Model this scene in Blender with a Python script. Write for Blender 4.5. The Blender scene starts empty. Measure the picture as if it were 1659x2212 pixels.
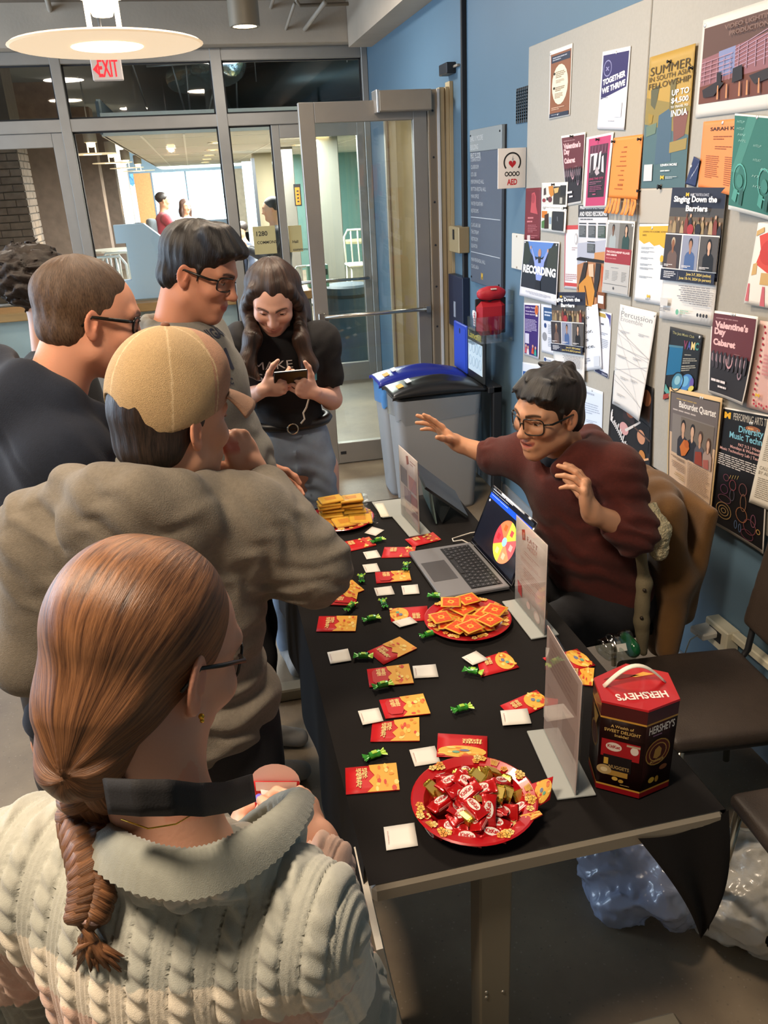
import bpy,bmesh,math,random
import numpy as np
from mathutils import Vector,Matrix,Euler
from mathutils.bvhtree import BVHTree

random.seed(7)
SC = bpy.context.scene
COL = SC.collection
PI = math.pi

# ------------------------------------------------------------------ camera
W,HGT = 1659,2212
FPX = 1740.73
CH = 1.88                                   # camera height
RM = np.array([[0.97496472,0.1260379,-0.1831891],
    [-0.21734328,0.36615797,-0.90481503],
    [-0.04696484,0.92197765,0.3843846]])
cam_data = bpy.data.cameras.new('camera')
cam_data.sensor_fit = 'VERTICAL'
cam_data.sensor_height = 24.0
cam_data.lens = FPX / HGT * 24.0
cam_data.clip_start = 0.02
cam_data.clip_end = 200
cam = bpy.data.objects.new('camera',cam_data)
COL.objects.link(cam)
cam.matrix_world = Matrix([[*RM[0],0],[*RM[1],0],[*RM[2],CH],[0,0,0,1]])
SC.camera = cam

# ------------------------------------------------------------------ world, lights, exposure
SC.view_settings.view_transform = 'Standard'
SC.view_settings.look = 'None'
SC.view_settings.gamma = 1.0
SC.view_settings.use_curve_mapping = False
SC.view_settings.exposure = 0.25
try:
 SC.cycles.use_denoising = True
 SC.cycles.max_bounces = 8
 SC.cycles.transparent_max_bounces = 16
 SC.cycles.caustics_reflective = False
 SC.cycles.caustics_refractive = False
 SC.cycles.sample_clamp_indirect = 4.0
except Exception:
 pass

world = bpy.data.worlds.new('world')
SC.world = world
world.use_nodes = True
wn = world.node_tree.nodes
wn['Background'].inputs[0].default_value = (0.55,0.75,1.0,1)
wn['Background'].inputs[1].default_value = 4.0

def area(name,loc,size,power,color,rot=(0,0,0),size_y=None,spread=None):
 l = bpy.data.lights.new(name,'AREA')
 l.energy = power
 l.color = color
 l.size = size
 if size_y:
  l.shape = 'RECTANGLE'
  l.size_y = size_y
 if not size_y:
  l.shape = 'DISK'
 if spread:
  l.spread = spread
 o = bpy.data.objects.new(name,l)
 COL.objects.link(o)
 o.location = loc
 o.rotation_euler = rot
 return o

WARM = (1.0,0.80,0.60)
COOL = (0.72,0.86,1.0)
# ceiling lamps of this lobby (behind and above the camera, and over the table)
area('ceiling_lamp',(-0.75,0.55,3.1),0.45,62,WARM)
area('ceiling_lamp',(-1.6,2.2,3.1),0.45,40,WARM)
area('ceiling_lamp',(0.35,2.9,3.1),0.45,44,WARM)
area('ceiling_lamp',(-1.3,4.6,3.1),0.45,34,(1.0,0.87,0.72))
area('ceiling_lamp',(0.5,5.9,3.1),0.45,36,(1.0,0.93,0.85))
# unseen area light added far to the left for cool daylight
area('window_daylight',(-4.45,5.6,1.7),2.4,120,COOL,(0,-PI / 2,0),2.8)
# hall beyond the glass
for yy in (11.0,15.0,19.0):
 area('hall_lamp',(0.9,yy,2.36),1.6,480,(1.0,0.95,0.90),(0,0,0),2.5)
area('hall_window_daylight',(-0.6,24.6,1.6),5.0,1500,(0.8,0.93,1.0),(PI / 2,0,0),3.0)
area('side_room_lamp',(2.9,6.7,2.6),0.8,60,(1.0,0.90,0.66))

# ------------------------------------------------------------------ helpers
PC = np.array([W / 2,HGT / 2])
CAMP = np.array([0,0,CH])

def ray(p):
 return RM @ np.array([p[0] - PC[0],-(p[1] - PC[1]),-FPX])

def at_x(p,x):
 r = ray(p)
 return CAMP + r * (x / r[0])

def at_y(p,y):
 r = ray(p)
 return CAMP + r * (y / r[1])

def at_z(p,z):
 r = ray(p)
 return CAMP + r * ((z - CH) / r[2])

def ppm(w):
 """photo pixels per metre at a world point"""
 c = RM.T @ (np.array(w) - CAMP)
 return FPX / -c[2]

def lin(c):
 if isinstance(c,str):
  c = c.lstrip('#')
  c = [int(c[i:i + 2],16) / 255 for i in (0,2,4)]
 return tuple(x / 12.92 if x <= 0.04045 else ((x + 0.055) / 1.055) ** 2.4 for x in c[:3])

MATS = {}

def mat(name,col=None,rough=0.6,metal=0.0,noise=None,bump=None,emit=None,estr=1.0,alpha=None,trans=None,ior=1.45,
  sheen=0.0,sss=0.0,spec=0.5,coat=0.0,wave=None,scale3=None):
 """Principled material; col None -> colour attribute 'Col'. noise=(scale, amount), bump=(scale, strength[, detail])"""
 if name in MATS:
  return MATS[name]
 m = bpy.data.materials.new(name)
 m.use_nodes = True
 nt = m.node_tree
 N,L = nt.nodes,nt.links
 b = N['Principled BSDF']
 b.inputs['Roughness'].default_value = rough
 b.inputs['Metallic'].default_value = metal
 b.inputs['Specular IOR Level'].default_value = spec
 src = None
 if col is None:
  a = N.new('ShaderNodeAttribute')
  a.attribute_name = 'Col'
  src = a.outputs['Color']
 tc = None
 if noise or bump or wave:
  tc = N.new('ShaderNodeTexCoord')
  cs = tc.outputs['Object']
  if scale3:
   mp = N.new('ShaderNodeMapping')
   mp.inputs['Scale'].default_value = scale3
   L.new(cs,mp.inputs['Vector'])
   cs = mp.outputs['Vector']
 if noise:
  n = N.new('ShaderNodeTexNoise')
  n.inputs['Scale'].default_value = noise[0]
  n.inputs['Detail'].default_value = 5
  L.new(cs,n.inputs['Vector'])
  r = N.new('ShaderNodeMapRange')
  r.inputs[1].default_value = 0.3
  r.inputs[2].default_value = 0.7
  r.inputs[3].default_value = 1 - noise[1]
  r.inputs[4].default_value = 1 + noise[1]
  L.new(n.outputs['Fac'],r.inputs[0])
  mx = N.new('ShaderNodeMix')
  mx.data_type = 'RGBA'
  mx.blend_type = 'MULTIPLY'
  mx.inputs[0].default_value = 1
  if src:
   L.new(src,mx.inputs[6])
  else:
   mx.inputs[6].default_value = (*lin(col),1)
  cmb = N.new('ShaderNodeCombineColor')
  for i in range(3):
   L.new(r.outputs[0],cmb.inputs[i])
  L.new(cmb.outputs[0],mx.inputs[7])
  src = mx.outputs[2]
 if src:
  L.new(src,b.inputs['Base Color'])
 else:
  b.inputs['Base Color'].default_value = (*lin(col),1)
 if bump:
  n = N.new('ShaderNodeTexNoise')
  n.inputs['Scale'].default_value = bump[0]
  n.inputs['Detail'].default_value = bump[2] if len(bump) > 2 else 3
  L.new(cs,n.inputs['Vector'])
  bp = N.new('ShaderNodeBump')
  bp.inputs['Strength'].default_value = bump[1]
  bp.inputs['Distance'].default_value = 0.01
  L.new(n.outputs['Fac'],bp.inputs['Height'])
  L.new(bp.outputs['Normal'],b.inputs['Normal'])
 if wave:
  n = N.new('ShaderNodeTexWave')
  n.inputs['Scale'].default_value = wave[0]
  n.inputs['Distortion'].default_value = wave[2] if len(wave) > 2 else 0
  L.new(cs,n.inputs['Vector'])
  bp = N.new('ShaderNodeBump')
  bp.inputs['Strength'].default_value = wave[1]
  bp.inputs['Distance'].default_value = 0.01
  L.new(n.outputs['Fac'],bp.inputs['Height'])
  L.new(bp.outputs['Normal'],b.inputs['Normal'])
 if emit:
  b.inputs['Emission Color'].default_value = (*lin(emit),1)
  b.inputs['Emission Strength'].default_value = estr
 if alpha is not None:
  b.inputs['Alpha'].default_value = alpha
 if trans is not None:
  b.inputs['Transmission Weight'].default_value = trans
  b.inputs['IOR'].default_value = ior
 if sheen:
  b.inputs['Sheen Weight'].default_value = sheen
  b.inputs['Sheen Roughness'].default_value = 0.5
 if sss:
  b.inputs['Subsurface Weight'].default_value = sss
  b.inputs['Subsurface Radius'].default_value = (1.0,0.35,0.2)
  b.inputs['Subsurface Scale'].default_value = 0.008
 if coat:
  b.inputs['Coat Weight'].default_value = coat
 MATS[name] = m
 return m

def glassy(name,tint=(0.93,0.97,0.96),refl=0.06,rough=0.02):
 """thin clear sheet: mostly transparent, Fresnel mirror on top"""
 if name in MATS:
  return MATS[name]
 m = bpy.data.materials.new(name)
 m.use_nodes = True
 nt = m.node_tree
 N,L = nt.nodes,nt.links
 N.remove(N['Principled BSDF'])
 t = N.new('ShaderNodeBsdfTransparent')
 t.inputs[0].default_value = (*tint,1)
 g = N.new('ShaderNodeBsdfGlossy')
 g.inputs['Roughness'].default_value = rough
 fr = N.new('ShaderNodeFresnel')
 fr.inputs[0].default_value = 1.45
 ad = N.new('ShaderNodeMath')
 ad.operation = 'ADD'
 ad.inputs[1].default_value = refl - 0.04
 ad.use_clamp = True
 L.new(fr.outputs[0],ad.inputs[0])
 ge = N.new('ShaderNodeNewGeometry')
 fb = N.new('ShaderNodeMath')
 fb.operation = 'SUBTRACT'
 fb.inputs[0].default_value = 1.0
 L.new(ge.outputs['Backfacing'],fb.inputs[1])
 ml = N.new('ShaderNodeMath')
 ml.operation = 'MULTIPLY'
 L.new(ad.outputs[0],ml.inputs[0])
 L.new(fb.outputs[0],ml.inputs[1])
 ad = ml
 mx = N.new('ShaderNodeMixShader')
 L.new(ad.outputs[0],mx.inputs[0])
 L.new(t.outputs[0],mx.inputs[1])
 L.new(g.outputs[0],mx.inputs[2])
 L.new(mx.outputs[0],N['Material Output'].inputs[0])
 MATS[name] = m
 return m

def tag(o,label=None,cat=None,group=None,kind=None):
 if label:
  o['label'] = label
 if cat:
  o['category'] = cat
 if group:
  o['group'] = group
 if kind:
  o['kind'] = kind
 return o

def thing(name,label,cat,loc=(0,0,0),rot=None,group=None):
 o = bpy.data.objects.new(name,None)
 COL.objects.link(o)
 o.empty_display_size = 0.05
 o.location = Vector([float(a) for a in loc])
 if rot is not None:
  if isinstance(rot,(int,float)):
   o.rotation_euler = (0,0,rot)
  elif isinstance(rot,Matrix):
   o.rotation_euler = rot.to_euler()
  else:
   o.rotation_euler = rot
 return tag(o,label,cat,group)

def wm(o):
 m = o.matrix_basis.copy()
 p = o.parent
 while p:
  m = p.matrix_basis @ m
  p = p.parent
 return m

def copy_tree(o,parent=None):
 c = o.copy()
 COL.objects.link(c)
 c.parent = parent
 for ch in list(o.children):
  copy_tree(ch,c)
 return c

WHITE = (1,1,1)

def frame_to(d,up=(0,0,1)):
 """3x3 with columns x,y,z where z = d"""
 d = np.array(d,float)
 d /= np.linalg.norm(d)
 u = np.array(up,float)
 if abs(d @ u) > 0.97 * np.linalg.norm(u):
  u = np.array([0,1.0,0])
 x = np.cross(u,d)
 x /= np.linalg.norm(x)
 return np.array([x,np.cross(d,x),d]).T

def rotz(a):
 return np.array([[math.cos(a),-math.sin(a),0],[math.sin(a),math.cos(a),0],[0,0,1]])

def rotx(a):
 return np.array([[1,0,0],[0,math.cos(a),-math.sin(a)],[0,math.sin(a),math.cos(a)]])

def roty(a):
 return np.array([[math.cos(a),0,math.sin(a)],[0,1,0],[-math.sin(a),0,math.cos(a)]])

class MB:
 """mesh builder: collects shapes, build() links ONE object"""

 def __init__(s):
  s.v,s.f,s.c,s.mi,s.sm = [],[],[],[],[]
  s.n = 0

 def add(s,v,f,col=WHITE,smooth=False,mi=0):
  v = np.asarray(v,float).reshape(-1,3)
  if isinstance(col,str):
   col = lin(col)
  n = s.n
  s.v.append(v)
  s.n += len(v)
  for q in f:
   s.f.append([i + n for i in q])
  k = len(s.f) - len(s.c)
  s.c += [col] * k
  s.mi += [mi] * k
  s.sm += [smooth] * k
  return s

 def box(s,c,size,R=None,col=WHITE,mi=0,bev=0.0):
  h = np.array(size,float) / 2
  if bev > 0:
   b = min(bev,*(h * 0.98))
   # chamfered box: 24 verts
   vs,fs = [],[]
   key = {}
   for sx in (-1,1):
    for sy in (-1,1):
     for sz in (-1,1):
      for ax in range(3):
       p = np.array([sx,sy,sz]) * h
       q = p.copy()
       for o in range(3):
        if o != ax:
         q[o] -= (sx,sy,sz)[o] * b
       key[(sx,sy,sz,ax)] = len(vs)
       vs.append(q)
   for ax in range(3):
    o1,o2 = [(1,2),(2,0),(0,1)][ax]
    for sg in (-1,1):
     loop = []
     for a1,a2 in ((-1,-1),(1,-1),(1,1),(-1,1)):
      k = [0,0,0]
      k[ax] = sg
      k[o1] = a1
      k[o2] = a2
      loop.append(key[(*k,ax)])
     fs.append(loop if sg > 0 else loop[::-1])
    for s1 in (-1,1):
     for s2 in (-1,1):
      k = {ax: None,o1: s1,o2: s2}
      a = [0,0,0]
      a[o1] = s1
      a[o2] = s2
      a[ax] = -1
      bq = list(a)
      bq[ax] = 1
      loop = [key[(*a,o1)],key[(*bq,o1)],key[(*bq,o2)],key[(*a,o2)]]
      fs.append(loop if s1 * s2 < 0 else loop[::-1])
   for sx in (-1,1):
    for sy in (-1,1):
     for sz in (-1,1):
      t = [key[(sx,sy,sz,0)],key[(sx,sy,sz,1)],key[(sx,sy,sz,2)]]
      fs.append(t if sx * sy * sz > 0 else t[::-1])
   v = np.array(vs)
  else:
   v = np.array([[x,y,z] for x in (-1,1) for y in (-1,1) for z in (-1,1)]) * h
   fs = [[0,1,3,2],[4,6,7,5],[0,4,5,1],[2,3,7,6],[0,2,6,4],[1,5,7,3]]
  if R is not None:
   v = v @ np.asarray(R).T
  return s.add(v + np.array(c,float),fs,col,False,mi)

 def span(s,a,b,col=WHITE,mi=0,bev=0.0):
  a,b = np.minimum(a,b),np.maximum(a,b)
  return s.box((np.array(a) + b) / 2,np.array(b) - a,None,col,mi,bev)

 def beam(s,p,q,w,h,col=WHITE,mi=0,bev=0.0,up=(0,0,1)):
  p,q = np.array(p,float),np.array(q,float)
  R = frame_to(q - p,up)
  return s.box((p + q) / 2,(w,h,np.linalg.norm(q - p)),R,col,mi,bev)

 def tube(s,pts,r,n=8,col=WHITE,mi=0,cap=True,closed=False,flat=None):
  P = np.array(pts,float)
  m = len(P)
  r = np.broadcast_to(np.array(r,float),(m,))
  T = np.gradient(P,axis=0) if m > 2 else np.array([P[1] - P[0]] * 2)
  if closed:
   T = np.roll(P,-1,0) - np.roll(P,1,0)
  T /= np.linalg.norm(T,axis=1)[:,None] + 1e-12
  X = frame_to(T[0])[:,0]
  V = []
  for i in range(m):
   X = X - T[i] * (X @ T[i])
   X /= np.linalg.norm(X) + 1e-12
   Y = np.cross(T[i],X)
   fx = flat if flat else 1.0
   for k in range(n):
    a = 2 * PI * k / n
    V.append(P[i] + r[i] * (math.cos(a) * X + fx * math.sin(a) * Y))
  F = []
  for i in range(m if closed else m - 1):
   j = (i + 1) % m
   for k in range(n):
    l = (k + 1) % n
    F.append([i * n + k,i * n + l,j * n + l,j * n + k])
  if cap and not closed:
   F.append(list(range(n))[::-1])
   F.append([(m - 1) * n + k for k in range(n)])
  return s.add(V,F,col,True,mi)

 def lathe(s,prof,n=24,c=(0,0,0),R=None,col=WHITE,mi=0,smooth=True,sx=1.0,sy=1.0,cols=None):
  """prof: list of (r, z)"""
  V,m = [],len(prof)
  for r_,z in prof:
   for k in range(n):
    a = 2 * PI * k / n
    V.append((sx * r_ * math.cos(a),sy * r_ * math.sin(a),z))
  V = np.array(V)
  if R is not None:
   V = V @ np.asarray(R).T
  V = V + np.array(c,float)
  for i in range(m - 1):
   F = []
   for k in range(n):
    l = (k + 1) % n
    F.append([k,l,n + l,n + k])
   s.add(V[i * n:(i + 2) * n],F,cols[i] if cols else col,smooth,mi)
  return s

 def disc(s,c,r,n=20,R=None,col=WHITE,mi=0,ry=None):
  V = np.array([[r * math.cos(2 * PI * k / n),(ry or r) * math.sin(2 * PI * k / n),0] for k in range(n)])
  if R is not None:
   V = V @ np.asarray(R).T
  return s.add(V + np.array(c,float),[list(range(n))],col,False,mi)

 def prism(s,poly,h,c=(0,0,0),R=None,col=WHITE,mi=0):
  n = len(poly)
  V = np.array([[x,y,z] for z in (0,h) for x,y in poly],float)
  if R is not None:
   V = V @ np.asarray(R).T
  F = [list(range(n))[::-1],list(range(n,2 * n))] + [[k,(k + 1) % n,n + (k + 1) % n,n + k] for k in range(n)]
  return s.add(V + np.array(c,float),F,col,False,mi)

 def ball(s,c,r,nu=12,nv=8,R=None,col=WHITE,mi=0):
  r = np.broadcast_to(np.array(r,float),(3,))
  V = []
  for i in range(nv + 1):
   t = PI * i / nv
   for k in range(nu):
    a = 2 * PI * k / nu
    V.append((math.sin(t) * math.cos(a),math.sin(t) * math.sin(a),-math.cos(t)))
  V = np.array(V) * r
  if R is not None:
   V = V @ np.asarray(R).T
  F = [[i * nu + k,i * nu + (k + 1) % nu,(i + 1) * nu + (k + 1) % nu,(i + 1) * nu + k] for i in range(nv) for k in range(nu)]
  return s.add(V + np.array(c,float),F,col,True,mi)

 def grid(s,fn,nu,nv,col=WHITE,mi=0,thick=0.0,smooth=True,wrap=False):
  """fn(u,v)->xyz over 0..1; thick extrudes along normal"""
  P = np.array([[fn(i / nu,j / nv) for j in range(nv + 1)] for i in range(nu + 1)],float)
  idx = lambda i,j: i * (nv + 1) + j
  F = [[idx(i,j),idx(i + 1,j),idx(i + 1,j + 1),idx(i,j + 1)] for i in range(nu) for j in range(nv)]
  V = P.reshape(-1,3)
  if thick:
   du = np.gradient(P,axis=0)
   dv = np.gradient(P,axis=1)
   Nn = np.cross(du,dv)
   Nn /= np.linalg.norm(Nn,axis=2)[...,None] + 1e-12
   B = (P - Nn * thick).reshape(-1,3)
   n = len(V)
   V = np.vstack([V,B])
   F2 = [[a + n for a in q[::-1]] for q in F]
   rim = [(idx(i,0),idx(i + 1,0)) for i in range(nu)] + [(idx(nu,j),idx(nu,j + 1)) for j in range(nv)] + \
     [(idx(i,nv),idx(i - 1,nv)) for i in range(nu,0,-1)] + [(idx(0,j),idx(0,j - 1)) for j in range(nv,0,-1)]
   F = F + F2 + [[b,a,a + n,b + n] for a,b in rim]
  return s.add(V,F,col,smooth,mi)

 def build(s,name,mats,parent=None,loc=None,rot=None,world=True):
  """world: vertices are world coordinates (made local to parent); loc: own origin"""
  V = np.vstack(s.v)
  M = wm(parent) if parent else Matrix()
  o = None
  if world and parent:
   Mi = np.array(M.inverted())
   V = V @ Mi[:3,:3].T + Mi[:3,3]
  if loc is not None and world and not parent:
   V = V - np.array(loc,float)
  me = mesh_from(name,V,s.f,mats,s.c,s.mi,s.sm)
  o = bpy.data.objects.new(name,me)
  COL.objects.link(o)
  if parent:
   o.parent = parent
  if loc is not None and not (parent and world):
   o.location = Vector([float(a) for a in loc])
  if rot is not None:
   o.rotation_euler = rot
  return o

def mesh_from(name,V,F,mats,fcol=None,mi=None,sm=None,vcol=None,quads=None):
 me = bpy.data.meshes.new(name)
 if quads is not None:
  n = len(quads)
  me.vertices.add(len(V))
  me.vertices.foreach_set('co',np.ascontiguousarray(V,np.float32).ravel())
  me.loops.add(n * 4)
  me.loops.foreach_set('vertex_index',np.ascontiguousarray(quads,np.int32).ravel())
  me.polygons.add(n)
  me.polygons.foreach_set('loop_start',np.arange(0,4 * n,4,dtype=np.int32))
  me.polygons.foreach_set('use_smooth',np.ones(n,bool))
  me.update(calc_edges=True)
 else:
  me.from_pydata(np.asarray(V).tolist(),[],F)
  me.update()
 if not isinstance(mats,(list,tuple)):
  mats = [mats]
 for m in mats:
  me.materials.append(m)
 if vcol is not None:
  a = me.color_attributes.new('Col','FLOAT_COLOR','POINT')
  c = np.ones((len(V),4),np.float32)
  c[:,:3] = vcol
  a.data.foreach_set('color',c.ravel())
 elif fcol is not None:
  if any(c is not WHITE for c in fcol):
   a = me.color_attributes.new('Col','FLOAT_COLOR','CORNER')
   tot = np.array([len(q) for q in F])
   c = np.ones((len(F),4),np.float32)
   c[:,:3] = np.array(fcol)
   a.data.foreach_set('color',np.repeat(c,tot,axis=0).ravel())
 if mi is not None and len(mats) > 1:
  me.polygons.foreach_set('material_index',np.array(mi,np.int32))
 if sm is not None:
  me.polygons.foreach_set('use_smooth',np.array(sm,bool))
 return me

def struct(o):
 o['kind'] = 'structure'
 return o

# ---- lettering: outline of a string as triangles in a 1-high frame
_FONTC = {}

def letter_mesh(txt,bold=0.0,shear=0.0):
 k = (txt,bold,shear)
 if k in _FONTC:
  return _FONTC[k]
 cu = bpy.data.curves.new('t','FONT')
 cu.body = txt
 cu.size = 1.0
 cu.offset = bold
 cu.shear = shear
 cu.resolution_u = 3
 cu.space_line = 0.95
 cu.align_x = 'LEFT'
 o = bpy.data.objects.new('t',cu)
 COL.objects.link(o)
 dg = bpy.context.evaluated_depsgraph_get()
 dg.update()
 me = o.evaluated_get(dg).to_mesh()
 V = np.array([v.co[:2] for v in me.vertices]) if len(me.vertices) else np.zeros((0,2))
 F = [list(p.vertices) for p in me.polygons]
 o.evaluated_get(dg).to_mesh_clear()
 bpy.data.objects.remove(o)
 bpy.data.curves.remove(cu)
 if len(V) == 0:
  V = np.zeros((1,2))
  F = []
 x0,x1 = V[:,0].min(),V[:,0].max()
 y0,y1 = V[:,1].min(),V[:,1].max()
 _FONTC[k] = (V - [x0,y0],F,x1 - x0,y1 - y0)
 return _FONTC[k]

# ------------------------------------------------------------------ blended-solid modeller (organic shapes)
class Sdf:
 def __init__(s):
  s.p = []
  s.R,s.t,s.s = np.eye(3),np.zeros(3),1.0

 def frame(s,R=None,t=None,sc=1.0):
  s.R = np.eye(3) if R is None else np.array(R,float)
  s.t = np.zeros(3) if t is None else np.array(t,float)
  s.s = sc
  return s

 def _w(s,p):
  return s.R @ (np.array(p,float) * s.s) + s.t

 def cap(s,a,b,ra,rb=None,k=0.02,op=1):
  rb = ra if rb is None else rb
  s.p.append(('c',s._w(a),s._w(b),ra * s.s,rb * s.s,k * s.s,op))
  return s

 def chain(s,pts,rs,k=0.02):
  for i in range(len(pts) - 1):
   s.cap(pts[i],pts[i + 1],rs[i],rs[i + 1],k)
  return s

 def ell(s,c,r,R=None,k=0.02,op=1):
  R = s.R if R is None else s.R @ np.array(R,float)
  s.p.append(('e',s._w(c),np.array(r,float) * s.s,R,None,k * s.s,op))
  return s

 def box(s,c,h,R=None,rd=0.005,k=0.01,op=1):
  R = s.R if R is None else s.R @ np.array(R,float)
  s.p.append(('b',s._w(c),np.array(h,float) * s.s,R,rd * s.s,k * s.s,op))
  return s

 def plane(s,c,n,k=0.005,op=-1):
  """op -1 cuts away the side n points to"""
  n = s.R @ (np.array(n,float) / np.linalg.norm(n))
  s.p.append(('p',s._w(c),n,0,0,k * s.s,op))
  return s

 @staticmethod
 def d(pr,P):
  t = pr[0]
  if t == 'c':
   _,a,b,ra,rb,_,_ = pr
   ba = b - a
   pa = P - a
   h = np.clip(pa @ ba / (ba @ ba + 1e-12),0,1)
   q = pa - h[:,None] * ba
   return np.sqrt((q * q).sum(1)) - (ra + (rb - ra) * h)
  if t == 'e':
   _,c,r,R,_,_,_ = pr
   q = (P - c) @ R
   k0 = np.sqrt(((q / r) ** 2).sum(1))
   k1 = np.sqrt(((q / (r * r)) ** 2).sum(1))
   return np.where(k1 > 1e-9,k0 * (k0 - 1) / np.maximum(k1,1e-9),-r.min())
  if t == 'b':
   _,c,h,R,rd,_,_ = pr
   q = np.abs((P - c) @ R) - (h - rd)
   return np.sqrt((np.maximum(q,0) ** 2).sum(1)) + np.minimum(q.max(1),0) - rd
  _,c,n,_,_,_,_ = pr
  return -((P - c) @ n)

 @staticmethod
 def comb(D,e,k,op):
  if op > 0:
   h = np.maximum(k - np.abs(D - e),0) / k
   return np.minimum(D,e) - h * h * k * 0.25
  e = -e
  h = np.maximum(k - np.abs(D - e),0) / k
  return np.maximum(D,e) + h * h * k * 0.25

 def bounds(s):
  lo,hi = np.full(3,1e9),np.full(3,-1e9)
  for pr in s.p:
   if pr[6] < 0:
    continue
   if pr[0] == 'c':
    a,b,ra,rb = pr[1:5]
    lo = np.minimum(lo,np.minimum(a - ra,b - rb))
    hi = np.maximum(hi,np.maximum(a + ra,b + rb))
   elif pr[0] in 'eb':
    m = np.abs(pr[3]) @ pr[2] if pr[0] == 'b' else np.sqrt((pr[3] ** 2) @ (pr[2] ** 2))
    lo = np.minimum(lo,pr[1] - m)
    hi = np.maximum(hi,pr[1] + m)
  return lo,hi

 def value(s,P):
  D = np.full(len(P),1e3)
  for pr in s.p:
   D = s.comb(D,s.d(pr,P),pr[5],pr[6])
  return D

 def mesh(s,h,disp=None,pad=0.03,nb=6,dmax=0.0,clip=None):
  lo,hi = s.bounds()
  lo = lo - pad
  hi = hi + pad
  B = nb * h
  nbk = np.ceil((hi - lo) / B).astype(int)
  ii = np.stack(np.meshgrid(*[np.arange(n) for n in nbk],indexing='ij'),-1).reshape(-1,3)
  cen = lo + (ii + 0.5) * B
  Rb = 0.87 * B
  Dp = np.array([s.d(pr,cen) for pr in s.p])
  D = np.full(len(cen),1e3)
  for i,pr in enumerate(s.p):
   D = s.comb(D,Dp[i],pr[5],pr[6])
  keep = np.abs(D) < 2.1 * Rb + dmax
  if clip is not None:
   keep &= clip(cen)
  ii,D,Dp = ii[keep],D[keep],Dp[:,keep]
  M = len(ii)
  m1 = nb + 1
  lg = np.stack(np.meshgrid(*[np.arange(m1)] * 3,indexing='ij'),-1).reshape(-1,3)
  P = (lo + (ii[:,None,:] * nb + lg[None]) * h)
  val = np.full((M,m1 ** 3),1e3)
  for i,pr in enumerate(s.p):
   k = pr[5]
   if pr[6] > 0:
    rel = Dp[i] < D + 2.2 * k + 3 * Rb
   else:
    rel = -Dp[i] > D - 2.2 * k - 3 * Rb
   idx = np.nonzero(rel)[0]
   if len(idx) == 0:
    continue
   q = P[idx].reshape(-1,3)
   val[idx] = s.comb(val[idx].ravel(),s.d(pr,q),k,pr[6]).reshape(len(idx),-1)
  if disp is not None:
   near = np.abs(val) < 4 * h + dmax
   val[near] -= disp(P[near])
  val = val.reshape(M,m1,m1,m1)
  val = np.where(val == 0,1e-9,val)
  S = val < 0
  cnt = np.zeros((M,nb,nb,nb),int)
  off = [(a,b,c) for a in (0,1) for b in (0,1) for c in (0,1)]
  for a,b,c in off:
   cnt += S[:,a:a + nb,b:b + nb,c:c + nb]
  act = np.argwhere((cnt > 0) & (cnt < 8))
  bi,li = act[:,0],act[:,1:]
  cv = np.array([val[bi,li[:,0] + a,li[:,1] + b,li[:,2] + c] for a,b,c in off])
  pos = np.zeros((len(act),3))
  num = np.zeros(len(act))
  for i in range(8):
   for ax,bit in ((0,4),(1,2),(2,1)):
    if i & bit:
     continue
    j = i | bit
    x = (cv[i] < 0) != (cv[j] < 0)
    t = np.where(x,cv[i] / np.where(x,cv[i] - cv[j],1),0)
    e = np.tile(np.array(off[i],float),(len(act),1))
    e[:,ax] += t
    pos += e * x[:,None]
    num += x
  pos /= num[:,None]
  G = ii[bi] * nb + li
  V = lo + (G + pos) * h
  nn = nbk * nb + 2
  gid = (G[:,0] * nn[1] + G[:,1]) * nn[2] + G[:,2]
  order = np.argsort(gid)
  V,gs = V[order],gid[order]
  Q = []
  st = [nn[1] * nn[2],nn[2],1]
  for ax in range(3):
   sl0 = [slice(None)] + [slice(0,nb)] * 3
   sl1 = list(sl0)
   sl1[1 + ax] = slice(1,nb + 1)
   s0,s1 = S[tuple(sl0)],S[tuple(sl1)]
   e = np.argwhere(s0 != s1)
   if len(e) == 0:
    continue
   g = ii[e[:,0]] * nb + e[:,1:]
   base = (g[:,0] * nn[1] + g[:,1]) * nn[2] + g[:,2]
   u,v = st[(ax + 1) % 3],st[(ax + 2) % 3]
   c4 = np.stack([base - u - v,base - v,base,base - u],1)
   k = np.searchsorted(gs,c4)
   k = np.minimum(k,len(gs) - 1)
   ok = (gs[k] == c4).all(1)
   k = k[ok]
   fl = s0[e[:,0],e[:,1],e[:,2],e[:,3]][ok]
   k = np.where(fl[:,None],k,k[:,::-1])
   Q.append(k)
  Q = np.vstack(Q)
  return V,Q

def smooth_mesh(V,Q,n=1,lam=0.5):
 for _ in range(n):
  acc = np.zeros_like(V)
  cnt = np.zeros(len(V))
  for a in range(4):
   i,j = Q[:,a],Q[:,(a + 1) % 4]
   np.add.at(acc,i,V[j])
   np.add.at(acc,j,V[i])
   np.add.at(cnt,i,1)
   np.add.at(cnt,j,1)
  V = V + lam * (acc / np.maximum(cnt,1)[:,None] - V)
 return V

def vnormals(V,Q):
 n = np.cross(V[Q[:,2]] - V[Q[:,0]],V[Q[:,3]] - V[Q[:,1]])
 N = np.zeros_like(V)
 for a in range(4):
  np.add.at(N,Q[:,a],n)
 return N / (np.linalg.norm(N,axis=1)[:,None] + 1e-12)

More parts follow.
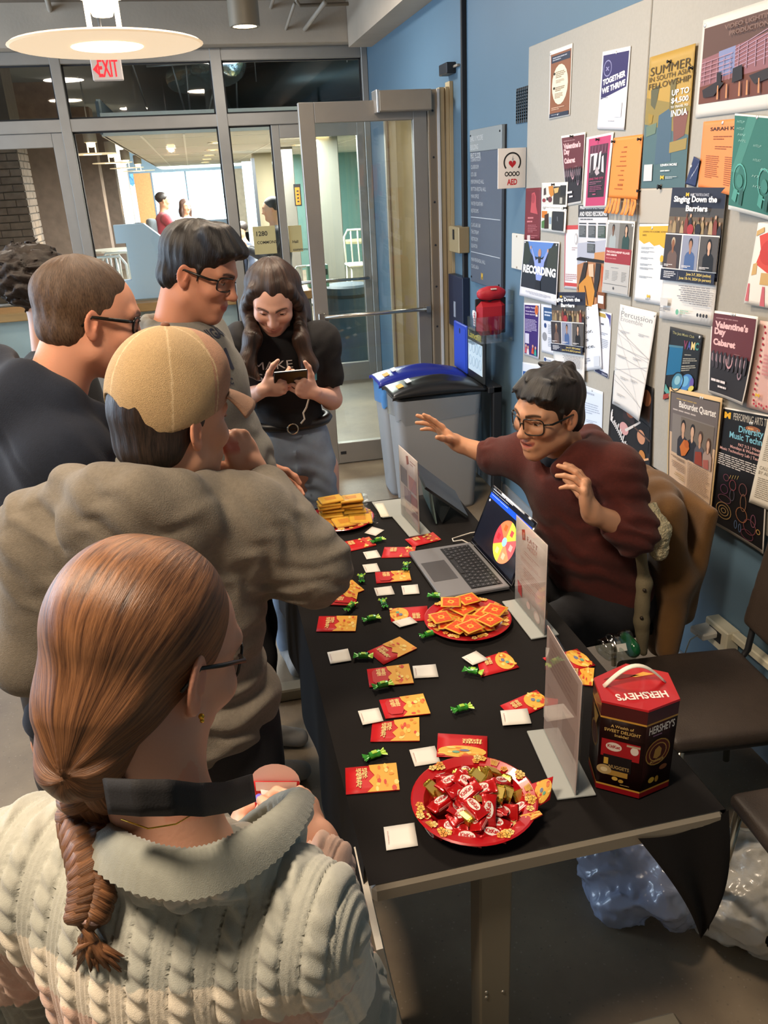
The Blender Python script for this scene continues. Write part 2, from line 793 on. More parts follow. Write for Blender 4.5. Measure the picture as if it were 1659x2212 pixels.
def wob(P,f,seed=0,n=5):
 """smooth pseudo-noise in -1..1"""
 rs = np.random.RandomState(seed)
 out = np.zeros(len(P))
 Q = P * f
 for i in range(n):
  d = rs.randn(3)
  d /= np.linalg.norm(d)
  out += np.sin(Q @ d * (0.7 + 0.6 * rs.rand()) * 2 * PI / 1.0 + rs.rand() * 6.28 + 1.3 * np.sin(Q @ rs.randn(3) * 2.1 + rs.rand() * 6))
 return out / n * 1.4

def sdf_obj(name,S,h,m,parent=None,disp=None,dmax=0.0,color=None,smooth=1,post=None,clip=None,hv=None,loc=None,extra=()):
 V,Q = S.mesh(h,disp,dmax=dmax,clip=clip)
 if smooth:
  V = smooth_mesh(V,Q,smooth)
 for S2,h2 in extra:
  V2,Q2 = S2.mesh(h2)
  Q = np.vstack([Q,Q2 + len(V)])
  V = np.vstack([V,smooth_mesh(V2,Q2,1)])
 if post is not None:
  V = post(V,vnormals(V,Q))
 vc = color(V) if callable(color) else color
 if parent:
  Mi = np.array(wm(parent).inverted())
  Vl = V @ Mi[:3,:3].T + Mi[:3,3]
 else:
  Vl = V - np.array(loc,float) if loc is not None else V
 me = mesh_from(name,Vl,None,m,vcol=vc,quads=Q)
 if hv is not None:
  a = me.attributes.new('hv','FLOAT_VECTOR','POINT')
  a.data.foreach_set('vector',np.ascontiguousarray(hv(V),np.float32).ravel())
 o = bpy.data.objects.new(name,me)
 COL.objects.link(o)
 if loc is not None and not parent:
  o.location = Vector([float(q) for q in loc])
 if parent:
  o.parent = parent
 return o

# ------------------------------------------------------------------ people
def head_frame(yaw,pitch,roll=0.0):
 """columns: right, forward, up. yaw degrees from +y (away) towards +x; pitch degrees down; roll tips to the figure's right"""
 a,p,r = math.radians(yaw),math.radians(pitch),math.radians(roll)
 F = np.array([math.sin(a) * math.cos(p),math.cos(a) * math.cos(p),-math.sin(p)])
 Rt = np.array([math.cos(a),-math.sin(a),0])
 U = np.cross(Rt,F)
 R2 = Rt * math.cos(r) - U * math.sin(r)
 U2 = U * math.cos(r) + Rt * math.sin(r)
 return np.array([R2,F,U2]).T

def add_head(S,R,c,sc=1.0,smile=0.0,open_mouth=0.0,wide=1.0,detail=True):
 """head about its centre (between the ears): x right, y forward, z up; 0.23 m tall"""
 S.frame(R @ np.diag([1,1,1.0]),c,sc)
 w = wide
 S.ell((0,-0.016,0.036),(0.074 * w,0.096,0.085),k=0.02)
 S.ell((0,0.030,0.020),(0.064 * w,0.066,0.070),k=0.03)
 S.ell((0,0.034,-0.045),(0.055 * w,0.058,0.066),k=0.03)
 S.cap((-0.045 * w,0.005,-0.062),(0,0.062,-0.094),0.021,0.021,k=0.03)
 S.cap((0.045 * w,0.005,-0.062),(0,0.062,-0.094),0.021,0.021,k=0.03)
 S.ell((0,0.074,-0.098),(0.020,0.016,0.016),k=0.02)
 for x in (-1,1):
  S.ell((x * 0.040 * w,0.066,-0.022 + 0.004 * smile),(0.023,0.020 + 0.004 * smile,0.019),k=0.025)
  S.cap((x * 0.010,0.092,0.028),(x * 0.047 * w,0.074,0.030),0.010,0.009,k=0.016)
  if detail:
   S.ell((x * 0.032,0.097,0.010),(0.019,0.016,0.012),k=0.014,op=-1)
   S.ell((x * 0.0315,0.0745,0.009),(0.0138,0.0138,0.0135),k=0.003)
   S.cap((x * 0.021,0.0880,0.0125),(x * 0.032,0.0905,0.0175),0.0035,0.004,k=0.004)
   S.cap((x * 0.032,0.0905,0.0175),(x * 0.043,0.0845,0.0125),0.004,0.0035,k=0.004)
 # nose
 S.cap((0,0.090,0.018),(0,0.110,-0.024),0.008,0.0105,k=0.014)
 S.ell((0,0.112,-0.027),(0.0115,0.011,0.010),k=0.010)
 for x in (-1,1):
  S.ell((x * 0.0125,0.1015,-0.0295),(0.0085,0.010,0.0080),k=0.008)
 # mouth
 if detail:
  S.ell((0,0.083,-0.062),(0.030,0.016,0.020),k=0.016)
  wd = 0.021 + 0.007 * smile
  up = 0.006 * smile
  S.chain([(-wd,0.083,-0.0585 + up),(-0.009,0.0965,-0.0565 + 0.3 * up),(0,0.0975,-0.0575 + .2 * up),(0.009,0.0965,-0.0565 + .3 * up),(wd,0.083,-0.0585 + up)],
    [0.0025,0.0042,0.004,0.0042,0.0025],k=0.004)
  lo = -0.010 * open_mouth
  S.chain([(-wd,0.083,-0.0605 + up),(-0.008,0.095,-0.0675 + lo),(0.008,0.095,-0.0675 + lo),(wd,0.083,-0.0605 + up)],
    [0.0025,0.0052,0.0052,0.0025],k=0.004)
  if open_mouth:
   S.ell((0,0.099,-0.0615 + lo * 0.4 + up * .4),(wd * 0.86,0.012,0.0062 * open_mouth),k=0.003,op=-1)
  else:
   S.chain([(-wd,0.087,-0.0592 + up),(0,0.1015,-0.0615 + .2 * up),(wd,0.087,-0.0592 + up)],[0.0012,0.0016,0.0012],k=0.003)
 # ears
 for x in (-1,1):
  Re = rotz(x * 0.42) @ rotx(0.12)
  S.ell((x * 0.0775 * w,-0.010,-0.004),(0.0055,0.0180,0.0300),Re,k=0.006)
  S.ell((x * 0.0750 * w,-0.004,-0.027),(0.0060,0.0090,0.0110),Re,k=0.006)
  if detail:
   S.ell((x * 0.0835 * w,-0.0080,0.000),(0.0048,0.0105,0.0185),Re,k=0.004,op=-1)
   S.cap((x * 0.079 * w,-0.002,-0.012),(x * 0.077 * w,0.000,0.004),0.0035,0.003,k=0.004)
 S.frame()

SKINMAT = None

def head_color(R,c,sc,base,brow='#2a1c14',lip=None,eye='#2b1a10',smile=0.0,brows=True,lips=1.0,stubble=0.0,teeth=False):
 base = np.array(lin(base))
 lipc = np.array(lin(lip)) if lip else base * [0.92,0.52,0.5]
 bc = np.array(lin(brow))
 ec = np.array(lin(eye))

 def f(V):
  L = ((V - c) @ R) / sc
  out = np.tile(base,(len(V),1))

  def blend(m,col):
   m = np.clip(m,0,1)[:,None]
   out[:] = out * (1 - m) + np.array(col) * m
  x,y,z = L.T
  ax = np.abs(x)
  rg = (z < 0.14) & (z > -0.14) & (np.abs(y) < 0.15) & (ax < 0.1)
  face = rg & (y > 0.03)
  # warmth of cheeks, nose, ears
  blend(face * 0.35 * np.exp(-(((ax - 0.042) / 0.02) ** 2 + ((z + 0.025) / 0.02) ** 2)),base * [1.0,0.68,0.62])
  blend(face * 0.30 * np.exp(-((ax / 0.014) ** 2 + ((z + 0.027) / 0.014) ** 2)),base * [1.0,0.68,0.62])
  blend(rg * 0.35 * (ax > 0.074) * (y < 0.02),base * [1.0,0.62,0.55])
  if stubble:
   blend(rg * stubble * (z < -0.045) * (y > 0.0),base * [0.62,0.55,0.52])
  up = 0.006 * smile
  zl = -0.0605 + up * (ax / 0.026) ** 2 * 1.2
  wd = 0.022 + 0.007 * smile
  m = face * (y > 0.078) * (ax < wd) * np.clip(1.6 - np.abs(z - zl - (-0.001)) / (0.0105 * np.sqrt(np.clip(1 - (ax / wd) ** 2,0.02,1))),0,1)
  blend(m * lips,lipc)
  if brows:
   zc = 0.0300 + 0.006 * np.sin(np.clip((ax - 0.012) / 0.04,0,1) * 2.4) - 0.002
   m = face * (ax > 0.011) * (ax < 0.052) * (y > 0.05) * np.clip(2.0 - np.abs(z - zc) / (0.0036 - 0.0018 * np.clip((ax - 0.02) / 0.03,0,1)),0,1)
   blend(m * 0.9,bc)
  # eyes
  d = np.sqrt((ax - 0.0315) ** 2 + (y - 0.0745) ** 2 + (z - 0.009) ** 2)
  ball = face * (d < 0.0150) * (np.abs(z - 0.0085) < 0.0062 * np.sqrt(np.clip(1 - ((ax - 0.0315) / 0.014) ** 2,0,1)) + 0.0004)
  blend(ball * 1.0,(0.62,0.58,0.55))
  gz = z - 0.0065
  ir = np.sqrt((ax - 0.0315) ** 2 + gz ** 2)
  blend(ball * (ir < 0.0066),ec)
  blend(ball * (ir < 0.0028),(0.005,0.004,0.004))
  lash = face * (d < 0.018) * (y > 0.07) * np.clip(1.4 - np.abs(z - 0.0150 + 6.0 * (ax - 0.0315) ** 2 * 3) / 0.0016,0,1) * (np.abs(ax - 0.0315) < 0.0145)
  blend(lash * 0.85,bc * 0.6)
  return out
 return f

def finger_chain(S,base,d,up,L,r,curls,k=0.004):
 """three phalanges from base along d, flexing towards -up"""
 p = np.array(base,float)
 d = np.array(d,float)
 d /= np.linalg.norm(d)
 up = np.array(up,float)
 ax = np.cross(d,up)
 ax /= np.linalg.norm(ax)
 pts,rs = [p],[r * 1.05]
 fr = (0.45,0.31,0.24)
 ang = 0
 for i in range(3):
  ang += math.radians(curls[i])
  v = d * math.cos(ang) - np.cross(ax,d) * math.sin(ang)
  p = p + v * L * fr[i]
  pts.append(p)
  rs.append(r * (0.97,0.90,0.76)[i])
 S.chain(pts,rs,k)
 return pts

def add_hand(S,wrist,fwd,back,side,curl=(20,25,15),curls=None,splay=8,thumb=(35,10,20,20),sc=1.0,kf=0.004,slim=1.0):
 """fwd: wrist->fingers; back: normal out of the back of the hand; side: +1 right hand, -1 left hand.
 thumb=(abduct deg, drop towards palm deg, flex1, flex2). returns fingertip points (world): thumb, index..pinky"""
 f = np.array(fwd,float)
 f /= np.linalg.norm(f)
 b = np.array(back,float)
 b -= f * (b @ f)
 b /= np.linalg.norm(b)
 x = np.cross(f,b) * side
 # x points to the thumb side for a right hand seen from its back with fingers up: thumb on the left
 x = -x
 R = np.array([x,f,b]).T
 S.frame(R,wrist,sc)
 q = slim
 # palm
 S.cap((0.004,-0.012,0),(0.002,0.018,-0.001),0.021 * q,0.024 * q,k=0.02)
 S.ell((0.0,0.052,0.000),(0.040 * q,0.048,0.0145),k=0.012)
 S.ell((0.022,0.032,-0.010),(0.018,0.030,0.014),k=0.014)
 S.ell((-0.024,0.034,-0.008),(0.014,0.034,0.012),k=0.014)
 spec = [(0.0285,0.088,0.072,0.0086),(0.0095,0.094,0.080,0.0088),(-0.0100,0.090,0.074,0.0084),(-0.0280,0.080,0.058,0.0074)]
 tips = []
 for i,(bx,by,L,r) in enumerate(spec):
  cu = curls[i] if curls else curl
  sp = math.radians((1.5 - i) * splay * 0.67)
  d = (math.sin(sp),math.cos(sp),0)
  pts = finger_chain(S,(bx * q,by - 0.012,0.001),d,(0,0,1),L + 0.012,r * q,cu,kf)
  S.ell((bx * q,by - 0.006,0.005),(0.008,0.010,0.006),k=0.008)
  tips.append([S._w(p) for p in pts])
 ab,dr,f1,f2 = [math.radians(a) for a in thumb]
 d0 = np.array([math.sin(ab) * math.cos(dr),math.cos(ab) * math.cos(dr),-math.sin(dr)])
 p0 = np.array([0.022,0.016,-0.006])
 p1 = p0 + d0 * 0.044
 # flex bends towards the palm centre (-x mostly)
 bend = np.array([-math.cos(ab),math.sin(ab),0]) * 0.8 + np.array([0,0,-0.35])
 bend -= d0 * (bend @ d0)
 bend /= np.linalg.norm(bend)
 d1 = d0 * math.cos(f1) + bend * math.sin(f1)
 p2 = p1 + d1 * 0.034
 d2 = d0 * math.cos(f1 + f2) + bend * math.sin(f1 + f2)
 p3 = p2 + d2 * 0.026
 S.chain([p0,p1,p2,p3],[0.0155,0.0118 * q,0.0102 * q,0.0078 * q],0.008)
 tip = [[S._w(p) for p in (p0,p1,p2,p3)]] + tips
 S.frame()
 return tip,R

def wrinkle(amp,f,seed,spots=()):
 """cloth displacement: broad undulation plus ridges close to joints. spots: (centre, radius, axis, freq, amp)"""
 def fn(P):
  d = amp * wob(P,f,seed)
  for c,r,ax,fr,a in spots:
   q = P - np.array(c)
   w = np.exp(-(q * q).sum(1) / (r * r))
   ax_ = np.array(ax,float) / np.linalg.norm(ax)
   d = d + a * w * np.sin(q @ ax_ * fr * 2 * PI + 1.7 * wob(P,9,seed + 3,3))
  return d
 return fn

# ------------------------------------------------------------------ setting
WX = 1.656          # blue wall plane
SFY = 7.95          # glass storefront plane
LEAFY = 5.41        # open glass door leaf

def floor_mat(name,base,dark,speck):
 m = bpy.data.materials.new(name)
 m.use_nodes = True
 nt = m.node_tree
 N,L = nt.nodes,nt.links
 b = N['Principled BSDF']
 b.inputs['Roughness'].default_value = 0.42
 tc = N.new('ShaderNodeTexCoord')
 n1 = N.new('ShaderNodeTexNoise')
 n1.inputs['Scale'].default_value = 1.6
 n1.inputs['Detail'].default_value = 8
 n1.inputs['Roughness'].default_value = 0.65
 L.new(tc.outputs['Object'],n1.inputs['Vector'])
 r1 = N.new('ShaderNodeValToRGB')
 r1.color_ramp.elements[0].position = 0.32
 r1.color_ramp.elements[0].color = (*lin(dark),1)
 r1.color_ramp.elements[1].position = 0.68
 r1.color_ramp.elements[1].color = (*lin(base),1)
 L.new(n1.outputs['Fac'],r1.inputs[0])
 vo = N.new('ShaderNodeTexVoronoi')
 vo.inputs['Scale'].default_value = 70
 L.new(tc.outputs['Object'],vo.inputs['Vector'])
 r2 = N.new('ShaderNodeValToRGB')
 r2.color_ramp.elements[0].position = 0.10
 r2.color_ramp.elements[0].color = (1,1,1,1)
 r2.color_ramp.elements[1].position = 0.24
 r2.color_ramp.elements[1].color = (0,0,0,1)
 L.new(vo.outputs['Distance'],r2.inputs[0])
 n3 = N.new('ShaderNodeTexNoise')
 n3.inputs['Scale'].default_value = 9
 L.new(tc.outputs['Object'],n3.inputs['Vector'])
 mm = N.new('ShaderNodeMath')
 mm.operation = 'MULTIPLY'
 L.new(r2.outputs[0],mm.inputs[0])
 L.new(n3.outputs['Fac'],mm.inputs[1])
 mx = N.new('ShaderNodeMix')
 mx.data_type = 'RGBA'
 L.new(mm.outputs[0],mx.inputs[0])
 L.new(r1.outputs[0],mx.inputs[6])
 sc = N.new('ShaderNodeMix')
 sc.data_type = 'RGBA'
 L.new(vo.outputs['Color'],sc.inputs[0])
 sc.inputs[6].default_value = (*lin(speck),1)
 sc.inputs[7].default_value = (*lin('#2f2a25'),1)
 L.new(sc.outputs[2],mx.inputs[7])
 L.new(mx.outputs[2],b.inputs['Base Color'])
 bp = N.new('ShaderNodeBump')
 bp.inputs['Strength'].default_value = 0.15
 L.new(n1.outputs['Fac'],bp.inputs['Height'])
 L.new(bp.outputs[0],b.inputs['Normal'])
 return m

M_FLOOR = floor_mat('ground_concrete','#887b66','#67594a','#a89f90')
M_BLUE = mat('blue_paint','#58758a',0.55,noise=(1.5,0.04),bump=(160,0.03))
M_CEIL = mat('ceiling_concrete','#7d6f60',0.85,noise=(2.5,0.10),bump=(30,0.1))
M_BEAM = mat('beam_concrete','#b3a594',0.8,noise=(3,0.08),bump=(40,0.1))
M_ALU = mat('brushed_aluminium','#9a9690',0.42,0.55,noise=(8,0.04))
M_ALU2 = mat('dull_steel','#a0978a',0.5,0.35,noise=(8,0.05))
M_GLASS = glassy('clear_glazing',(0.90,0.94,0.93),0.07)
M_PLAST = mat('painted_plaster','#c9c4b8',0.8,noise=(2,0.03))
M_CREAM = mat('cream_plaster','#eadfae',0.8,noise=(2,0.03))
M_BLACK = mat('black_rubber','#15161a',0.6)
M_DARKMETAL = mat('dark_metal','#30343a',0.45,0.4)
M_WHITEP = mat('white_plastic','#dcd9d0',0.4)

# floor, ceiling, walls
b = MB(); b.span((-4.6,-2.6,-0.08),(4.2,30,0)); struct(b.build('floor',M_FLOOR))
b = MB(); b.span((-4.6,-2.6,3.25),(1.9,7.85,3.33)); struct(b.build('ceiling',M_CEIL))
b = MB()
b.span((WX,-2.6,0),(WX + 0.2,5.44,3.25))
b.span((WX,5.44,2.37),(WX + 0.2,SFY + 0.1,3.25))
b.span((WX,7.25,0),(WX + 0.2,SFY + 0.1,2.37))
wall_right = struct(b.build('wall_right',M_BLUE))
b = MB(); b.span((-4.6,-2.6,0),(-4.5,2.4,3.25)); b.span((-4.6,2.4,2.9),(-4.5,7.0,3.25)); b.span((-4.6,2.4,0),(-4.5,7.0,0.4)); b.span((-4.6,7.0,0),(-4.5,8,3.25))
struct(b.build('wall_left',M_PLAST))
b = MB(); b.span((-4.6,-2.7,0),(1.9,-2.6,3.25)); struct(b.build('wall_near',M_PLAST))
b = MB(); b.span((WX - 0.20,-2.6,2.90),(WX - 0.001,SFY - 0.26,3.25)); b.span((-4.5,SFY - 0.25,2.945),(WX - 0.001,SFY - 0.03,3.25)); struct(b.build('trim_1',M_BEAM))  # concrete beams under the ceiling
b = MB(); b.span((WX - 0.012,-2.6,0),(WX - 0.001,5.38,0.10)); struct(b.build('baseboard_right',mat('grey_vinyl','#7f8890',0.6)))

# ceiling conduits, top right
M_COND = mat('painted_conduit','#a59a8c',0.5)

def on_ceil(p,z=3.20):
 return at_z(p,z)

b = MB(); pa,pb,pc_ = on_ceil((590,0)),on_ceil((577,40)),on_ceil((805,46)); b.tube([on_ceil((600,-30)),pa,pb + [0,-.05,0],pb + [.06,0,0],pc_],0.014,8)
tag(b.build('conduit',M_COND),'grey conduit bending along the ceiling left of the beam','pipe','ceiling conduits')
b = MB(); b.tube([on_ceil((640,0)),on_ceil((648,12)),on_ceil((836,5))],0.014,8)
tag(b.build('conduit',M_COND),'straight grey conduit nearest the top frame edge of the ceiling','pipe','ceiling conduits')
for pa,pb,lb in (((636,8),(606,98),'thin slanting ceiling rod left of the thicker one'),((702,5),(635,95),'thicker slanting ceiling pipe running to the beam over the glass'),((519,65),(512,96),'short pipe stub beside the cylinder downlight')):
 b = MB(); b.tube([on_ceil(pa,3.10),on_ceil(pb,3.0)],0.012 if pa[0] != 702 else 0.018,8)
 tag(b.build('conduit',M_COND),lb,'pipe','ceiling conduits')
b = MB(); b.tube([on_ceil((97,-20),3.2),on_ceil((122,76),3.2)],0.02,8)
tag(b.build('conduit',M_COND),'long conduit on the ceiling left of the pendant lamp','pipe','ceiling conduits')

# storefront of aluminium and glass
ZT0,ZT1,ZH,ZD = 2.445,2.85,2.945,2.345
fr = [(-4.5,-4.4),(-2.62,-2.44),(-0.999,-0.916),(0.296,0.39),(1.60,WX - 0.001)]
k = 1

def trim(bx,m):
 global k
 k += 1
 return struct(bx.build('trim_%d' % k,m))

for x0,x1 in fr:
 b = MB(); b.span((x0,SFY - 0.06,0),(x1,SFY + 0.06,ZH),bev=0.004); trim(b,M_ALU)
for z0,z1 in ((ZD,ZT0),(ZT1,ZH)):
 b = MB(); b.span((-4.4,SFY - 0.055,z0),(1.6,SFY + 0.055,z1),bev=0.004); trim(b,M_ALU)
b = MB(); b.span((-4.4,SFY - 0.05,0),(1.6,SFY + 0.05,0.05)); trim(b,M_ALU)
# fixed doors of the storefront: stiles and rails, each window pane its own object
wn_ = 0

def pane(x0,x1,z0,z1,y=SFY):
 global wn_
 wn_ += 1
 b = MB(); b.span((x0,y - 0.004,z0),(x1,y + 0.004,z1)); w = struct(b.build('window_%d' % wn_,M_GLASS))
 b = MB()
 for a in ((x0,z0,x1,z0 + 0.012),(x0,z1 - 0.012,x1,z1),(x0,z0,x0 + 0.012,z1),(x1 - 0.012,z0,x1,z1)):
  b.span((a[0],y - 0.012,a[1]),(a[2],y + 0.012,a[3]))
 b.build('gasket',M_BLACK,w)
 return w

pane(-2.44,-0.999,ZT0,ZT1); pane(-0.916,0.296,ZT0,ZT1); pane(0.39,1.60,ZT0,ZT1); pane(-4.4,-2.62,ZT0,ZT1)
pane(-4.4,-2.62,0.05,ZD); pane(-0.916,0.296,0.05,ZD); pane(0.39,0.760,0.05,ZD)

def sf_door(n,x0,x1,st=0.09):
 d = MB()
 d.span((x0,SFY - 0.03,0.01),(x0 + st,SFY + 0.03,ZD),bev=0.003); d.span((x1 - st,SFY - 0.03,0.01),(x1,SFY + 0.03,ZD),bev=0.003)
 d.span((x0 + st,SFY - 0.03,ZD - 0.11),(x1 - st,SFY + 0.03,ZD),bev=0.003); d.span((x0 + st,SFY - 0.03,0.01),(x1 - st,SFY + 0.03,0.17),bev=0.003)
 o = struct(d.build('door_%d' % n,M_ALU))
 g = MB(); g.span((x0 + st,SFY - 0.004,0.17),(x1 - st,SFY + 0.004,ZD - 0.11)); g.build('glass_pane',M_GLASS,o)
 g = MB(); g.tube([(x0 + st * .6,SFY - 0.10,0.985),(x1 - st * .6,SFY - 0.10,0.985)],0.014,8)
 g.tube([(x0 + st * .6,SFY - 0.10,0.985),(x0 + st * .6,SFY - 0.03,0.985)],0.012,8); g.tube([(x1 - st * .6,SFY - 0.10,0.985),(x1 - st * .6,SFY - 0.03,0.985)],0.012,8)
 g.build('push_bar',mat('polished_steel','#b9b6b0',0.25,0.9),o)
 return o

sf_door(1,-2.44,-1.0)
sf_door(2,0.76,1.60,0.07)

# open glass leaf, hinged on the blue wall's near jamb
LX0,LX1,LZ = 0.69,1.49,2.31
d = MB()
d.span((LX0,LEAFY - 0.025,0.008),(LX0 + 0.095,LEAFY + 0.025,LZ),bev=0.003); d.span((LX1 - 0.09,LEAFY - 0.025,0.008),(LX1,LEAFY + 0.025,LZ),bev=0.003)
d.span((LX0 + 0.095,LEAFY - 0.025,LZ - 0.115),(LX1 - 0.09,LEAFY + 0.025,LZ),bev=0.003); d.span((LX0 + 0.095,LEAFY - 0.025,0.008),(LX1 - 0.09,LEAFY + 0.025,0.155),bev=0.003)
leaf = struct(d.build('door_3',M_ALU))
g = MB(); g.span((LX0 + 0.095,LEAFY - 0.004,0.155),(LX1 - 0.09,LEAFY + 0.004,LZ - 0.115)); g.build('glass_pane',M_GLASS,leaf)
pa,pb = at_y((682,690),LEAFY - .06),at_y((925,664),LEAFY - .06)
zb = (pa[2] + pb[2]) / 2
g = MB(); g.tube([(LX0 + 0.04,LEAFY - 0.07,zb),(LX1 - 0.03,LEAFY - 0.07,zb)],0.013,8); g.span((LX0 + 0.02,LEAFY - 0.085,zb - .03),(LX0 + 0.06,LEAFY - 0.025,zb + .03),bev=.004); g.span((LX1 - 0.05,LEAFY - 0.085,zb - .02),(LX1 - 0.02,LEAFY - 0.025,zb + .02))
g.build('push_bar',MATS['polished_steel'],leaf)
g = MB(); g.tube([(LX0 + 0.05,LEAFY - 0.09,zb - .02),(LX0 + 0.05,LEAFY - 0.09,zb - .42)],0.014,8); g.tube([(LX0 + 0.05,LEAFY - 0.09,zb - .40),(LX0 + 0.05,LEAFY - 0.02,zb - .40)],0.011,8); g.build('pull_handle',MATS['polished_steel'],leaf)
g = MB(); g.span((LX0 + 0.11,LEAFY - 0.028,0.075),(LX0 + 0.15,LEAFY - 0.0245,0.095)); g.build('maker_plate',M_BLACK,leaf)
g = MB(); g.span((1.17,LEAFY - 0.12,2.24),(1.50,LEAFY + 0.03,2.355),bev=0.006); g.build('door_closer',M_ALU2,leaf)
g = MB(); g.span((1.155,LEAFY - 0.118,2.235),(1.172,LEAFY + 0.025,2.36),bev=.003); g.build('closer_end_cap',mat('bright_steel','#d8d8d8',.3,.9),leaf)
# hinge side: jamb steps, screws, gasket
M_JAMB = mat('jamb_steel','#a39683',0.5,0.3,noise=(10,.05))
b = MB(); b.span((1.495,LEAFY - 0.03,0.0),(1.575,LEAFY + 0.03,2.36),bev=.002); hj = struct(b.build('trim_20',M_JAMB))
b = MB(); b.span((1.505,LEAFY - 0.034,0.0),(1.545,LEAFY - 0.029,2.34)); b.build('hinge_strip',mat('hinge_steel','#8d8274',.45,.5),hj)
for i in range(9):
 s_ = MB(); s_.lathe([(0.007,0),(0.007,0.004),(0.004,0.006),(0,0.006)],8,(1.525,LEAFY - 0.034,0.12 + i * 0.265),rotx(PI / 2)); s_.build('screw',M_DARKMETAL,hj)
b = MB(); b.span((1.553,LEAFY - 0.045,0.0),(1.568,LEAFY - 0.029,2.36)); b.build('gasket',mat('white_gasket','#d5dae0',.5),hj)
b = MB(); b.span((1.575,LEAFY - 0.02,0.0),(1.605,LEAFY + 0.05,2.37)); b.span((1.612,LEAFY - 0.035,0.0),(1.632,LEAFY + 0.05,2.37)); b.span((1.634,LEAFY - 0.045,0),(WX - .001,LEAFY + .05,2.40)); struct(b.build('trim_21',mat('jamb_paint','#b7a888',.55,noise=(10,.04))))
# far jamb of the side doorway and its head
b = MB(); b.span((WX - 0.06,7.05,0),(WX + 0.03,7.10,2.37)); b.span((WX - 0.03,7.10,0),(WX + .05,7.16,2.37)); b.span((WX + 0.0,7.16,0),(WX + .20,7.25,2.37)); b.span((WX - .02,5.46,2.33),(WX + .2,7.05,2.37)); struct(b.build('trim_22',M_JAMB))
for i,(x,y,w_) in enumerate(((WX - .045,7.045,.012),(WX - .015,7.095,.010))):
 b = MB(); b.span((x,y - .004,0),(x + w_,y,2.36)); struct(b.build('trim_%d' % (23 + i),mat('brown_seal','#5c4a3c',.6)))
# room behind the side doorway
b = MB(); b.span((WX + .2,8.55,0),(4.2,8.65,2.9)); struct(b.build('wall_side_room',M_CREAM))
b = MB(); b.span((4.1,4.2,0),(4.2,8.55,2.9)); struct(b.build('wall_side_room_right',M_CREAM))
b = MB(); b.span((WX + .2,4.2,2.8),(4.2,8.6,2.9)); struct(b.build('ceiling_side_room',M_PLAST))
b = MB(); b.span((WX + .2,4.1,0),(4.2,4.2,2.9)); struct(b.build('wall_side_room_near',M_CREAM))
pa,pb = at_y((903,331),8.53),at_y((925,620),8.53)
nb_ = thing('notice_board','brown framed notice board on the cream wall beyond the side doorway','notice board',(pa[0] + .35,8.53,(pa[2] + pb[2]) / 2))
b = MB(); b.span((pa[0] + .05,8.52,pb[2] + .05),(pa[0] + .75,8.54,pa[2] - .05)); b.build('cork_panel',mat('cork','#b78d62',.9,noise=(60,.15)),nb_)
b = MB(); z0,z1,x0,x1 = pb[2],pa[2],pa[0],pa[0] + .8
for q in (((x0,z0),(x1,z0 + .05)),((x0,z1 - .05),(x1,z1)),((x0,z0),(x0 + .05,z1)),((x1 - .05,z0),(x1,z1))):
 b.span((q[0][0],8.50,q[0][1]),(q[1][0],8.545,q[1][1]),bev=.004)
b.build('frame',mat('brown_wood','#7d5a3a',.5,noise=(20,.1)),nb_)
for q in ((.08,.10,.30,.45),(.08,.55,.32,.80),(.4,.2,.62,.55)):
 b = MB(); H_ = z1 - z0; b.span((x0 + q[0],8.515,z0 + q[1] * H_),(x0 + q[2],8.519,z0 + q[3] * H_)); b.build('paper',mat('white_paper','#e9e6dc',.7),nb_)

# ------------------------------------------------------------------ lamps and signs of the lobby
M_SHADE = mat('frosted_disc','#efe3cf',0.5,emit='#ffdcae',estr=0.55)
M_LAMPBODY = mat('lamp_body','#c9c4bc',0.4,0.3)
M_BULB = mat('lamp_glow','#fff2d8',0.5,emit='#ffdca6',estr=14)

def pendant(loc,r=0.30,label='',rod=0.7,small=False,parts=True):
 t = thing('pendant_lamp',label,'lamp',loc)
 x,y,z = loc
 n = 20 if small else 40
 b = MB(); b.lathe([(0.02,-0.004),(r * .97,-0.004),(r,0.0),(r * .97,0.006),(0.02,0.006)],n,loc); b.build('disc_shade',M_SHADE,t)
 b = MB(); b.lathe([(0,-0.007),(r * .36,-0.0065),(r * .37,-0.0045),(0.02,-0.0045)],n,loc); b.build('light_pool',mat('lamp_hot_glow','#fff0d0',.5,emit='#ffe2b4',estr=7),t)
 b = MB(); b.lathe([(0.0,0.30),(0.075,0.30),(0.08,0.29),(0.08,0.135),(0.072,0.13),(0.0,0.13)],20,loc); b.build('canister',M_LAMPBODY,t)
 b = MB(); b.lathe([(0.0,0.075),(0.03,0.08),(0.05,0.12),(0.055,0.129),(0.0,0.129)],16,loc); b.build('bulb',M_BULB,t)
 for sx in (-1,1):
  b = MB(); b.tube([(x + sx * .045,y,z + .004),(x + sx * .045,y,z + .14)],0.008,8); b.build('prong',mat('lit_glass_rod','#fff4e0',.3,emit='#ffe3b8',estr=3.0),t)
 b = MB(); b.tube([(x,y,z + .30),(x,y,z + .30 + rod)],0.008,8); b.build('stem',M_LAMPBODY,t)
 return t

c = at_y((232,98),3.05)
big_lamp = pendant(c,0.30,'large glowing disc pendant lamp hanging in front of the exit sign',3.25 - c[2] - .30)
l = bpy.data.lights.new('pendant_light','POINT'); l.energy = 12; l.color = (1,.85,.65); l.shadow_soft_size = .06
o = bpy.data.objects.new('pendant_light',l); COL.objects.link(o); o.location = c + [0,0,.09]; o.parent = None

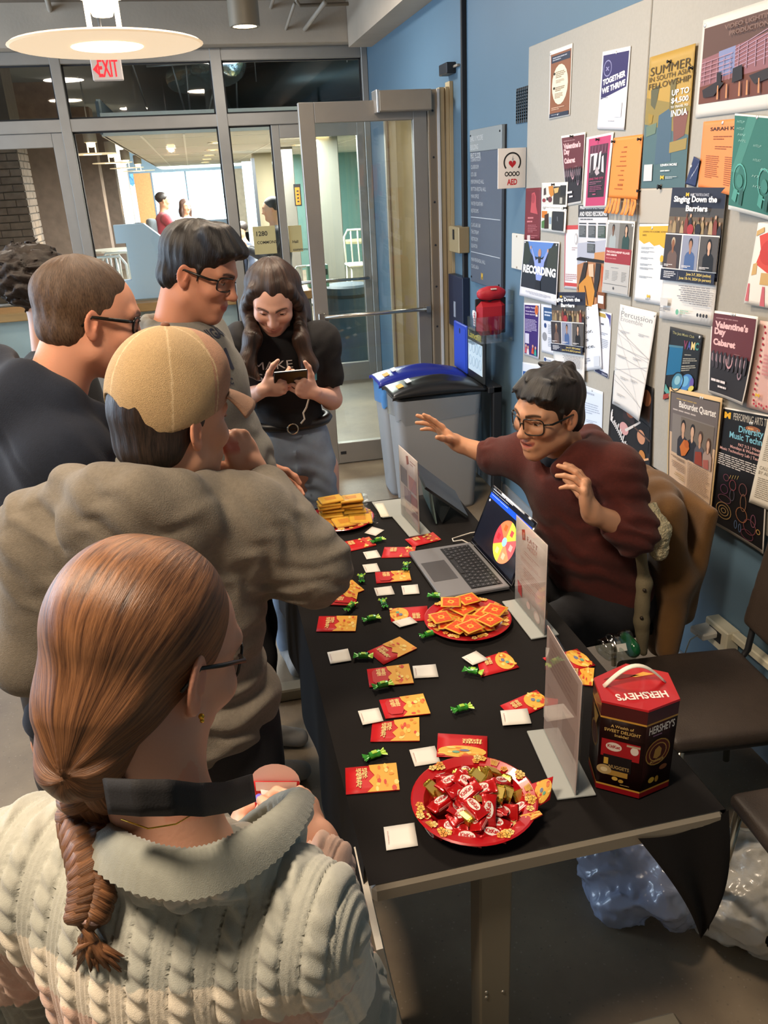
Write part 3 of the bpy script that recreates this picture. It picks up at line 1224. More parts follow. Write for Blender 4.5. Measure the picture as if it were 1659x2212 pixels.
c = at_y((529,58),4.9)
t = thing('cylinder_downlight','grey green cylinder downlight on the ceiling right of the pendant lamp','lamp',c)
b = MB(); b.lathe([(0.062,0.0),(0.078,0.0),(0.080,0.004),(0.080,0.60),(0,0.60)],24,c); b.build('housing',mat('olive_metal','#676255',.5),t)
b = MB(); b.lathe([(0,0.004),(0.066,0.004)],20,c); b.disc(c + [0,0,.003],.066); b.build('lens',M_BULB,t)

# exit sign hanging before the glass
y = 6.3
p0,p1 = at_y((194,126),y),at_y((268,174),y)
t = thing('exit_sign','lit red EXIT sign with left arrow hanging before the glass wall','sign',((p0[0] + p1[0]) / 2,y,p1[2]))
b = MB(); b.span((p0[0],y - .02,p1[2]),(p1[0],y + .02,p0[2] + .01),bev=.006); b.build('face',mat('exit_face','#b9ada6',.35),t)
b = MB(); b.tube([((p0[0] + p1[0]) / 2,y,p0[2]),((p0[0] + p1[0]) / 2,y,3.0)],.012,8); b.build('hanger',M_ALU,t)
V,F,w_,h_ = letter_mesh('EXIT',0.02)
Hh = (p0[2] - p1[2]) * .80
Wd = (p1[0] - p0[0]) * .66
VV = np.zeros((len(V),3)); VV[:,0] = p0[0] + (p1[0] - p0[0]) * .22 + V[:,0] / w_ * Wd; VV[:,1] = y - .0215; VV[:,2] = p1[2] + (p0[2] - p1[2]) * .16 + V[:,1] / h_ * Hh
M_RED = mat('exit_red','#d01020',.4,emit='#ff1020',estr=1.3)
b = MB(); b.add(VV,F); b.build('lettering',M_RED,t)
ax_,az_ = p0[0] + (p1[0] - p0[0]) * .05,(p0[2] + p1[2]) / 2
b = MB(); b.add([(ax_,y - .0215,az_),(ax_ + .035,y - .0215,az_ - .035),(ax_ + .028,y - .0215,az_),(ax_ + .035,y - .0215,az_ + .035)],[[0,1,2],[0,2,3]]); b.build('arrow',M_RED,t)

# ------------------------------------------------------------------ fixtures of the blue wall
XW = WX

def wall_span(px0,px1,d0,d1,bev=0,mb=None,col=WHITE):
 """box on the blue wall between two photo pixels, from d0 to d1 in front of the wall"""
 a,b_ = at_x(px0,XW),at_x(px1,XW)
 mb = mb or MB()
 mb.span((XW - d1,a[1],a[2]),(XW - d0,b_[1],b_[2]),col,0,bev)
 return mb

def wall_text(txt,px,hgt,parent,m,d,bold=0.0,width=None,name='lettering',align='l'):
 V,F,w_,h_ = letter_mesh(txt,bold)
 p = at_x(px,XW)
 s_ = hgt / max(h_,.3)
 sx = width / w_ if width else s_
 off = {'l': 0,'c': .5,'r': 1}[align] * w_ * sx
 VV = np.zeros((len(V),3)); VV[:,0] = XW - d; VV[:,1] = p[1] - (V[:,0] * sx - off); VV[:,2] = p[2] + V[:,1] * s_
 b = MB(); b.add(VV,F)
 return b.build(name,m,parent)

# black vertical pipe with junction boxes
t = thing('black_cable_duct','slim black vertical cable duct on the blue wall beside the doorway','pipe',at_x((1003,600),XW))
y0 = at_x((1008,300),XW)[1]
b = MB(); b.span((XW - .03,y0 - .012,1.15),(XW - .001,y0 + .012,2.90),bev=.003); b.build('duct',M_BLACK,t)
b = MB(); b.span((XW - .02,y0 + .03,1.15),(XW - .001,y0 + .05,2.45),bev=.003); b.build('side_tube',M_DARKMETAL,t)
t = thing('door_sensor','small dark sensor box beside the top of the black cable duct','sensor',at_x((975,150),XW))
wall_span((985,133),(968,165),0,.06,.004).build('housing',M_DARKMETAL,t)
wall_span((994,137),(984,147),0,.02,.002).build('bracket',M_ALU2,t)
t = thing('junction_box','tan and grey electrical switch box on the black duct','switch box',at_x((1000,515),XW))
wall_span((1014,490),(992,541),0,.07,.004).build('housing',mat('tan_metal','#a59472',.45,.3),t)
b = MB(); a = at_x((1003,505),XW); b.span((XW - .075,a[1] - .012,a[2] - .03),(XW - .07,a[1] + .012,a[2] + .03)); b.build('switch',M_BLACK,t)
t = thing('push_plate_pillar','dark navy door operator plate with small white print below the duct','door plate',at_x((1000,650),XW))
wall_span((1015,600),(985,698),0,.05,.004).build('plate',mat('navy_plate','#1c2740',.4),t)
a = at_x((998,660),XW)
b = MB(); b.span((XW - .052,a[1] - .02,a[2] - .07),(XW - .05,a[1] + .02,a[2] + .03)); b.build('label',mat('grey_print','#8d95a5',.6),t)
# vent grille
t = thing('vent_grille','black slotted vent grille half hidden by the notice panel','vent',at_x((1130,230),XW))
a,c = at_x((1117,195),XW),at_x((1146,262),XW)
b = MB(); b.span((XW - .004,c[1],c[2]),(XW - .001,a[1],a[2])); b.build('plate',M_BLUE,t)
me = None
for i in range(11):
 for j in range(7):
  b = MB()
  yy = a[1] + (c[1] - a[1]) * (j + .2) / 7; zz = a[2] + (c[2] - a[2]) * (i + .3) / 11
  b.span((XW - .006,yy - .016,zz - .010),(XW - .0035,yy + .0,zz + .010)); b.build('slot',M_BLACK,t)
# directory sign
t = thing('directory_sign','tall dark grey building directory sign with a silver header on the blue wall','sign',at_x((1058,440),XW))
a,c = at_x((1024,280),XW),at_x((1090,622),XW)
a2 = at_x((1092,270),XW)
zt,zb_ = (a[2] + a2[2]) / 2,at_x((1060,618),XW)[2]
zh = at_x((1060,325),XW)[2]
b = MB(); b.span((XW - .025,c[1],zb_),(XW - .004,a[1],zh),bev=.003); b.build('panel',mat('slate_panel','#566070',.35),t)
b = MB(); b.span((XW - .027,c[1],zh),(XW - .004,a[1],zt),bev=.003); b.build('header',mat('silver_panel','#98a1a6',.35,.3),t)
b = MB(); b.span((XW - .004,c[1] - .012,zb_),(XW - .001,a[1] - .012,zt)); b.build('backing',M_BLACK,t)
M_WP = mat('white_print','#d7dbe0',.6)
M_GP = mat('pale_print','#b3bac2',.6)
y_l = a[1] - .018
wid = a[1] - c[1]

def dline(txt,z,h,m=M_WP,y=None,wmax=None):
 V,F,w_,h_ = letter_mesh(txt,0.0)
 s_ = h / .72
 VV = np.zeros((len(V),3)); VV[:,0] = XW - .0262; VV[:,1] = (y or y_l) - V[:,0] * s_ * .8; VV[:,2] = z + V[:,1] * s_
 return VV,F

b = MB()
for i,s in enumerate(('EARL V. MOORE','BUILDING','FIRST FLOOR')):
 V_,F_ = dline(s,zt - .06 - i * .045,.028); b.add(V_ + [-.002,0,0],F_)
b.build('header_lettering',mat('silver_print','#c9cfd2',.5),t)
rows = ['STEARNS ROOM','CLASSROOM','1272-1280','PERFORMANCE HALL','BRITTON RECITAL HALL','MAIN OFFICE','WATER FOUNTAIN','RESTROOMS','','CLASS LAB 1360','THE STREAM','RESTROOM','ELEVATOR','','MAIN REHEARSAL HALL','CLASS LAB A']
b = MB()
zz = zh - .05
for s in rows:
 if s:
  V_,F_ = dline(s,zz,.022); b.add(V_,F_)
 else:
  b.span((XW - .0262,c[1] + .01,zz + .012),(XW - .0258,a[1] - .01,zz + .016))
 zz -= .040
b.build('lettering',M_GP,t)
V,F,w_,h_ = letter_mesh('M',0.05); VV = np.zeros((len(V),3)); VV[:,0] = XW - .0262; VV[:,1] = c[1] + wid * .62 - V[:,0] * .04; VV[:,2] = zb_ + .03 + V[:,1] * .05
b = MB(); b.add(VV,F); b.build('emblem',mat('maize_print','#e0b43c',.5),t)
for yy in (a[1] - .02,c[1] + .02):
 for z_ in (zt - .03,  zb_ + .03):
  b = MB(); b.lathe([(.006,0),(.005,.004),(0,.005)],8,(XW - .027,yy,z_),roty(-PI / 2)); b.build('screw',M_DARKMETAL,t)
# AED sign: projects from the wall, facing the room
ay = at_x((1137,362),XW)[1]
a,c = at_y((1076,321),ay),at_y((1137,405),ay)
t = thing('aed_sign','white square AED sign with a red heart projecting from the blue wall','sign',(XW,ay,(a[2] + c[2]) / 2))
b = MB(); b.span((a[0],ay,c[2]),(XW - .002,ay + .006,a[2]),bev=.001); b.build('plate',mat('white_sign','#e6e6e8',.4),t)
b = MB(); b.span((XW - .012,ay + .006,c[2]),(XW - .001,ay + .03,a[2])); b.build('bracket',M_ALU2,t)
cx_,cz = (a[0] + XW) / 2,(a[2] + c[2]) / 2 + .028
rr = (XW - a[0]) * .31
hp = [(16 * math.sin(q) ** 3,13 * math.cos(q) - 5 * math.cos(2 * q) - 2 * math.cos(3 * q) - math.cos(4 * q)) for q in np.linspace(0,2 * PI,24,endpoint=False)]
b = MB()
nA = 28
ang = [math.radians(-40 + 260 * i / nA) for i in range(nA + 1)]
V_ = [(cx_ + r_ * math.cos(q),ay - .0008,cz + r_ * math.sin(q)) for q in ang for r_ in (rr,rr * .84)]
b.add(V_,[[2 * i,2 * i + 1,2 * i + 3,2 * i + 2] for i in range(nA)],lin('#16181c'))
b.add([(cx_ + x * rr * .026,ay - .0009,cz - rr * .15 + z_ * rr * .026) for x,z_ in hp],[list(range(24))],lin('#b01826'))
b.add([(cx_ + x * rr,ay - .0012,cz + z_ * rr) for x,z_ in ((0.1,.72),(-.08,.2),(.05,.24),(-.02,-.15),(.2,.38),(.08,.34))],[[0,1,2,3,4,5]],lin('#9aa0a8'))
for i in range(4):
 q0 = cx_ + (i - 1.5) * rr * .42
 for k_ in range(12):
  a0,a1 = 2 * PI * k_ / 12,2 * PI * (k_ + 1) / 12
  b.add([(q0 + r_ * math.cos(q),ay - .0009,cz - rr * 1.15 + r_ * 1.1 * math.sin(q)) for q in (a0,a1) for r_ in (rr * .22,rr * .13)],[[0,1,3,2]],lin('#16181c'))
b.build('symbol',mat('print',None,.6),t)
V,F,w_,h_ = letter_mesh('AED',.03)
VV = np.zeros((len(V),3)); VV[:,0] = cx_ + (V[:,0] / w_ - .5) * rr * 1.15; VV[:,1] = ay - .001; VV[:,2] = c[2] + .016 + V[:,1] / h_ * .028
b = MB(); b.add(VV,F); b.build('lettering',mat('aed_red','#c01c2c',.5),t)
# blank electrical plate
t = thing('blank_wall_plate','white blank switch plate beside the notice panel edge','wall plate',at_x((1121,540),XW))
wall_span((1110,503),(1134,585),0,.012,.003).build('plate',M_WHITEP,t)
for z_ in (510,577):
 a = at_x((1121,z_),XW); b = MB(); b.lathe([(.006,0),(.004,.003),(0,.003)],8,(XW - .012,a[1],a[2]),roty(-PI / 2)); b.build('screw',M_ALU2,t)

# AED kit: clear wall tray, red case, red pouch on top
ya,yb = at_x((1026,690),XW - .20)[1],at_x((1111,690),XW)[1]
z0 = at_x((1065,728),XW - .1)[2]; z1 = at_x((1065,648),XW - .1)[2]
ym = (ya + yb) / 2
hw = (ya - yb) / 2
t = thing('aed_kit','red AED case in a clear plastic wall tray under the AED sign','first aid kit',(XW,ym,z0))
bm = MB(); bm.box((XW - .125,ym,z0 + .015 + (z1 - z0) * .48),(.17,hw * 1.55,(z1 - z0) * .93),None,WHITE,0,.03); bm.build('case',mat('red_nylon','#b01a2b',.55,bump=(220,.1)),t)
bm = MB(); bm.box((XW - .125,ym,z0 + .02 + (z1 - z0) * .50),(.178,hw * .20,(z1 - z0) * .96),None,WHITE,0,.03); bm.build('strap',M_BLACK,t)
bm = MB(); bm.lathe([(.0,.0),(.02,.0),(.026,.01),(.022,.05),(0,.055)],12,(XW - .13,ym + hw * .35,z1 - .02)); bm.build('buckle',M_BLACK,t)
f_x = XW - .2115
b = MB()
hy,hz = ym + hw * .45,z0 + (z1 - z0) * .62
b.add([(f_x,hy - x * .0022,hz + z_ * .0026) for x,z_ in hp],[list(range(24))[::-1]],lin('#e8e4e4'))
b.add([(f_x - .0006,hy - x,hz + z_) for x,z_ in ((.006,.028),(-.012,-.004),(0,-.002),(-.006,-.034),(.014,.004),(.002,.004))],[[0,1,2,3,4,5]],lin('#b01a2b'))
b.span((f_x - .0005,ym - .005,hz - .055),(f_x,ym + .035,hz + .03),lin('#e6e2e2'))
for i in range(5):
 b.span((f_x - .0009,ym + .002,hz - .045 + i * .014),(f_x - .0003,ym + .028,hz - .040 + i * .014),lin('#b86a70'))
b.build('label',MATS['print'],t)
b = MB(); w_ = .005
M_TRAY = glassy('clear_tray',(.86,.88,.9),.09,.05)
zt_ = z0 + (z1 - z0) * .62
b.span((XW - .24,ya,z0 - .02),(XW - .002,ya + w_,zt_)); b.span((XW - .24,yb - w_,z0 - .02),(XW - .002,yb,zt_)); b.span((XW - .245,yb,z0 - .02),(XW - .24,ya,zt_)); b.span((XW - .24,yb,z0 - .02),(XW - .002,ya,z0 - .015)); b.span((XW - .008,yb,z0 - .02),(XW - .002,ya,z1 + .05))
b.build('tray',M_TRAY,t)
t2 = thing('aed_pouch','small soft red pouch lying on top of the AED case','pouch',(XW - .12,ym,z1))
S = Sdf(); S.ell((XW - .12,ym,z1 + .045),(.085,hw * .98,.034),k=.02); S.box((XW - .12,ym + .01,z1 + .032),(.075,hw * .80,.018),None,.012,k=.03)
sdf_obj('pouch_body',S,.008,MATS['red_nylon'],t2,disp=wrinkle(.006,9,3),dmax=.01)
b = MB(); b.box((XW - .12,ym - .02,z1 + .068),(.03,.05,.006),None); b.build('label',M_WHITEP,t2)

# ------------------------------------------------------------------ hall beyond the glass
HZ = 2.40           # dropped ceiling
M_BRICK = mat('dark_brick','#7d6f65',0.85,noise=(14,.18),bump=(40,.2))
M_MORTAR = mat('mortar','#5c534b',0.9,noise=(10,.1))
M_TILE = mat('ceiling_tile','#cfcdc4',0.85,noise=(30,.03))
M_TEAL = mat('teal_paint','#6f9894',0.7,noise=(1.2,.08),scale3=(1,1,.15))
M_CONC = mat('rough_concrete','#7f7c74',0.85,noise=(2.5,.14),bump=(25,.15),scale3=(1,1,.2))
M_SLATE = mat('dark_slate_paint','#5c656b',0.8)
b = MB(); b.span((-2.5,8.05,0),(-2.4,30,3.6)); struct(b.build('wall_hall_left',M_BRICK))
b = MB(); b.span((4.0,8.65,0),(4.1,30,3.6)); struct(b.build('wall_hall_right',M_TEAL))
b = MB(); b.span((-2.5,8.05,3.4),(4.1,30,3.5)); struct(b.build('ceiling_hall_upper',M_SLATE))
# dropped ceiling of tiles, split by thin grid lines
cl = MB(); cl.span((-0.82,9.73,HZ),(4.0,30,HZ + .03)); cl.span((-0.82,9.70,HZ),(4.0,9.75,HZ + .22)); cl.span((-.84,9.73,HZ),(-.80,30,HZ + .35))
ceil_ = struct(cl.build('ceiling_hall',M_TILE))
b = MB(); b.span((-0.85,9.70,HZ + .02),(-0.82,30,HZ + .33)); struct(b.build('trim_30',M_SLATE))
for i,x in enumerate((-0.45,0.0,1.2,2.4)):
 b = MB(); b.span((x - .012,9.8,HZ - .006),(x + .012,30,HZ)); b.build('grid_strip',mat('bright_strip','#e9e7df',.6),ceil_)
for i in range(8):
 b = MB(); b.span((-.8,10.5 + i * 2.4,HZ - .004),(4,10.515 + i * 2.4,HZ)); b.build('grid_strip',MATS['bright_strip'],ceil_)
k_ = 0
for x,ys in ((0.42,(12,14.5,17,19.5,22)),(1.75,(11.5,14,17,20)),(2.9,(11,13.5))):
 for y in ys:
  t = thing('recessed_downlight','round recessed downlight, number %d from the glass in the %s hall row' % (ys.index(y) + 1,{.42: 'left',1.75: 'middle',2.9: 'right'}[x]),'lamp',(x,y,HZ - .01),group='hall downlights')
  b = MB(); b.lathe([(.10,0),(.13,0),(.13,.01),(.10,.01)],16,(x,y,HZ - .012)); b.build('ring',M_WHITEP,t)
  b = MB(); b.disc((x,y,HZ - .006),.10,16,rotx(PI)); b.build('lens',M_BULB,t)
# ducts and rods in the dark space above the dropped ceiling
t = thing('foil_duct','crinkled silver foil air duct above the hall ceiling','duct',(0.45,10.4,3.02))
S = Sdf(); S.cap((0.05,10.6,3.02),(0.55,10.0,3.06),.16,.19)
sdf_obj('foil_wrap',S,.025,mat('foil','#c3d0cc',.18,.95,bump=(14,.8,4)),t,disp=wrinkle(.02,4,5),dmax=.03)
t = thing('air_duct','big dark round air duct above the hall ceiling at the right','duct',(1.5,10.5,3.0))
b = MB(); b.tube([(0.7,11.2,2.9),(1.5,10.6,2.98),(2.4,10.2,3.0),(3.9,10.2,3.0)],.25,18); b.build('shell',mat('dark_duct','#5a615e',.4,.6),t)
for q in (.9,1.9,2.9):
 b = MB(); b.tube([(q,11.05 - .45 * q,2.9 + .06),(q,11.0 - .45 * q,3.4)],.008,6); b.build('hanger_rod',M_ALU,t)
for i,(a,c) in enumerate((((-.35,10.3,2.65),(-.5,10.0,3.4)),((0.05,10.2,2.62),(-.08,10.2,3.4)),((.1,10.2,2.62),(.13,10.2,3.4)),((.62,10.2,2.62),(.68,10.2,3.4)),((.3,9.9,2.62),(.55,9.9,3.3)))):
 b = MB(); b.tube([a,c],.01,6); tag(b.build('hanger_rod',M_ALU),'thin steel hanger rod above the hall ceiling, %s from the left' % ('first','second','third','last','fourth')[i],'rod','hanger rods')
b = MB(); b.tube([(-.3,10.1,3.08),(.35,10.1,3.1)],.012,6); tag(b.build('sprinkler_pipe',M_ALU),'horizontal pale pipe above the hall ceiling','pipe')

# brick pillars with uplights
bricks_mesh = None
for i,y in enumerate((10.0,14.2,18.4,22.3,26.4)):
 x0,x1,d = -2.4,-1.75,0.60
 t = thing('brick_pillar',('nearest dark brick pillar of the hall, lit by an uplight' if i == 0 else 'dark brick pillar with a lit edge, %s from the glass' % ('','second','third','fourth','fifth')[i]),'pillar',(x1 - .3,y + .3,0),group=None if i == 0 else 'far brick pillars')
 if i == 0:
  b = MB(); b.span((x0,y + .01,0),(x1 - .01,y + d - .01,3.4)); b.build('core',M_MORTAR,t)
  proto = None
  course = .0766
  for r in range(1,33):
   for sidef in (0,1):
    L = .65 if sidef == 0 else d
    n = 3
    offs = (r % 2) * .105
    xs = np.arange(-offs,L,.213)
    for q in xs:
     a,e = max(q,0) + .005,min(q + .213,L) - .005
     if e - a < .03:
      continue
     z = r * course
     b = MB()
     if sidef == 0:
      b.span((x0 + a,y - .004 * random.random(),z),(x0 + e,y + .012,z + .064))
     else:
      b.span((x1 - .012,y + a,z),(x1 + .004 * random.random(),y + e,z + .064))
     b.build('brick',M_BRICK,t)
 else:
  b = MB(); b.span((x0,y,0),(x1,y + d,3.4)); b.build('shaft',mat('far_brick','#85746a',.85,noise=(9,.15),wave=None,bump=(22,.3)),t)
 l = bpy.data.lights.new('uplight','SPOT'); l.energy = 75 if i == 0 else 110; l.color = (1.0,.72,.42) if i != 1 else (1,.75,.6); l.spot_size = math.radians(46); l.spot_blend = .7; l.shadow_soft_size = .04
 o = bpy.data.objects.new('uplight',l); COL.objects.link(o); o.location = (x1 + .16,y + d / 2,.9); o.rotation_euler = (PI,math.radians(-5),0)
b = MB(); b.span((-1.75,29.2,0),(-1.2,29.3,2.6)); struct(b.build('wall_hall_far',mat('orange_brick','#b0703e',.8,noise=(20,.15))))
b = MB(); b.span((1.25,29.2,0),(4.1,29.3,2.6)); struct(b.build('wall_hall_far_right',mat('brown_brick','#6f5e4c',.85,noise=(12,.15))))
b = MB(); b.span((-2.5,29.2,0),(4.1,29.3,.35)); b.span((-2.5,29.15,2.33),(4.1,29.3,3.5)); struct(b.build('wall_hall_far_sill',M_SLATE))
b = MB()
for x in (-1.2,-.12,1.22):
 b.span((x - .025,29.18,.35),(x + .025,29.28,2.33))
struct(b.build('trim_31',M_DARKMETAL))
b = MB(); b.span((-1.2,29.22,.35),(-.12,29.225,2.33)); struct(b.build('window_20',M_GLASS))
b = MB(); b.span((-.12,29.22,.35),(1.22,29.225,2.33)); struct(b.build('window_21',M_GLASS))
# outdoors: pale ground, trees and a railing
b = MB(); b.span((-30,29.4,-.6),(30,90,-.5)); struct(b.build('ground',mat('snowy_ground','#dfe8ee',.9)))
M_LEAF = mat('pale_foliage','#8fb4c4',.8,noise=(3,.3))
rs = np.random.RandomState(3)
for i,(x,y,h) in enumerate(((-4.2,48,7),(0.2,52,8),(2.4,42,3.4),(6,55,8),(-1.5,60,9))):
 t = thing('tree',['tall pale tree outdoors left of the window bar','tall hazy tree outdoors behind the window bar','small blue green tree outdoors in the right window','tall tree outdoors at the right edge of the window','far hazy tree outdoors between the others'][i],'tree',(x,y,-.5))
 b = MB(); b.tube([(x,y,-.5),(x + .1,y,h * .4),(x,y,h * .8)],[.18,.14,.05],7); b.build('trunk',mat('bark','#6f6a66',.9),t)
 b = MB()
 n = 700
 c = rs.randn(n,3); c /= np.linalg.norm(c,axis=1)[:,None]; c *= (rs.rand(n,1) ** .4) * [h * .33,h * .33,h * .38]; c += [x,y,h * .62]
 for q in c:
  e1,e2 = rs.randn(3) * .16,rs.randn(3) * .16
  b.add([q - e1,q + e2,q + e1,q - e2],[[0,1,2,3]])
 f = b.build('foliage',M_LEAF,t); f['kind'] = 'stuff'
t = thing('railing','pale railing outdoors low in the right window','railing',(1.4,38,-.5))
b = MB(); b.span((.6,38,.55),(3.4,38.04,.62)); b.build('top_rail',M_ALU,t)
for i in range(14):
 b = MB(); b.span((.6 + i * .2,38.01,-.5),(.63 + i * .2,38.03,.55)); b.build('baluster',M_ALU,t)

# hall furniture
M_WMETAL = mat('white_metal','#d8d6cc',.4,.2)
M_WOOD = mat('light_wood','#c08a56',.45,noise=(6,.12),scale3=(1,6,6))

def hall_chair(loc,rz,label,group=None,m=None,hs=.45):
 m = m or M_WMETAL
 t = thing('slat_back_chair',label,'chair',loc,rz,group)
 b = MB(); b.box((0,0,hs),(.40,.40,.03),None,WHITE,0,.01); b.build('seat',m,t,world=False)
 for sx in (-1,1):
  for sy in (-1,1):
   b = MB(); b.tube([(sx * .17,sy * .17,hs),(sx * .20,sy * .20,0)],.013,7); b.build('leg',m,t,world=False)
 b = MB(); b.tube([(-.18,-.18,hs),(-.18,-.21,hs + .33),(-.13,-.22,hs + .41),(.13,-.22,hs + .41),(.18,-.21,hs + .33),(.18,-.18,hs)],.014,7); b.build('back_frame',m,t,world=False)
 for q in (-.09,0,.09):
  b = MB(); b.tube([(q,-.185,hs),(q,-.22,hs + .40)],.011,6); b.build('slat',m,t,world=False)
 return t

def table_round(loc,r,h,label,m=None):
 t = thing('cafe_table',label,'table',loc)
 b = MB(); b.lathe([(0,h - .03),(r,h - .03),(r,h),(0,h)],28,(loc[0],loc[1],0),smooth=False); b.build('top',m or M_WOOD,t)
 b = MB(); b.tube([(loc[0],loc[1],0.02),(loc[0],loc[1],h - .02)],.035,10); b.build('post',M_ALU,t)
 b = MB(); b.lathe([(0,0),(.25,0),(.25,.015),(.05,.03),(0,.03)],20,(loc[0],loc[1],0)); b.build('foot',M_ALU,t)
 return t

def ground_under(p,y):
 q = at_y(p,y)
 return (q[0],q[1],0)

hall_chair(ground_under((780,520),10.6),PI,'pale high backed chair beside the teal wall right of the column',hs=.85)
table_round(ground_under((785,505),12.4),.35,1.02,'round pale table behind the high backed chair by the teal wall',mat('pale_laminate','#cbc29a',.5))
hall_chair(ground_under((250,545),9.6),.2,'white slat back chair left of the white block letter',hs=.85)
hall_chair(ground_under((240,560),9.1),-.1,'white slat back chair nearest the glass beside the block letter',hs=.85)
hall_chair(ground_under((100,535),10.4),-1.3,'yellow lit chair at the foot of the nearest brick pillar',m=mat('cream_metal','#dcc596',.45),hs=.85)
table_round(ground_under((150,560),9.4),.36,1.02,'round table glowing under the brick pillar uplight')
table_round(ground_under((238,488),13.4),.36,1.05,'round white table far down the hall by the pillars',M_WMETAL)
hall_chair(ground_under((600,590),8.95),.1,'pale metal stool under the 1280 sign',hs=.62)
hall_chair(ground_under((648,590),9.15),.3,'pale metal stool right of the glass post',hs=.62)
for i,(px_,yy,zz,r_) in enumerate((((200,333),11.5,0,.3),((243,352),14.0,0,.3),((274,363),16.4,0,.3),((300,369),19.0,0,.33))):
 c = at_y(px_,yy)
 pendant(c,r_,['disc pendant nearest in the hall','second disc pendant of the hall row','third disc pendant of the hall row','farthest disc pendant of the hall row'][i] + ', white and unlit looking',.55,True)
# counter of wood by the glass
t = thing('wood_counter','long light wood counter just beyond the glass wall','counter',(-.6,8.4,0))
b = MB(); b.span((-2.38,8.18,.79),(1.10,8.66,.87),bev=.006); b.build('top',M_WOOD,t)
b = MB(); b.span((-2.36,8.30,.02),(.55,8.60,.79)); b.build('base_panel',mat('pale_panel','#b8bdbd',.6,noise=(3,.1)),t)
b = MB(); b.span((.98,8.24,0),(1.04,8.30,.79)); b.build('leg',M_ALU,t)
t = thing('round_ottoman','dark slate blue round bin beside the wood counter end','bin',(1.52,8.9,0))
b = MB(); b.lathe([(0,0),(.24,0),(.25,.02),(.26,.80),(.22,.82),(0,.82)],24,(1.52,8.9,0)); b.build('body',mat('slate_blue','#3d5266',.6),t)
b = MB(); b.lathe([(.262,.70),(.266,.70),(.266,.73),(.262,.73)],24,(1.52,8.9,0)); b.build('band',M_DARKMETAL,t)
# green chalk menu on the counter
p0,p1 = at_y((662,570),8.42),at_y((712,640),8.42)
t = thing('menu_box','mint green menu box with chalk lettering on the wood counter','menu',((p0[0] + p1[0]) / 2,8.42,.87))
zt_ = at_y((690,572),8.42)[2]
b = MB(); b.span((p0[0],8.38,.87),(p1[0],8.50,zt_),bev=.004); b.build('box',mat('mint_card','#8fc7ad',.5,noise=(5,.1)),t)
b = MB(); b.span((p0[0] + .13,8.376,.87 + (zt_ - .87) * .55),(p1[0] - .01,8.379,zt_ - .04)); b.build('chalk_panel',mat('chalkboard','#2f3d38',.8),t)
V,F,w_,h_ = letter_mesh('SNY',.02); VV = np.zeros((len(V),3)); VV[:,0] = p0[0] + .15 + V[:,0] / w_ * (p1[0] - p0[0] - .18); VV[:,1] = 8.374; VV[:,2] = zt_ - .14 + V[:,1] / h_ * .08
b = MB(); b.add(VV,F); b.build('lettering',mat('chalk','#e6ede8',.8),t)

# block letter M standing in the hall
c0 = at_y((244,487),8.40)
sc_ = 1.02
prof = [(0,0),(.25,0),(.5,-.36),(.75,0),(1,0),(1,-.24),(.92,-.24),(.92,-.74),(1,-.74),(1,-1),(.62,-1),(.62,-.74),(.68,-.74),(.68,-.40),(.5,-.66),(.325,-.40),(.32,-.74),(.38,-.74),(.38,-1),(0,-1),(0,-.74),(.08,-.74),(.08,-.24),(0,-.24)]
zb0 = .885
hgt = c0[2] - zb0
t = thing('block_letter','big white block letter M standing on the wood counter behind the glass','letter',(c0[0] + .5,8.4,.87))
poly = [(x * 1.12,(z + 1) * hgt) for x,z in prof]
b = MB(); b.prism(poly,.14,(c0[0],8.54,zb0),np.array([[1,0,0],[0,0,-1],[0,1,0]]).astype(float)); b.build('letter_body',mat('white_letter','#c9d9ee',.5),t)  # blue light of the sky is mixed into the letter's white
b = MB(); b.span((c0[0] - .03,8.36,.871),(c0[0] + 1.16,8.58,.886)); b.build('base_plate',M_ALU,t)

# right part: concrete walls and columns, light blue panel, orange sign
a,c = at_y((677,380),11.5),at_y((734,380),11.5)
b = MB(); b.span((a[0],11.5,0),(c[0],11.9,HZ),bev=.01); tag(b.build('concrete_column',M_CONC),'near board formed concrete column seen through the open door leaf','column')
a,c = at_y((608,400),14.5),at_y((638,400),14.5)
b = MB(); b.span((a[0],14.5,0),(c[0],14.8,HZ),bev=.01); tag(b.build('concrete_column',M_CONC),'far concrete column right of the man behind the glass','column')
a,c = at_y((553,400),17),at_y((592,400),17)
b = MB(); b.span((a[0],17,0),(c[0],17.4,HZ)); struct(b.build('wall_hall_concrete',mat('warm_concrete','#9a9077',.85,noise=(2,.1),scale3=(1,1,.2))))
a,c = at_y((527,400),16.5),at_y((548,400),16.5)
t = thing('light_blue_panel','tall light blue display panel with pale strips at the end of the hall','display panel',(a[0],16.5,0))
b = MB(); b.span((a[0],16.5,.2),(c[0],16.55,2.25)); b.build('panel',mat('sky_panel','#9fc3d8',.4),t)
b = MB(); b.span((a[0] + .05,16.49,.6),(a[0] + .09,16.5,2.0)); b.build('strip',M_WMETAL,t)
b = MB(); b.span((a[0] + .13,16.49,.5),(a[0] + .17,16.5,1.9)); b.build('strip',M_WMETAL,t)
b = MB(); b.span((c[0],16.5,.1),(c[0] + .06,16.6,2.3)); b.build('dark_edge',M_DARKMETAL,t)
b = MB(); b.span((2.2,19,0),(4.0,19.1,HZ)); struct(b.build('wall_hall_teal',M_TEAL))
a,c = at_y((637,405),14),at_y((650,442),14)
t = thing('orange_sign','small orange notice on the teal wall of the hall','sign',((a[0] + c[0]) / 2,14,c[2]))
b = MB(); b.span((a[0],14,c[2]),(c[0],14.02,a[2])); b.build('board',mat('orange_board','#e0952c',.6),t)
b = MB(); b.span((a[0] - .02,14.02,c[2] - .02),(c[0] + .02,14.03,a[2] + .05)); b.build('backing',M_DARKMETAL,t)
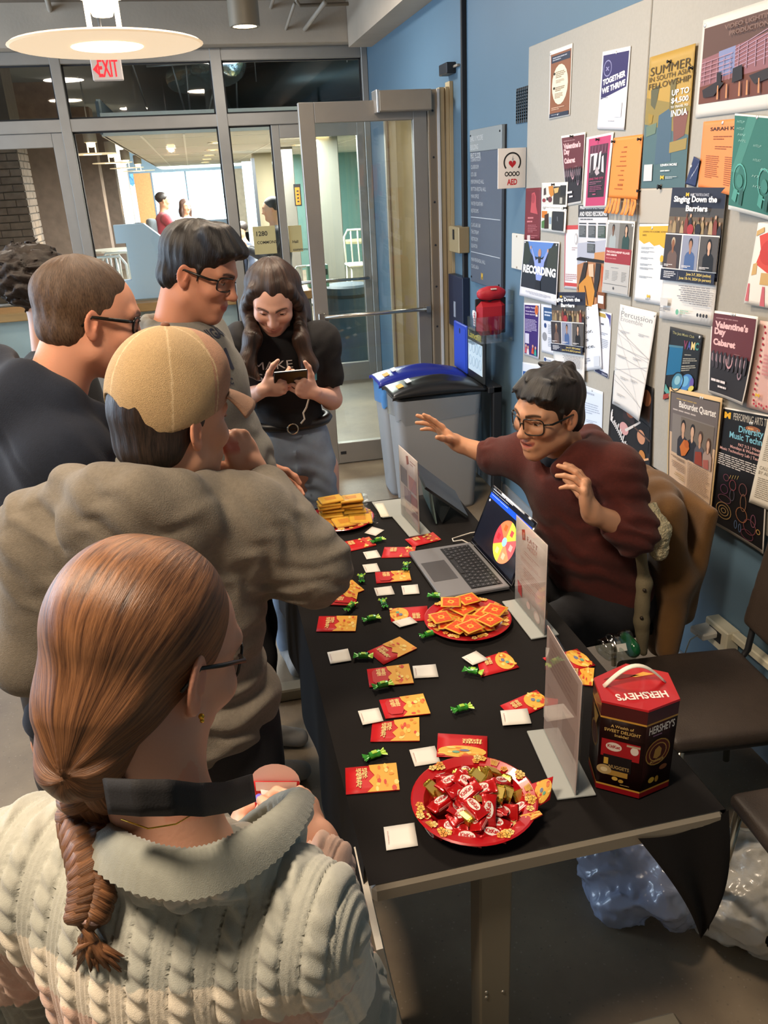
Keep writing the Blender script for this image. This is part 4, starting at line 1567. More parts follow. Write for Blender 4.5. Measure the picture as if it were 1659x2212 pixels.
for i in range(4):
 b = MB(); zz = c[2] + (a[2] - c[2]) * (.15 + i * .2); b.span((a[0] + .02,13.995,zz),(c[0] - .02,14.0,zz + .02)); b.build('print_line',M_DARKMETAL,t)
# coats and bags heap
t = thing('coat_heap','heap of dark coats behind the white block letter','coats',ground_under((315,500),15))
c = at_y((312,490),15); S = Sdf(); S.ell((c[0] - .1,15,1.0),(.28,.2,.35),k=.1); S.ell((c[0] + .2,15.1,.85),(.22,.2,.3),k=.1); S.cap((c[0],15,.05),(c[0],15,.9),.25,.25,.1)
sdf_obj('cloth',S,.05,mat('black_cloth','#17191d',.85,bump=(60,.2)),t,disp=wrinkle(.03,3,8),dmax=.05)
# paper signs on the glass
M_KRAFT = mat('kraft_paper','#b5a878',.7,noise=(8,.05))
for (q0,q1,lines,lb) in (((545,490),(599,547),('1280','COMMONS'),'tan paper sign reading 1280 COMMONS taped to the glass'),((622,488),(655,543),('','Hall','commons'),'second tan paper sign on the glass right of the post')):
 a,c = at_y(q0,SFY - .012),at_y(q1,SFY - .012)
 t = thing('paper_sign',lb,'sign',((a[0] + c[0]) / 2,SFY - .012,c[2]))
 b = MB(); b.span((a[0],SFY - .014,c[2]),(c[0],SFY - .008,a[2])); b.build('sheet',M_KRAFT,t)
 b = MB()
 for i,s in enumerate(lines):
  if s:
   V,F,w_,h_ = letter_mesh(s,.02); hh = .042 if s == '1280' else .026
   VV = np.zeros((len(V),3)); VV[:,0] = a[0] + .03 + V[:,0] * hh * 1.35 / 1; VV[:,1] = SFY - .0148; VV[:,2] = a[2] - .085 - i * .07 + V[:,1] * hh * 1.35
   b.add(VV,F)
 b.build('lettering',mat('ink','#2e2c26',.7),t)

# ------------------------------------------------------------------ people far down the hall
M_SKIN = mat('skin',None,0.48,sss=.12,bump=(260,.04),spec=.4)
M_CLOTHV = mat('cloth_tinted',None,0.85,noise=(70,.07),bump=(380,.22),sheen=.2)

def small_person(label,feet,h,yaw,top,legs,hair,skin='#c99a7c',long_hair=False,arm='down',hold=None,group=None,ht=.012):
 """figure a few dozen pixels tall; still head, limbs, hands"""
 s_ = h / 1.75
 x,y,z = feet
 t = thing('person',label,'person',feet,group=group)
 R = rotz(-math.radians(yaw))
 T = np.array(feet)

 def w(p):
  return R @ (np.array(p) * s_) + T
 S = Sdf()
 hc = w((0,.03,1.62))
 add_head(S,head_frame(yaw,8),hc,s_,detail=False)
 S.cap(w((0,0,1.38)),w((0,.02,1.56)),.055 * s_,.05 * s_,.03)
 S.chain([w((0,0,1.0)),w((0,0,1.2)),w((0,0,1.36))],[.13 * s_,.12 * s_,.10 * s_],.05)
 hands = []
 for sx in (-1,1):
  if arm == 'up':
   e,hnd = w((sx * .25,.14,1.12)),w((sx * .10,.36,1.22))
  else:
   e,hnd = w((sx * .25,.0,1.10)),w((sx * .24,.10,.86))
  S.chain([w((sx * .18,0,1.37)),e,hnd],[.048 * s_,.038 * s_,.027 * s_],.02)
  d = (hnd - e) / np.linalg.norm(hnd - e)
  add_hand(S,hnd,d,R @ np.array([sx * 1.,0,0.2]),sx,(15,25,20),sc=s_)
  S.chain([w((sx * .09,0,.95)),w((sx * .10,.02,.50)),w((sx * .10,0,.09))],[.085 * s_,.055 * s_,.04 * s_],.03)
  S.cap(w((sx * .10,0,.04)),w((sx * .11,.14,.03)),.04 * s_,.035 * s_,.02)
  hands.append(hnd)
 sdf_obj('body',S,ht,M_SKIN,t,color=head_color(head_frame(yaw,8),hc,s_,skin))
 S = Sdf()
 S.chain([w((0,0,.96)),w((0,0,1.15)),w((0,0,1.33))],[.15 * s_,.145 * s_,.13 * s_],.05)
 S.cap(w((-.15,0,1.36)),w((.15,0,1.36)),.075 * s_,.075 * s_,.06)
 for sx in (-1,1):
  e,hnd = (w((sx * .25,.14,1.12)),w((sx * .10,.36,1.22))) if arm == 'up' else (w((sx * .25,.0,1.10)),w((sx * .24,.10,.86)))
  S.chain([w((sx * .17,0,1.36)),e,e + (hnd - e) * .8],[.068 * s_,.056 * s_,.045 * s_],.03)
 sdf_obj('shirt',S,ht * 1.3,M_CLOTHV,t,disp=wrinkle(.006,6,2),dmax=.01,color=np.array(lin(top)))
 S = Sdf()
 S.ell(w((0,0,.95)),np.array((.17,.12,.12)) * s_,R=R,k=.03)
 for sx in (-1,1):
  S.chain([w((sx * .09,0,.92)),w((sx * .10,.02,.50)),w((sx * .10,0,.07))],[.10 * s_,.07 * s_,.06 * s_],.03)
 sdf_obj('trousers',S,ht * 1.4,M_CLOTHV,t,color=np.array(lin(legs)))
 S = Sdf(); S.frame(head_frame(yaw,8),hc,s_)
 S.ell((0,-.022,.045),(.083,.104,.088),k=.02); S.ell((0,.04,-.03),(.066,.09,.085),k=.02,op=-1)
 if long_hair:
  S.chain([(0,-.07,.04),(0,-.10,-.10),(0,-.09,-.25)],[.08,.075,.06],.04)
  for sx in (-1,1):
   S.chain([(sx * .07,.0,.05),(sx * .085,.01,-.08),(sx * .08,.03,-.24)],[.03,.028,.022],.03)
 S.frame()
 sdf_obj('hair',S,ht,mat('hair_tinted',None,.45,bump=(120,.3),scale3=(1,1,.15)),t,color=np.array(lin(hair)))
 return t,w

def drop(p,y,h):
 """feet position for a figure of height h whose head top shows at photo pixel p at depth y"""
 q = at_y(p,y)
 return (q[0],y,0.0),q[2]

f,zt_ = drop((345,415),14.5,0)
t,w = small_person('person in a red hoodie with a grey backpack standing in the hall',f,zt_,75,'#9c3b46','#8fb2de','#2a211f',arm='up')
S = Sdf(); S.box(w((0,-.20,1.18)),(.13,.07,.20),R=rotz(-math.radians(75)),rd=.05,k=.03); S.box(w((0,-.28,1.08)),(.09,.03,.10),R=rotz(-math.radians(75)),rd=.025,k=.03)
sdf_obj('backpack',S,.02,M_CLOTHV,t,color=np.array(lin('#7d8791')))
f,zt_ = drop((397,430),15.6,0)
small_person('person with long brown hair standing before the far window',f,zt_,150,'#c7b7b0','#39404e','#4a3730',long_hair=True)
f,zt_ = drop((590,425),9.6,0)
t,w = small_person('person in a black shirt holding a tablet at the counter beyond the glass',f,zt_,275,'#2b2b30','#20242c','#1d1918',arm='up')
b = MB(); b.box(w((0,.42,1.20)),(.02,.22,.16),rotz(-math.radians(5)),WHITE,0,.006); b.build('tablet_body',M_BLACK,None,loc=w((0,.42,1.20)))
o = bpy.data.objects['tablet_body']; o.name = 'tablet'; tag(o,'dark tablet held by the person beyond the glass','tablet')
f,zt_ = drop((522,478),11.2,0)
small_person('person with dark hair and navy top seated at a far hall table',f,zt_,250,'#232c40','#33302f','#2b2220')

# ------------------------------------------------------------------ notice panels and posters
PXW = WX - 0.016
M_PANEL = mat('panel_fabric','#a9a69e',.85,noise=(90,.03),bump=(500,.05))
for i,(y0,y1) in enumerate(((4.10,2.976),(2.970,1.85))):
 t = thing('pin_board',['grey notice panel nearer the doorway, covered in flyers','grey notice panel right of the seam, covered in flyers'][i],'pin board',(WX,(y0 + y1) / 2,.77))
 b = MB(); b.span((WX - .015,y1,.77),(WX - .001,y0,2.41),bev=.003); b.build('board',M_PANEL,t)
M_PRINT = mat('poster_print',None,.5,spec=.35)
M_PIN = mat('pin_metal','#d8d8d6',.25,.6)
M_PIND = mat('pin_dark','#16161a',.4)

class Poster:
 def __init__(s,label,cs,depth=2.0,off=(0,0,0,0),bulge=0.0,base='#ece9e4',pins=((.5,.03),),name='poster',pinm=None,group=None):
  """cs: photo pixels TL TR BR BL; depth mm in front of the panel; off: corner lift in mm"""
  s.d = depth / 1000
  s.off = [o / 1000 for o in off]
  s.bulge = bulge / 1000
  s.c = [at_x(p,PXW - s.d - o) for p,o in zip(cs,s.off)]
  s.w = np.linalg.norm(s.c[1] - s.c[0])
  s.h = np.linalg.norm(s.c[3] - s.c[0])
  s.label,s.name,s.pins,s.pinm,s.group = label,name,pins,pinm,group
  s.mb = MB()
  s.k = 0
  s.rect(0,0,1,1,base,14,16,thick=True)

 def P(s,u,v,n=0.0):
  a,b_,c,d = s.c
  q = a * (1 - u) * (1 - v) + b_ * u * (1 - v) + c * u * v + d * (1 - u) * v
  lin_x = q[0]
  o = s.off
  uc,vc = min(max(u,0),1),min(max(v,0),1)
  # lift grows towards the loose corners
  e = o[0] * ((1 - uc) * (1 - vc)) ** 1.6 + o[1] * (uc * (1 - vc)) ** 1.6 + o[2] * (uc * vc) ** 1.6 + o[3] * ((1 - uc) * vc) ** 1.6
  x = PXW - s.d - e - s.bulge * math.sin(PI * vc) * (.6 + .4 * math.sin(3 * uc)) - n
  return (x,q[1],q[2])

 def nxt(s):
  s.k += 1
  return .0002 * s.k + .0009

 def rect(s,u0,v0,u1,v1,col,nx=None,ny=None,thick=False,n=None):
  n = 0 if thick else (s.nxt() if n is None else n)
  nx = nx or max(1,int((u1 - u0) * 9))
  ny = ny or max(1,int((v1 - v0) * 9))
  s.mb.grid(lambda a,b_: s.P(u0 + a * (u1 - u0),v0 + b_ * (v1 - v0),n),nx,ny,lin(col),0,thick=.0006 if thick else 0,smooth=True)
  return s

 def tris(s,P2,F,col,n):
  """flat print, cut fine enough to follow a bent sheet"""
  V = [tuple(q) for q in P2]
  T = []
  for f in F:
   T += [(f[0],f[i],f[i + 1]) for i in range(1,len(f) - 1)]
  for _ in range(4):
   N,mid,ch = [],{},False

   def m(a,b_):
    k = (min(a,b_),max(a,b_))
    if k not in mid:
     d = max(abs(V[a][0] - V[b_][0]),abs(V[a][1] - V[b_][1]))
     if d < .11:
      mid[k] = None
     else:
      V.append(((V[a][0] + V[b_][0]) / 2,(V[a][1] + V[b_][1]) / 2))
      mid[k] = len(V) - 1
    return mid[k]
   for a,b_,c in T:
    x,y,z = m(a,b_),m(b_,c),m(c,a)
    k = [q is not None for q in (x,y,z)]
    if sum(k) == 0:
     N.append((a,b_,c))
     continue
    ch = True
    if sum(k) == 3:
     N += [(a,x,z),(x,b_,y),(z,y,c),(x,y,z)]
    elif k[0] and k[1]:
     N += [(x,b_,y),(a,x,y),(a,y,c)]
    elif k[1] and k[2]:
     N += [(y,c,z),(b_,y,z),(b_,z,a)]
    elif k[2] and k[0]:
     N += [(z,a,x),(c,z,x),(c,x,b_)]
    elif k[0]:
     N += [(a,x,c),(x,b_,c)]
    elif k[1]:
     N += [(b_,y,a),(y,c,a)]
    else:
     N += [(c,z,b_),(z,a,b_)]
   T = N
   if not ch:
    break
  s.mb.add([s.P(u,v,n) for u,v in V],T,lin(col))

 def poly(s,pts,col,n=None):
  n = s.nxt() if n is None else .0002 * (s.k + 1) + .0009
  from mathutils.geometry import tessellate_polygon
  T = tessellate_polygon([[Vector((u,v,0)) for u,v in pts]])
  s.tris(pts,T,col,n)
  return s

 def ell(s,cx,cy,rx,ry,col,n=None,k=18):
  return s.poly([(cx + rx * math.cos(2 * PI * i / k),cy + ry * math.sin(2 * PI * i / k)) for i in range(k)],col,n)

 def text(s,t,u,v,h,col,w=None,al='l',bold=.02,shear=0,rot=0.0):
  """h: cap height as part of the poster's height; w: width as part of its width"""
  V,F,tw,th = letter_mesh(t,bold,shear)
  n = s.nxt()
  sy = h / .70
  sx = w / tw if w else sy * s.h / s.w
  o = {'l': 0,'c': .5,'r': 1}[al] * tw * sx
  pts = []
  for x,y in V:
   uu,vv = x * sx - o,-(y) * sy
   if rot:
    vv = vv - uu * rot
   pts.append((u + uu,v + vv))
  s.tris(pts,F,col,n)
  return s

 def lines(s,u0,v0,u1,v1,nl,col,seed=1,fill=.5,words=4,al='l'):
  r = random.Random(seed)
  n = s.nxt()
  dv = (v1 - v0) / nl
  for i in range(nl):
   L = (u1 - u0) * (1 if i < nl - 1 else .6) * r.uniform(.82,1)
   x = u0 if al == 'l' else ((u0 + u1 - L) / 2 if al == 'c' else u1 - L)
   e = x + L
   while x < e - .01:
    wl = min(r.uniform(.5,1.3) * (u1 - u0) / words,e - x)
    s.mb.add([s.P(x,v0 + i * dv,n),s.P(x + wl,v0 + i * dv,n),s.P(x + wl,v0 + (i + fill) * dv,n),s.P(x,v0 + (i + fill) * dv,n)],[[3,2,1,0]],lin(col))
    x += wl + (u1 - u0) * .018
  return s

 def bust(s,cx,cy,h,skin,cloth,hair,long=False,asp=None):
  """portrait: head top at cy, whole height h (parts of the poster)"""
  a = (asp or s.h / s.w) * h
  s.poly([(cx - .30 * a,cy + h),(cx - .29 * a,cy + .58 * h),(cx - .20 * a,cy + .47 * h),(cx - .07 * a,cy + .42 * h),(cx + .07 * a,cy + .42 * h),(cx + .20 * a,cy + .47 * h),(cx + .29 * a,cy + .58 * h),(cx + .30 * a,cy + h)],cloth)
  if long:
   s.ell(cx,cy + .26 * h,.145 * a,.27 * h,hair)
  else:
   s.ell(cx,cy + .16 * h,.120 * a,.16 * h,hair)
  s.poly([(cx - .05 * a,cy + .30 * h),(cx + .05 * a,cy + .30 * h),(cx + .06 * a,cy + .46 * h),(cx,cy + .52 * h),(cx - .06 * a,cy + .46 * h)],skin)
  s.ell(cx,cy + .22 * h,.09 * a,.145 * h,skin)
  return s

 def done(s):
  o = s.mb.build(s.name,M_PRINT,None,loc=s.P(.5,0))
  tag(o,s.label,'poster' if s.name == 'poster' else s.name.replace('_',' '),s.group)
  for i,(u,v) in enumerate(s.pins):
   b = MB()
   c = np.array(s.P(u,v))
   if (s.pinm or M_PIN) is M_PIND:
    b.lathe([(.0055,0),(.006,.002),(.003,.005),(.003,.010),(.0055,.013),(.005,.015),(0,.015)],8,c,roty(-PI / 2))
   else:
    b.lathe([(.0058,0),(.0055,.0025),(.003,.004),(0,.0045)],8,c,roty(-PI / 2))
   b.build('push_pin',s.pinm or M_PIN,o)
  return o

INK = '#23242a'
GREY = '#7d7f86'
MAIZE = '#e5b93c'

# 1 brown programme flyer
p = Poster('brown flyer with a cream oval, topmost left on the notice panel',[(1188,111),(1237,93),(1231,249),(1185,258)],2,(6,0,0,4),pins=((.04,.05),(.45,.955)))
p.rect(.05,.06,.97,.98,'#8a5a40').rect(.09,.09,.93,.19,'#2b3346').lines(.15,.115,.88,.175,2,'#aab0bd',3).ell(.5,.52,.37,.29,'#e8dcc4')
p.lines(.30,.33,.75,.43,4,'#8d7a62',4).ell(.24,.35,.05,.02,'#3c3a2c').lines(.32,.45,.72,.50,3,'#a5937c',5).ell(.24,.56,.05,.02,'#3c3a2c').lines(.30,.55,.75,.62,3,'#8d7a62',6).lines(.28,.64,.70,.72,4,'#a5937c',7).lines(.15,.84,.85,.89,2,'#c9a58c',8).rect(.06,.925,.96,.985,'#2b3346').lines(.15,.945,.85,.965,1,'#8d95a5',9)
p.done()
# 2 together we thrive
p = Poster('navy and white flyer reading TOGETHER WE THRIVE',[(1302,112),(1363,99),(1348.5,281),(1290,279)],2,(0,0,3,3),base='#dcdde2',pins=((.52,.045),))
p.poly([(.05,.05),(.96,.05),(.95,.47),(.06,.61)],'#2f2a5e').ell(.24,.22,.15,.105,'#8f8fb8').ell(.24,.22,.13,.090,'#2f2a5e').text('x',.17,.25,.07,'#8f8fb8',.14)
p.text('TOGETHER',.10,.435,.068,'#ffffff',.80,bold=.045,rot=.11).text('WE THRIVE',.09,.545,.068,'#ffffff',.82,bold=.045,rot=.11).lines(.08,.585,.5,.60,1,'#8a8ca0',2).lines(.40,.885,.85,.90,1,'#9092a0',4).rect(.60,.66,.86,.84,'#cfd0d8')
p.done()
# 3 summer in south asia
p = Poster('tall gold and teal poster reading SUMMER IN SOUTH ASIA FELLOWSHIP',[(1404,124),(1503,93.5),(1480,405),(1385,406)],3,(0,5,0,0),bulge=3,base='#b2924a',pins=((.5,.075),(.98,.16),(.48,.985)),pinm=M_PIND)
p.rect(0,.42,1,1,'#4f6a70',8,8).poly([(0,.30),(.5,.36),(1,.42),(1,.62),(0,.50)],'#8c7c46').poly([(.10,.25),(.30,.22),(.26,.34),(.22,.40),(.12,.36)],'#5a5a44').poly([(.33,.45),(.62,.40),(.66,.80),(.30,.82)],'#4a6274').poly([(.66,.48),(.97,.45),(.92,.62),(.70,.66)],'#7c5048').poly([(.62,.66),(.98,.64),(.97,.72),(.62,.74)],'#98844c').poly([(.05,.52),(.3,.50),(.28,.58),(.06,.60)],'#667a6a').poly([(.55,.22),(.68,.20),(.64,.45),(.56,.42)],'#6e653e').poly([(.08,.42),(.2,.44),(.18,.50),(.1,.5)],'#9a8038')
p.text('SUMMER',.06,.145,.062,'#4c3c1c',.90,bold=.0).text('IN SOUTH ASIA',.05,.19,.036,'#4c3c1c',.90,bold=0).text('FELLOWSHIP',.05,.245,.042,'#4c3c1c',.92,bold=0)
p.text('UP TO',.60,.325,.040,'#ffffff',.36,bold=.02).text('$4,500',.60,.385,.036,'#ffffff',.36,bold=.02).text('TO TRAVEL TO',.60,.415,.016,'#e8e8e4',.36).text('INDIA',.62,.475,.045,'#ffffff',.34,bold=.02)
p.rect(.07,.815,.27,.945,'#c9ccd0').text('LEARN MORE',.46,.835,.017,'#ffffff',.36).lines(.46,.865,.86,.885,1,'#c8d0d2',3).text('M',.47,.935,.026,MAIZE,.08,bold=.05).lines(.58,.915,.86,.935,2,'#aebabd',5)
p.done()
# 4 stage photograph
p = Poster('wide framed print of a concert stage, top right corner',[(1519.7,44),(1720,-22),(1710,229),(1502,255)],3,base='#d5d2cb',pins=((.03,.06),))
p.rect(.03,.09,.97,.86,'#6d4338',6,5).poly([(.03,.09),(.97,.09),(.97,.30),(.03,.40)],'#5c4138').poly([(.03,.40),(.97,.26),(.97,.62),(.03,.68)],'#8a5c62').poly([(.23,.36),(.42,.34),(.42,.60),(.25,.62)],'#7d85ac').poly([(.03,.68),(.97,.60),(.97,.86),(.03,.86)],'#6a3c2e')
for i in range(7):
 p.poly([(.42,.58 - i * .035),(.97,.46 - i * .045),(.97,.468 - i * .045),(.42,.588 - i * .035)],'#b493a8')
for i in range(6):
 p.poly([(.46 + i * .09,.34),(.468 + i * .09,.34),(.468 + i * .09,.58),(.46 + i * .09,.58)],'#a88799')
for i in range(5):
 p.poly([(.04,.44 + i * .045),(.40,.40 + i * .045),(.40,.407 + i * .045),(.04,.447 + i * .045)],'#b38a98')
 p.poly([(.08 + i * .075,.42),(.085 + i * .075,.42),(.085 + i * .075,.66),(.08 + i * .075,.66)],'#a67f8e')
p.poly([(.08,.72),(.24,.66),(.33,.68),(.22,.80),(.10,.80)],'#2a2224').poly([(.24,.57),(.29,.57),(.30,.70),(.25,.72)],'#221c20').poly([(.42,.56),(.52,.54),(.53,.68),(.42,.70)],'#241e22').poly([(.60,.66),(.80,.62),(.80,.72),(.66,.75)],'#2a2224').poly([(.86,.50),(.92,.50),(.93,.68),(.85,.70)],'#221c20')
for x in (.26,.36,.50,.58,.70):
 p.poly([(x,.70),(x + .012,.70),(x + .018,.84),(x,.84)],'#c58a5c')
p.text('VIDEO LIGHTING',.30,.165,.042,'#7d6258',.55,bold=.02).text('PRODUCTIONS',.36,.235,.042,'#7d6258',.45,bold=.02)
p.done()

def cabaret(label,cs,depth,off,bulge,pins,pinm=None):
 p = Poster(label,cs,depth,off,bulge,pins=pins,pinm=pinm)
 p.rect(.03,.03,.97,.965,'#2c2a30').rect(.03,.03,.97,.50,'#65323a').lines(.10,.075,.92,.10,1,'#a37c80',2,words=6)
 p.text("Valentine's",.09,.195,.070,'#eebfc2',.74,bold=.05).text('Day',.09,.295,.070,'#eebfc2',.26,bold=.05).text('Cabaret',.08,.40,.070,'#eebfc2',.52,bold=.05)
 r = random.Random(5)
 for i in range(9):
  x = .06 + i * .10
  p.poly([(x,.47 + .03 * r.random()),(x + .05,.46),(x + .08,.52),(x + .07,.66),(x + .02,.68),(x - .01,.56)],['#3e3a42','#46414a','#34313a'][i % 3])
  p.poly([(x + .01,.50),(x + .03,.50),(x + .02 + .02 * r.random(),.60),(x + .005,.58)],'#a68a94')
 for a in range(12):
  q0,q1 = PI * a / 12,PI * (a + 1) / 12
  p.poly([(.52 + r_ * math.cos(q),.53 + 1.3 * r_ * math.sin(q)) for q,r_ in ((q0,.085),(q1,.085),(q1,.065),(q0,.065))],'#c49aa6',n=.0062)
  p.poly([(.80 + r_ * math.cos(q),.66 + 1.5 * r_ * math.sin(q)) for q,r_ in ((q0,.05),(q1,.05),(q1,.035),(q0,.035))],'#a58a9a',n=.0062)
 p.lines(.10,.80,.85,.85,1,'#e6e0e4',3,.6,6).lines(.28,.865,.72,.905,1,'#e6e0e4',4,.6,5).lines(.62,.455,.9,.465,1,'#a37c80',3)
 p.done()

cabaret("smaller Valentine's Day Cabaret poster beside the pink flyer",[(1212,294),(1265,285),(1256,439),(1224,445)],2,(0,4,0,0),0,((.5,.03),),M_PIND)
# pink flyer
p = Poster('magenta bordered flyer with a black and white picture',[(1267,297),(1326,285),(1310,448),(1259.5,450)],4,(8,0,4,6),2,pins=((.48,.06),),pinm=M_PIND)
p.rect(.10,.03,.92,.97,'#b8446e').rect(.17,.13,.85,.85,'#2f2930').rect(.17,.13,.85,.26,'#5c3244').poly([(.20,.24),(.48,.24),(.44,.46),(.20,.50)],'#ded4da').poly([(.24,.28),(.34,.26),(.36,.52),(.22,.54)],'#40383e').poly([(.55,.24),(.62,.22),(.60,.46),(.54,.48)],'#efe9ec').poly([(.66,.30),(.72,.28),(.78,.52),(.68,.50)],'#d9d0d6').poly([(.42,.50),(.50,.42),(.62,.52),(.50,.55)],'#b8adb4')
for x in (.28,.40,.52,.66,.78):
 p.rect(x,.14,x + .02,.24,'#8c5a72')
p.text('SING THE CITY',.22,.605,.028,'#b8446e',.58).lines(.24,.63,.80,.68,2,'#8a5a70',3).lines(.26,.69,.78,.78,4,'#8a4a66',6).lines(.40,.80,.62,.83,1,'#c45a80',2)
p.done()
# orange tear-off
p = Poster('orange tear off sheet with a fringe along its foot',[(1326,298),(1389,290),(1377,431),(1314,427)],3,(0,0,10,6),2,base='#e98d42',pins=((.05,.06),(.95,.07)),pinm=M_PIND)
for i,(a,c_,hh) in enumerate(((.40,.60,.02),(.33,.68,.02),(.30,.70,.015),(.31,.68,.015),(.20,.80,.015),(.36,.58,.015),(.28,.64,.015),(.34,.62,.018),(.30,.60,.03),(.20,.70,.012))):
 p.lines(a,.16 + i * .075,c_,.16 + i * .075 + hh * 1.5,1,'#a85c28',i + 2,.7)
o = p.done()
for i in range(9):
 if i == 4:
  continue
 u0,u1 = .01 + i * .111,.01 + i * .111 + .095
 sk = random.uniform(-.03,.03)
 b = MB(); b.grid(lambda a,q: (p.P(u0 + a * (u1 - u0) + sk * q,1 + q * .26,.001)[0] - .012 * q * q - .004 * random.random(),*p.P(u0 + a * (u1 - u0) + sk * q,1 + q * .26)[1:]),1,4,lin('#e98d42'),0,.0005)
 b.build('tear_strip',M_PRINT,o)
# red narrow flyer
p = Poster('narrow dark red flyer with a pink figure beside the panel edge',[(1136,407),(1169,405),(1166,519),(1133,519)],2,base='#762f38',pins=())
p.poly([(.42,.10),(.60,.08),(.70,.16),(.72,.34),(.84,.50),(.36,.46),(.40,.30)],'#c4565e').ell(.52,.20,.12,.09,'#a94650').lines(.20,.55,.82,.60,1,'#c77a80',2,.6,2).lines(.16,.62,.84,.67,1,'#c77a80',3,.6,3).lines(.22,.70,.84,.86,5,'#a8626a',4).rect(.20,.90,.40,1.0,'#d8c9c8').lines(.46,.90,.9,.98,2,'#a8626a',6)
p.done()
# four photo sheet
p = Poster('white sheet of four small concert photographs',[(1170.5,395),(1227,393),(1221,504),(1168,498)],5,(0,0,6,0),pins=((.5,.04),(.99,.50)),pinm=M_PIND)
p.rect(.05,.06,.95,.44,'#d8d6d0').rect(.48,.08,.95,.44,'#3c3a36').rect(.74,.06,.95,.27,'#2b2c2e').poly([(.28,.08),(.46,.06),(.50,.24),(.40,.30),(.32,.22)],'#c7843c').poly([(.10,.12),(.18,.10),(.20,.24),(.10,.26)],'#4c3a38').ell(.12,.36,.07,.04,'#8c3a42').ell(.36,.34,.08,.06,'#6a3a40').rect(.22,.30,.28,.36,'#3a3c42').rect(.74,.30,.84,.42,'#a9a7a0').poly([(.50,.12),(.70,.10),(.66,.20),(.54,.22)],'#d6b070')
p.text('Case Competition',.18,.525,.030,GREY,.60,bold=0).ell(.13,.515,.05,.028,'#b8b8b6').ell(.86,.515,.05,.028,'#b8b8b6')
p.rect(.05,.58,.47,.95,'#cfd5d0').rect(.49,.575,.93,.96,'#2a2c32').poly([(.06,.58),(.28,.58),(.28,.74),(.06,.72)],'#cc7a30').poly([(.06,.80),(.20,.76),(.20,.94),(.06,.94)],'#4c7a46').poly([(.18,.66),(.34,.62),(.36,.94),(.18,.95)],'#3a2620').poly([(.36,.70),(.46,.70),(.46,.84),(.38,.84)],'#8fa6bd').poly([(.68,.68),(.71,.68),(.73,.78),(.69,.76)],'#70747c')
p.done()
# video recording
p = Poster('poster reading AND VIDEO RECORDING over violins',[(1250,443),(1314,441),(1308.6,668),(1246,655)],2,(0,0,0,0),base='#cfd0d6',pins=((.33,.555),))
p.rect(0,0,1,.12,'#34373e',6,2).text('PROFESSIONAL AUDIO',.06,.042,.030,'#e0e2e6',.88,bold=.03).text('AND VIDEO RECORDING',.05,.110,.042,'#e0e2e6',.92,bold=.03).lines(.08,.135,.92,.155,1,'#55585f',3,.5,7)
p.rect(0,.46,1,1,'#b07c58',6,6).poly([(0,.38),(1,.33),(1,.46),(0,.60)],'#aeb2c2')
for i in range(3):
 x = .05 + i * .33
 p.rect(x,.175,x + .25,.185,'#2b2d33').rect(x,.20,x + .24,.315,'#50555a' if i < 2 else '#47564f').lines(x + .02,.212,x + .22,.30,6,'#7d8287',i + 3)
p.rect(.36,.375,.62,.465,'#50555a').rect(.36,.352,.62,.360,'#2b2d33').lines(.38,.385,.60,.455,6,'#7d8287',9)
p.poly([(0,.53),(.12,.515),(1,.53),(1,.555),(0,.55)],'#1d1b1e').poly([(.62,.46),(1,.44),(1,.53),(.62,.52)],'#c08a5a').poly([(.26,.57),(.40,.56),(.28,.78),(.10,.88),(.06,.84)],'#2e2624').poly([(.68,.56),(.84,.56),(.80,.72),(.70,.90),(.60,.88)],'#2e2a2c').poly([(.10,.80),(.50,.66),(.66,.84),(.60,1),(.12,1)],'#c98a3a').poly([(.42,.58),(.60,.57),(.62,.70),(.46,.70)],'#d8b79a').poly([(.86,.58),(1,.60),(1,.80),(.88,.78)],'#b9552c').poly([(.30,.80),(.34,.80),(.46,.99),(.42,.99)],'#4a2a1a').rect(.74,.84,1,1,'#7a4a2e')
p.rect(.78,.87,.96,.95,'#dcdcdc')
p.done()
# red framed white flyer
p = Poster('white flyer with a red frame half under the violin poster',[(1221,487),(1252,486),(1249,626),(1219,623)],1,base='#e6e3e6',pins=())
p.rect(0,.0,1,.065,'#c04a4c').rect(0,.12,.055,.97,'#c2606a').rect(0,.90,1,.955,'#c04a4c').lines(.52,.34,1,.40,2,'#b5a3a8',3).lines(.1,.76,1,.88,4,'#b9979c',4).ell(.80,.21,.10,.09,'#b4b4ba').ell(.80,.21,.07,.06,'#e6e3e6')
p.done()
# scholarship flyer
p = Poster('flyer with two portraits, a red band and grey lower half',[(1313,475),(1372.5,478),(1359,642),(1300,631)],4,(0,0,6,6),2,pins=((.06,.05),(.93,.06)))
p.rect(.04,.03,.96,.37,'#8f8f8e').rect(.48,.03,.96,.37,'#6d6a64').bust(.26,.05,.32,'#6e4e3c','#9fa9ac','#2a2220').bust(.74,.05,.32,'#d3aa8e','#2c4644','#17141a',True)
p.rect(.03,.37,.97,.575,'#96323c').text('THE SCHOLARSHIP VILLAGE',.08,.435,.026,'#f3d8d8',.84,bold=.03).text('ANN ARBOR',.08,.475,.024,'#f3d8d8',.40,bold=.03).lines(.08,.505,.86,.525,1,'#c4767c',3,.6,6)
p.rect(.03,.575,.97,.97,'#b6b5b4').lines(.30,.63,.84,.645,1,GREY,3,.6).lines(.10,.68,.26,.82,7,'#8d8d8c',4,.5,2).lines(.36,.68,.58,.82,7,'#9a9a99',5,.5,2).lines(.70,.68,.88,.82,7,'#8d8d8c',6,.5,2).rect(.06,.86,.92,.866,'#6b6b6b').ell(.44,.915,.03,.02,'#55555a')
p.done()
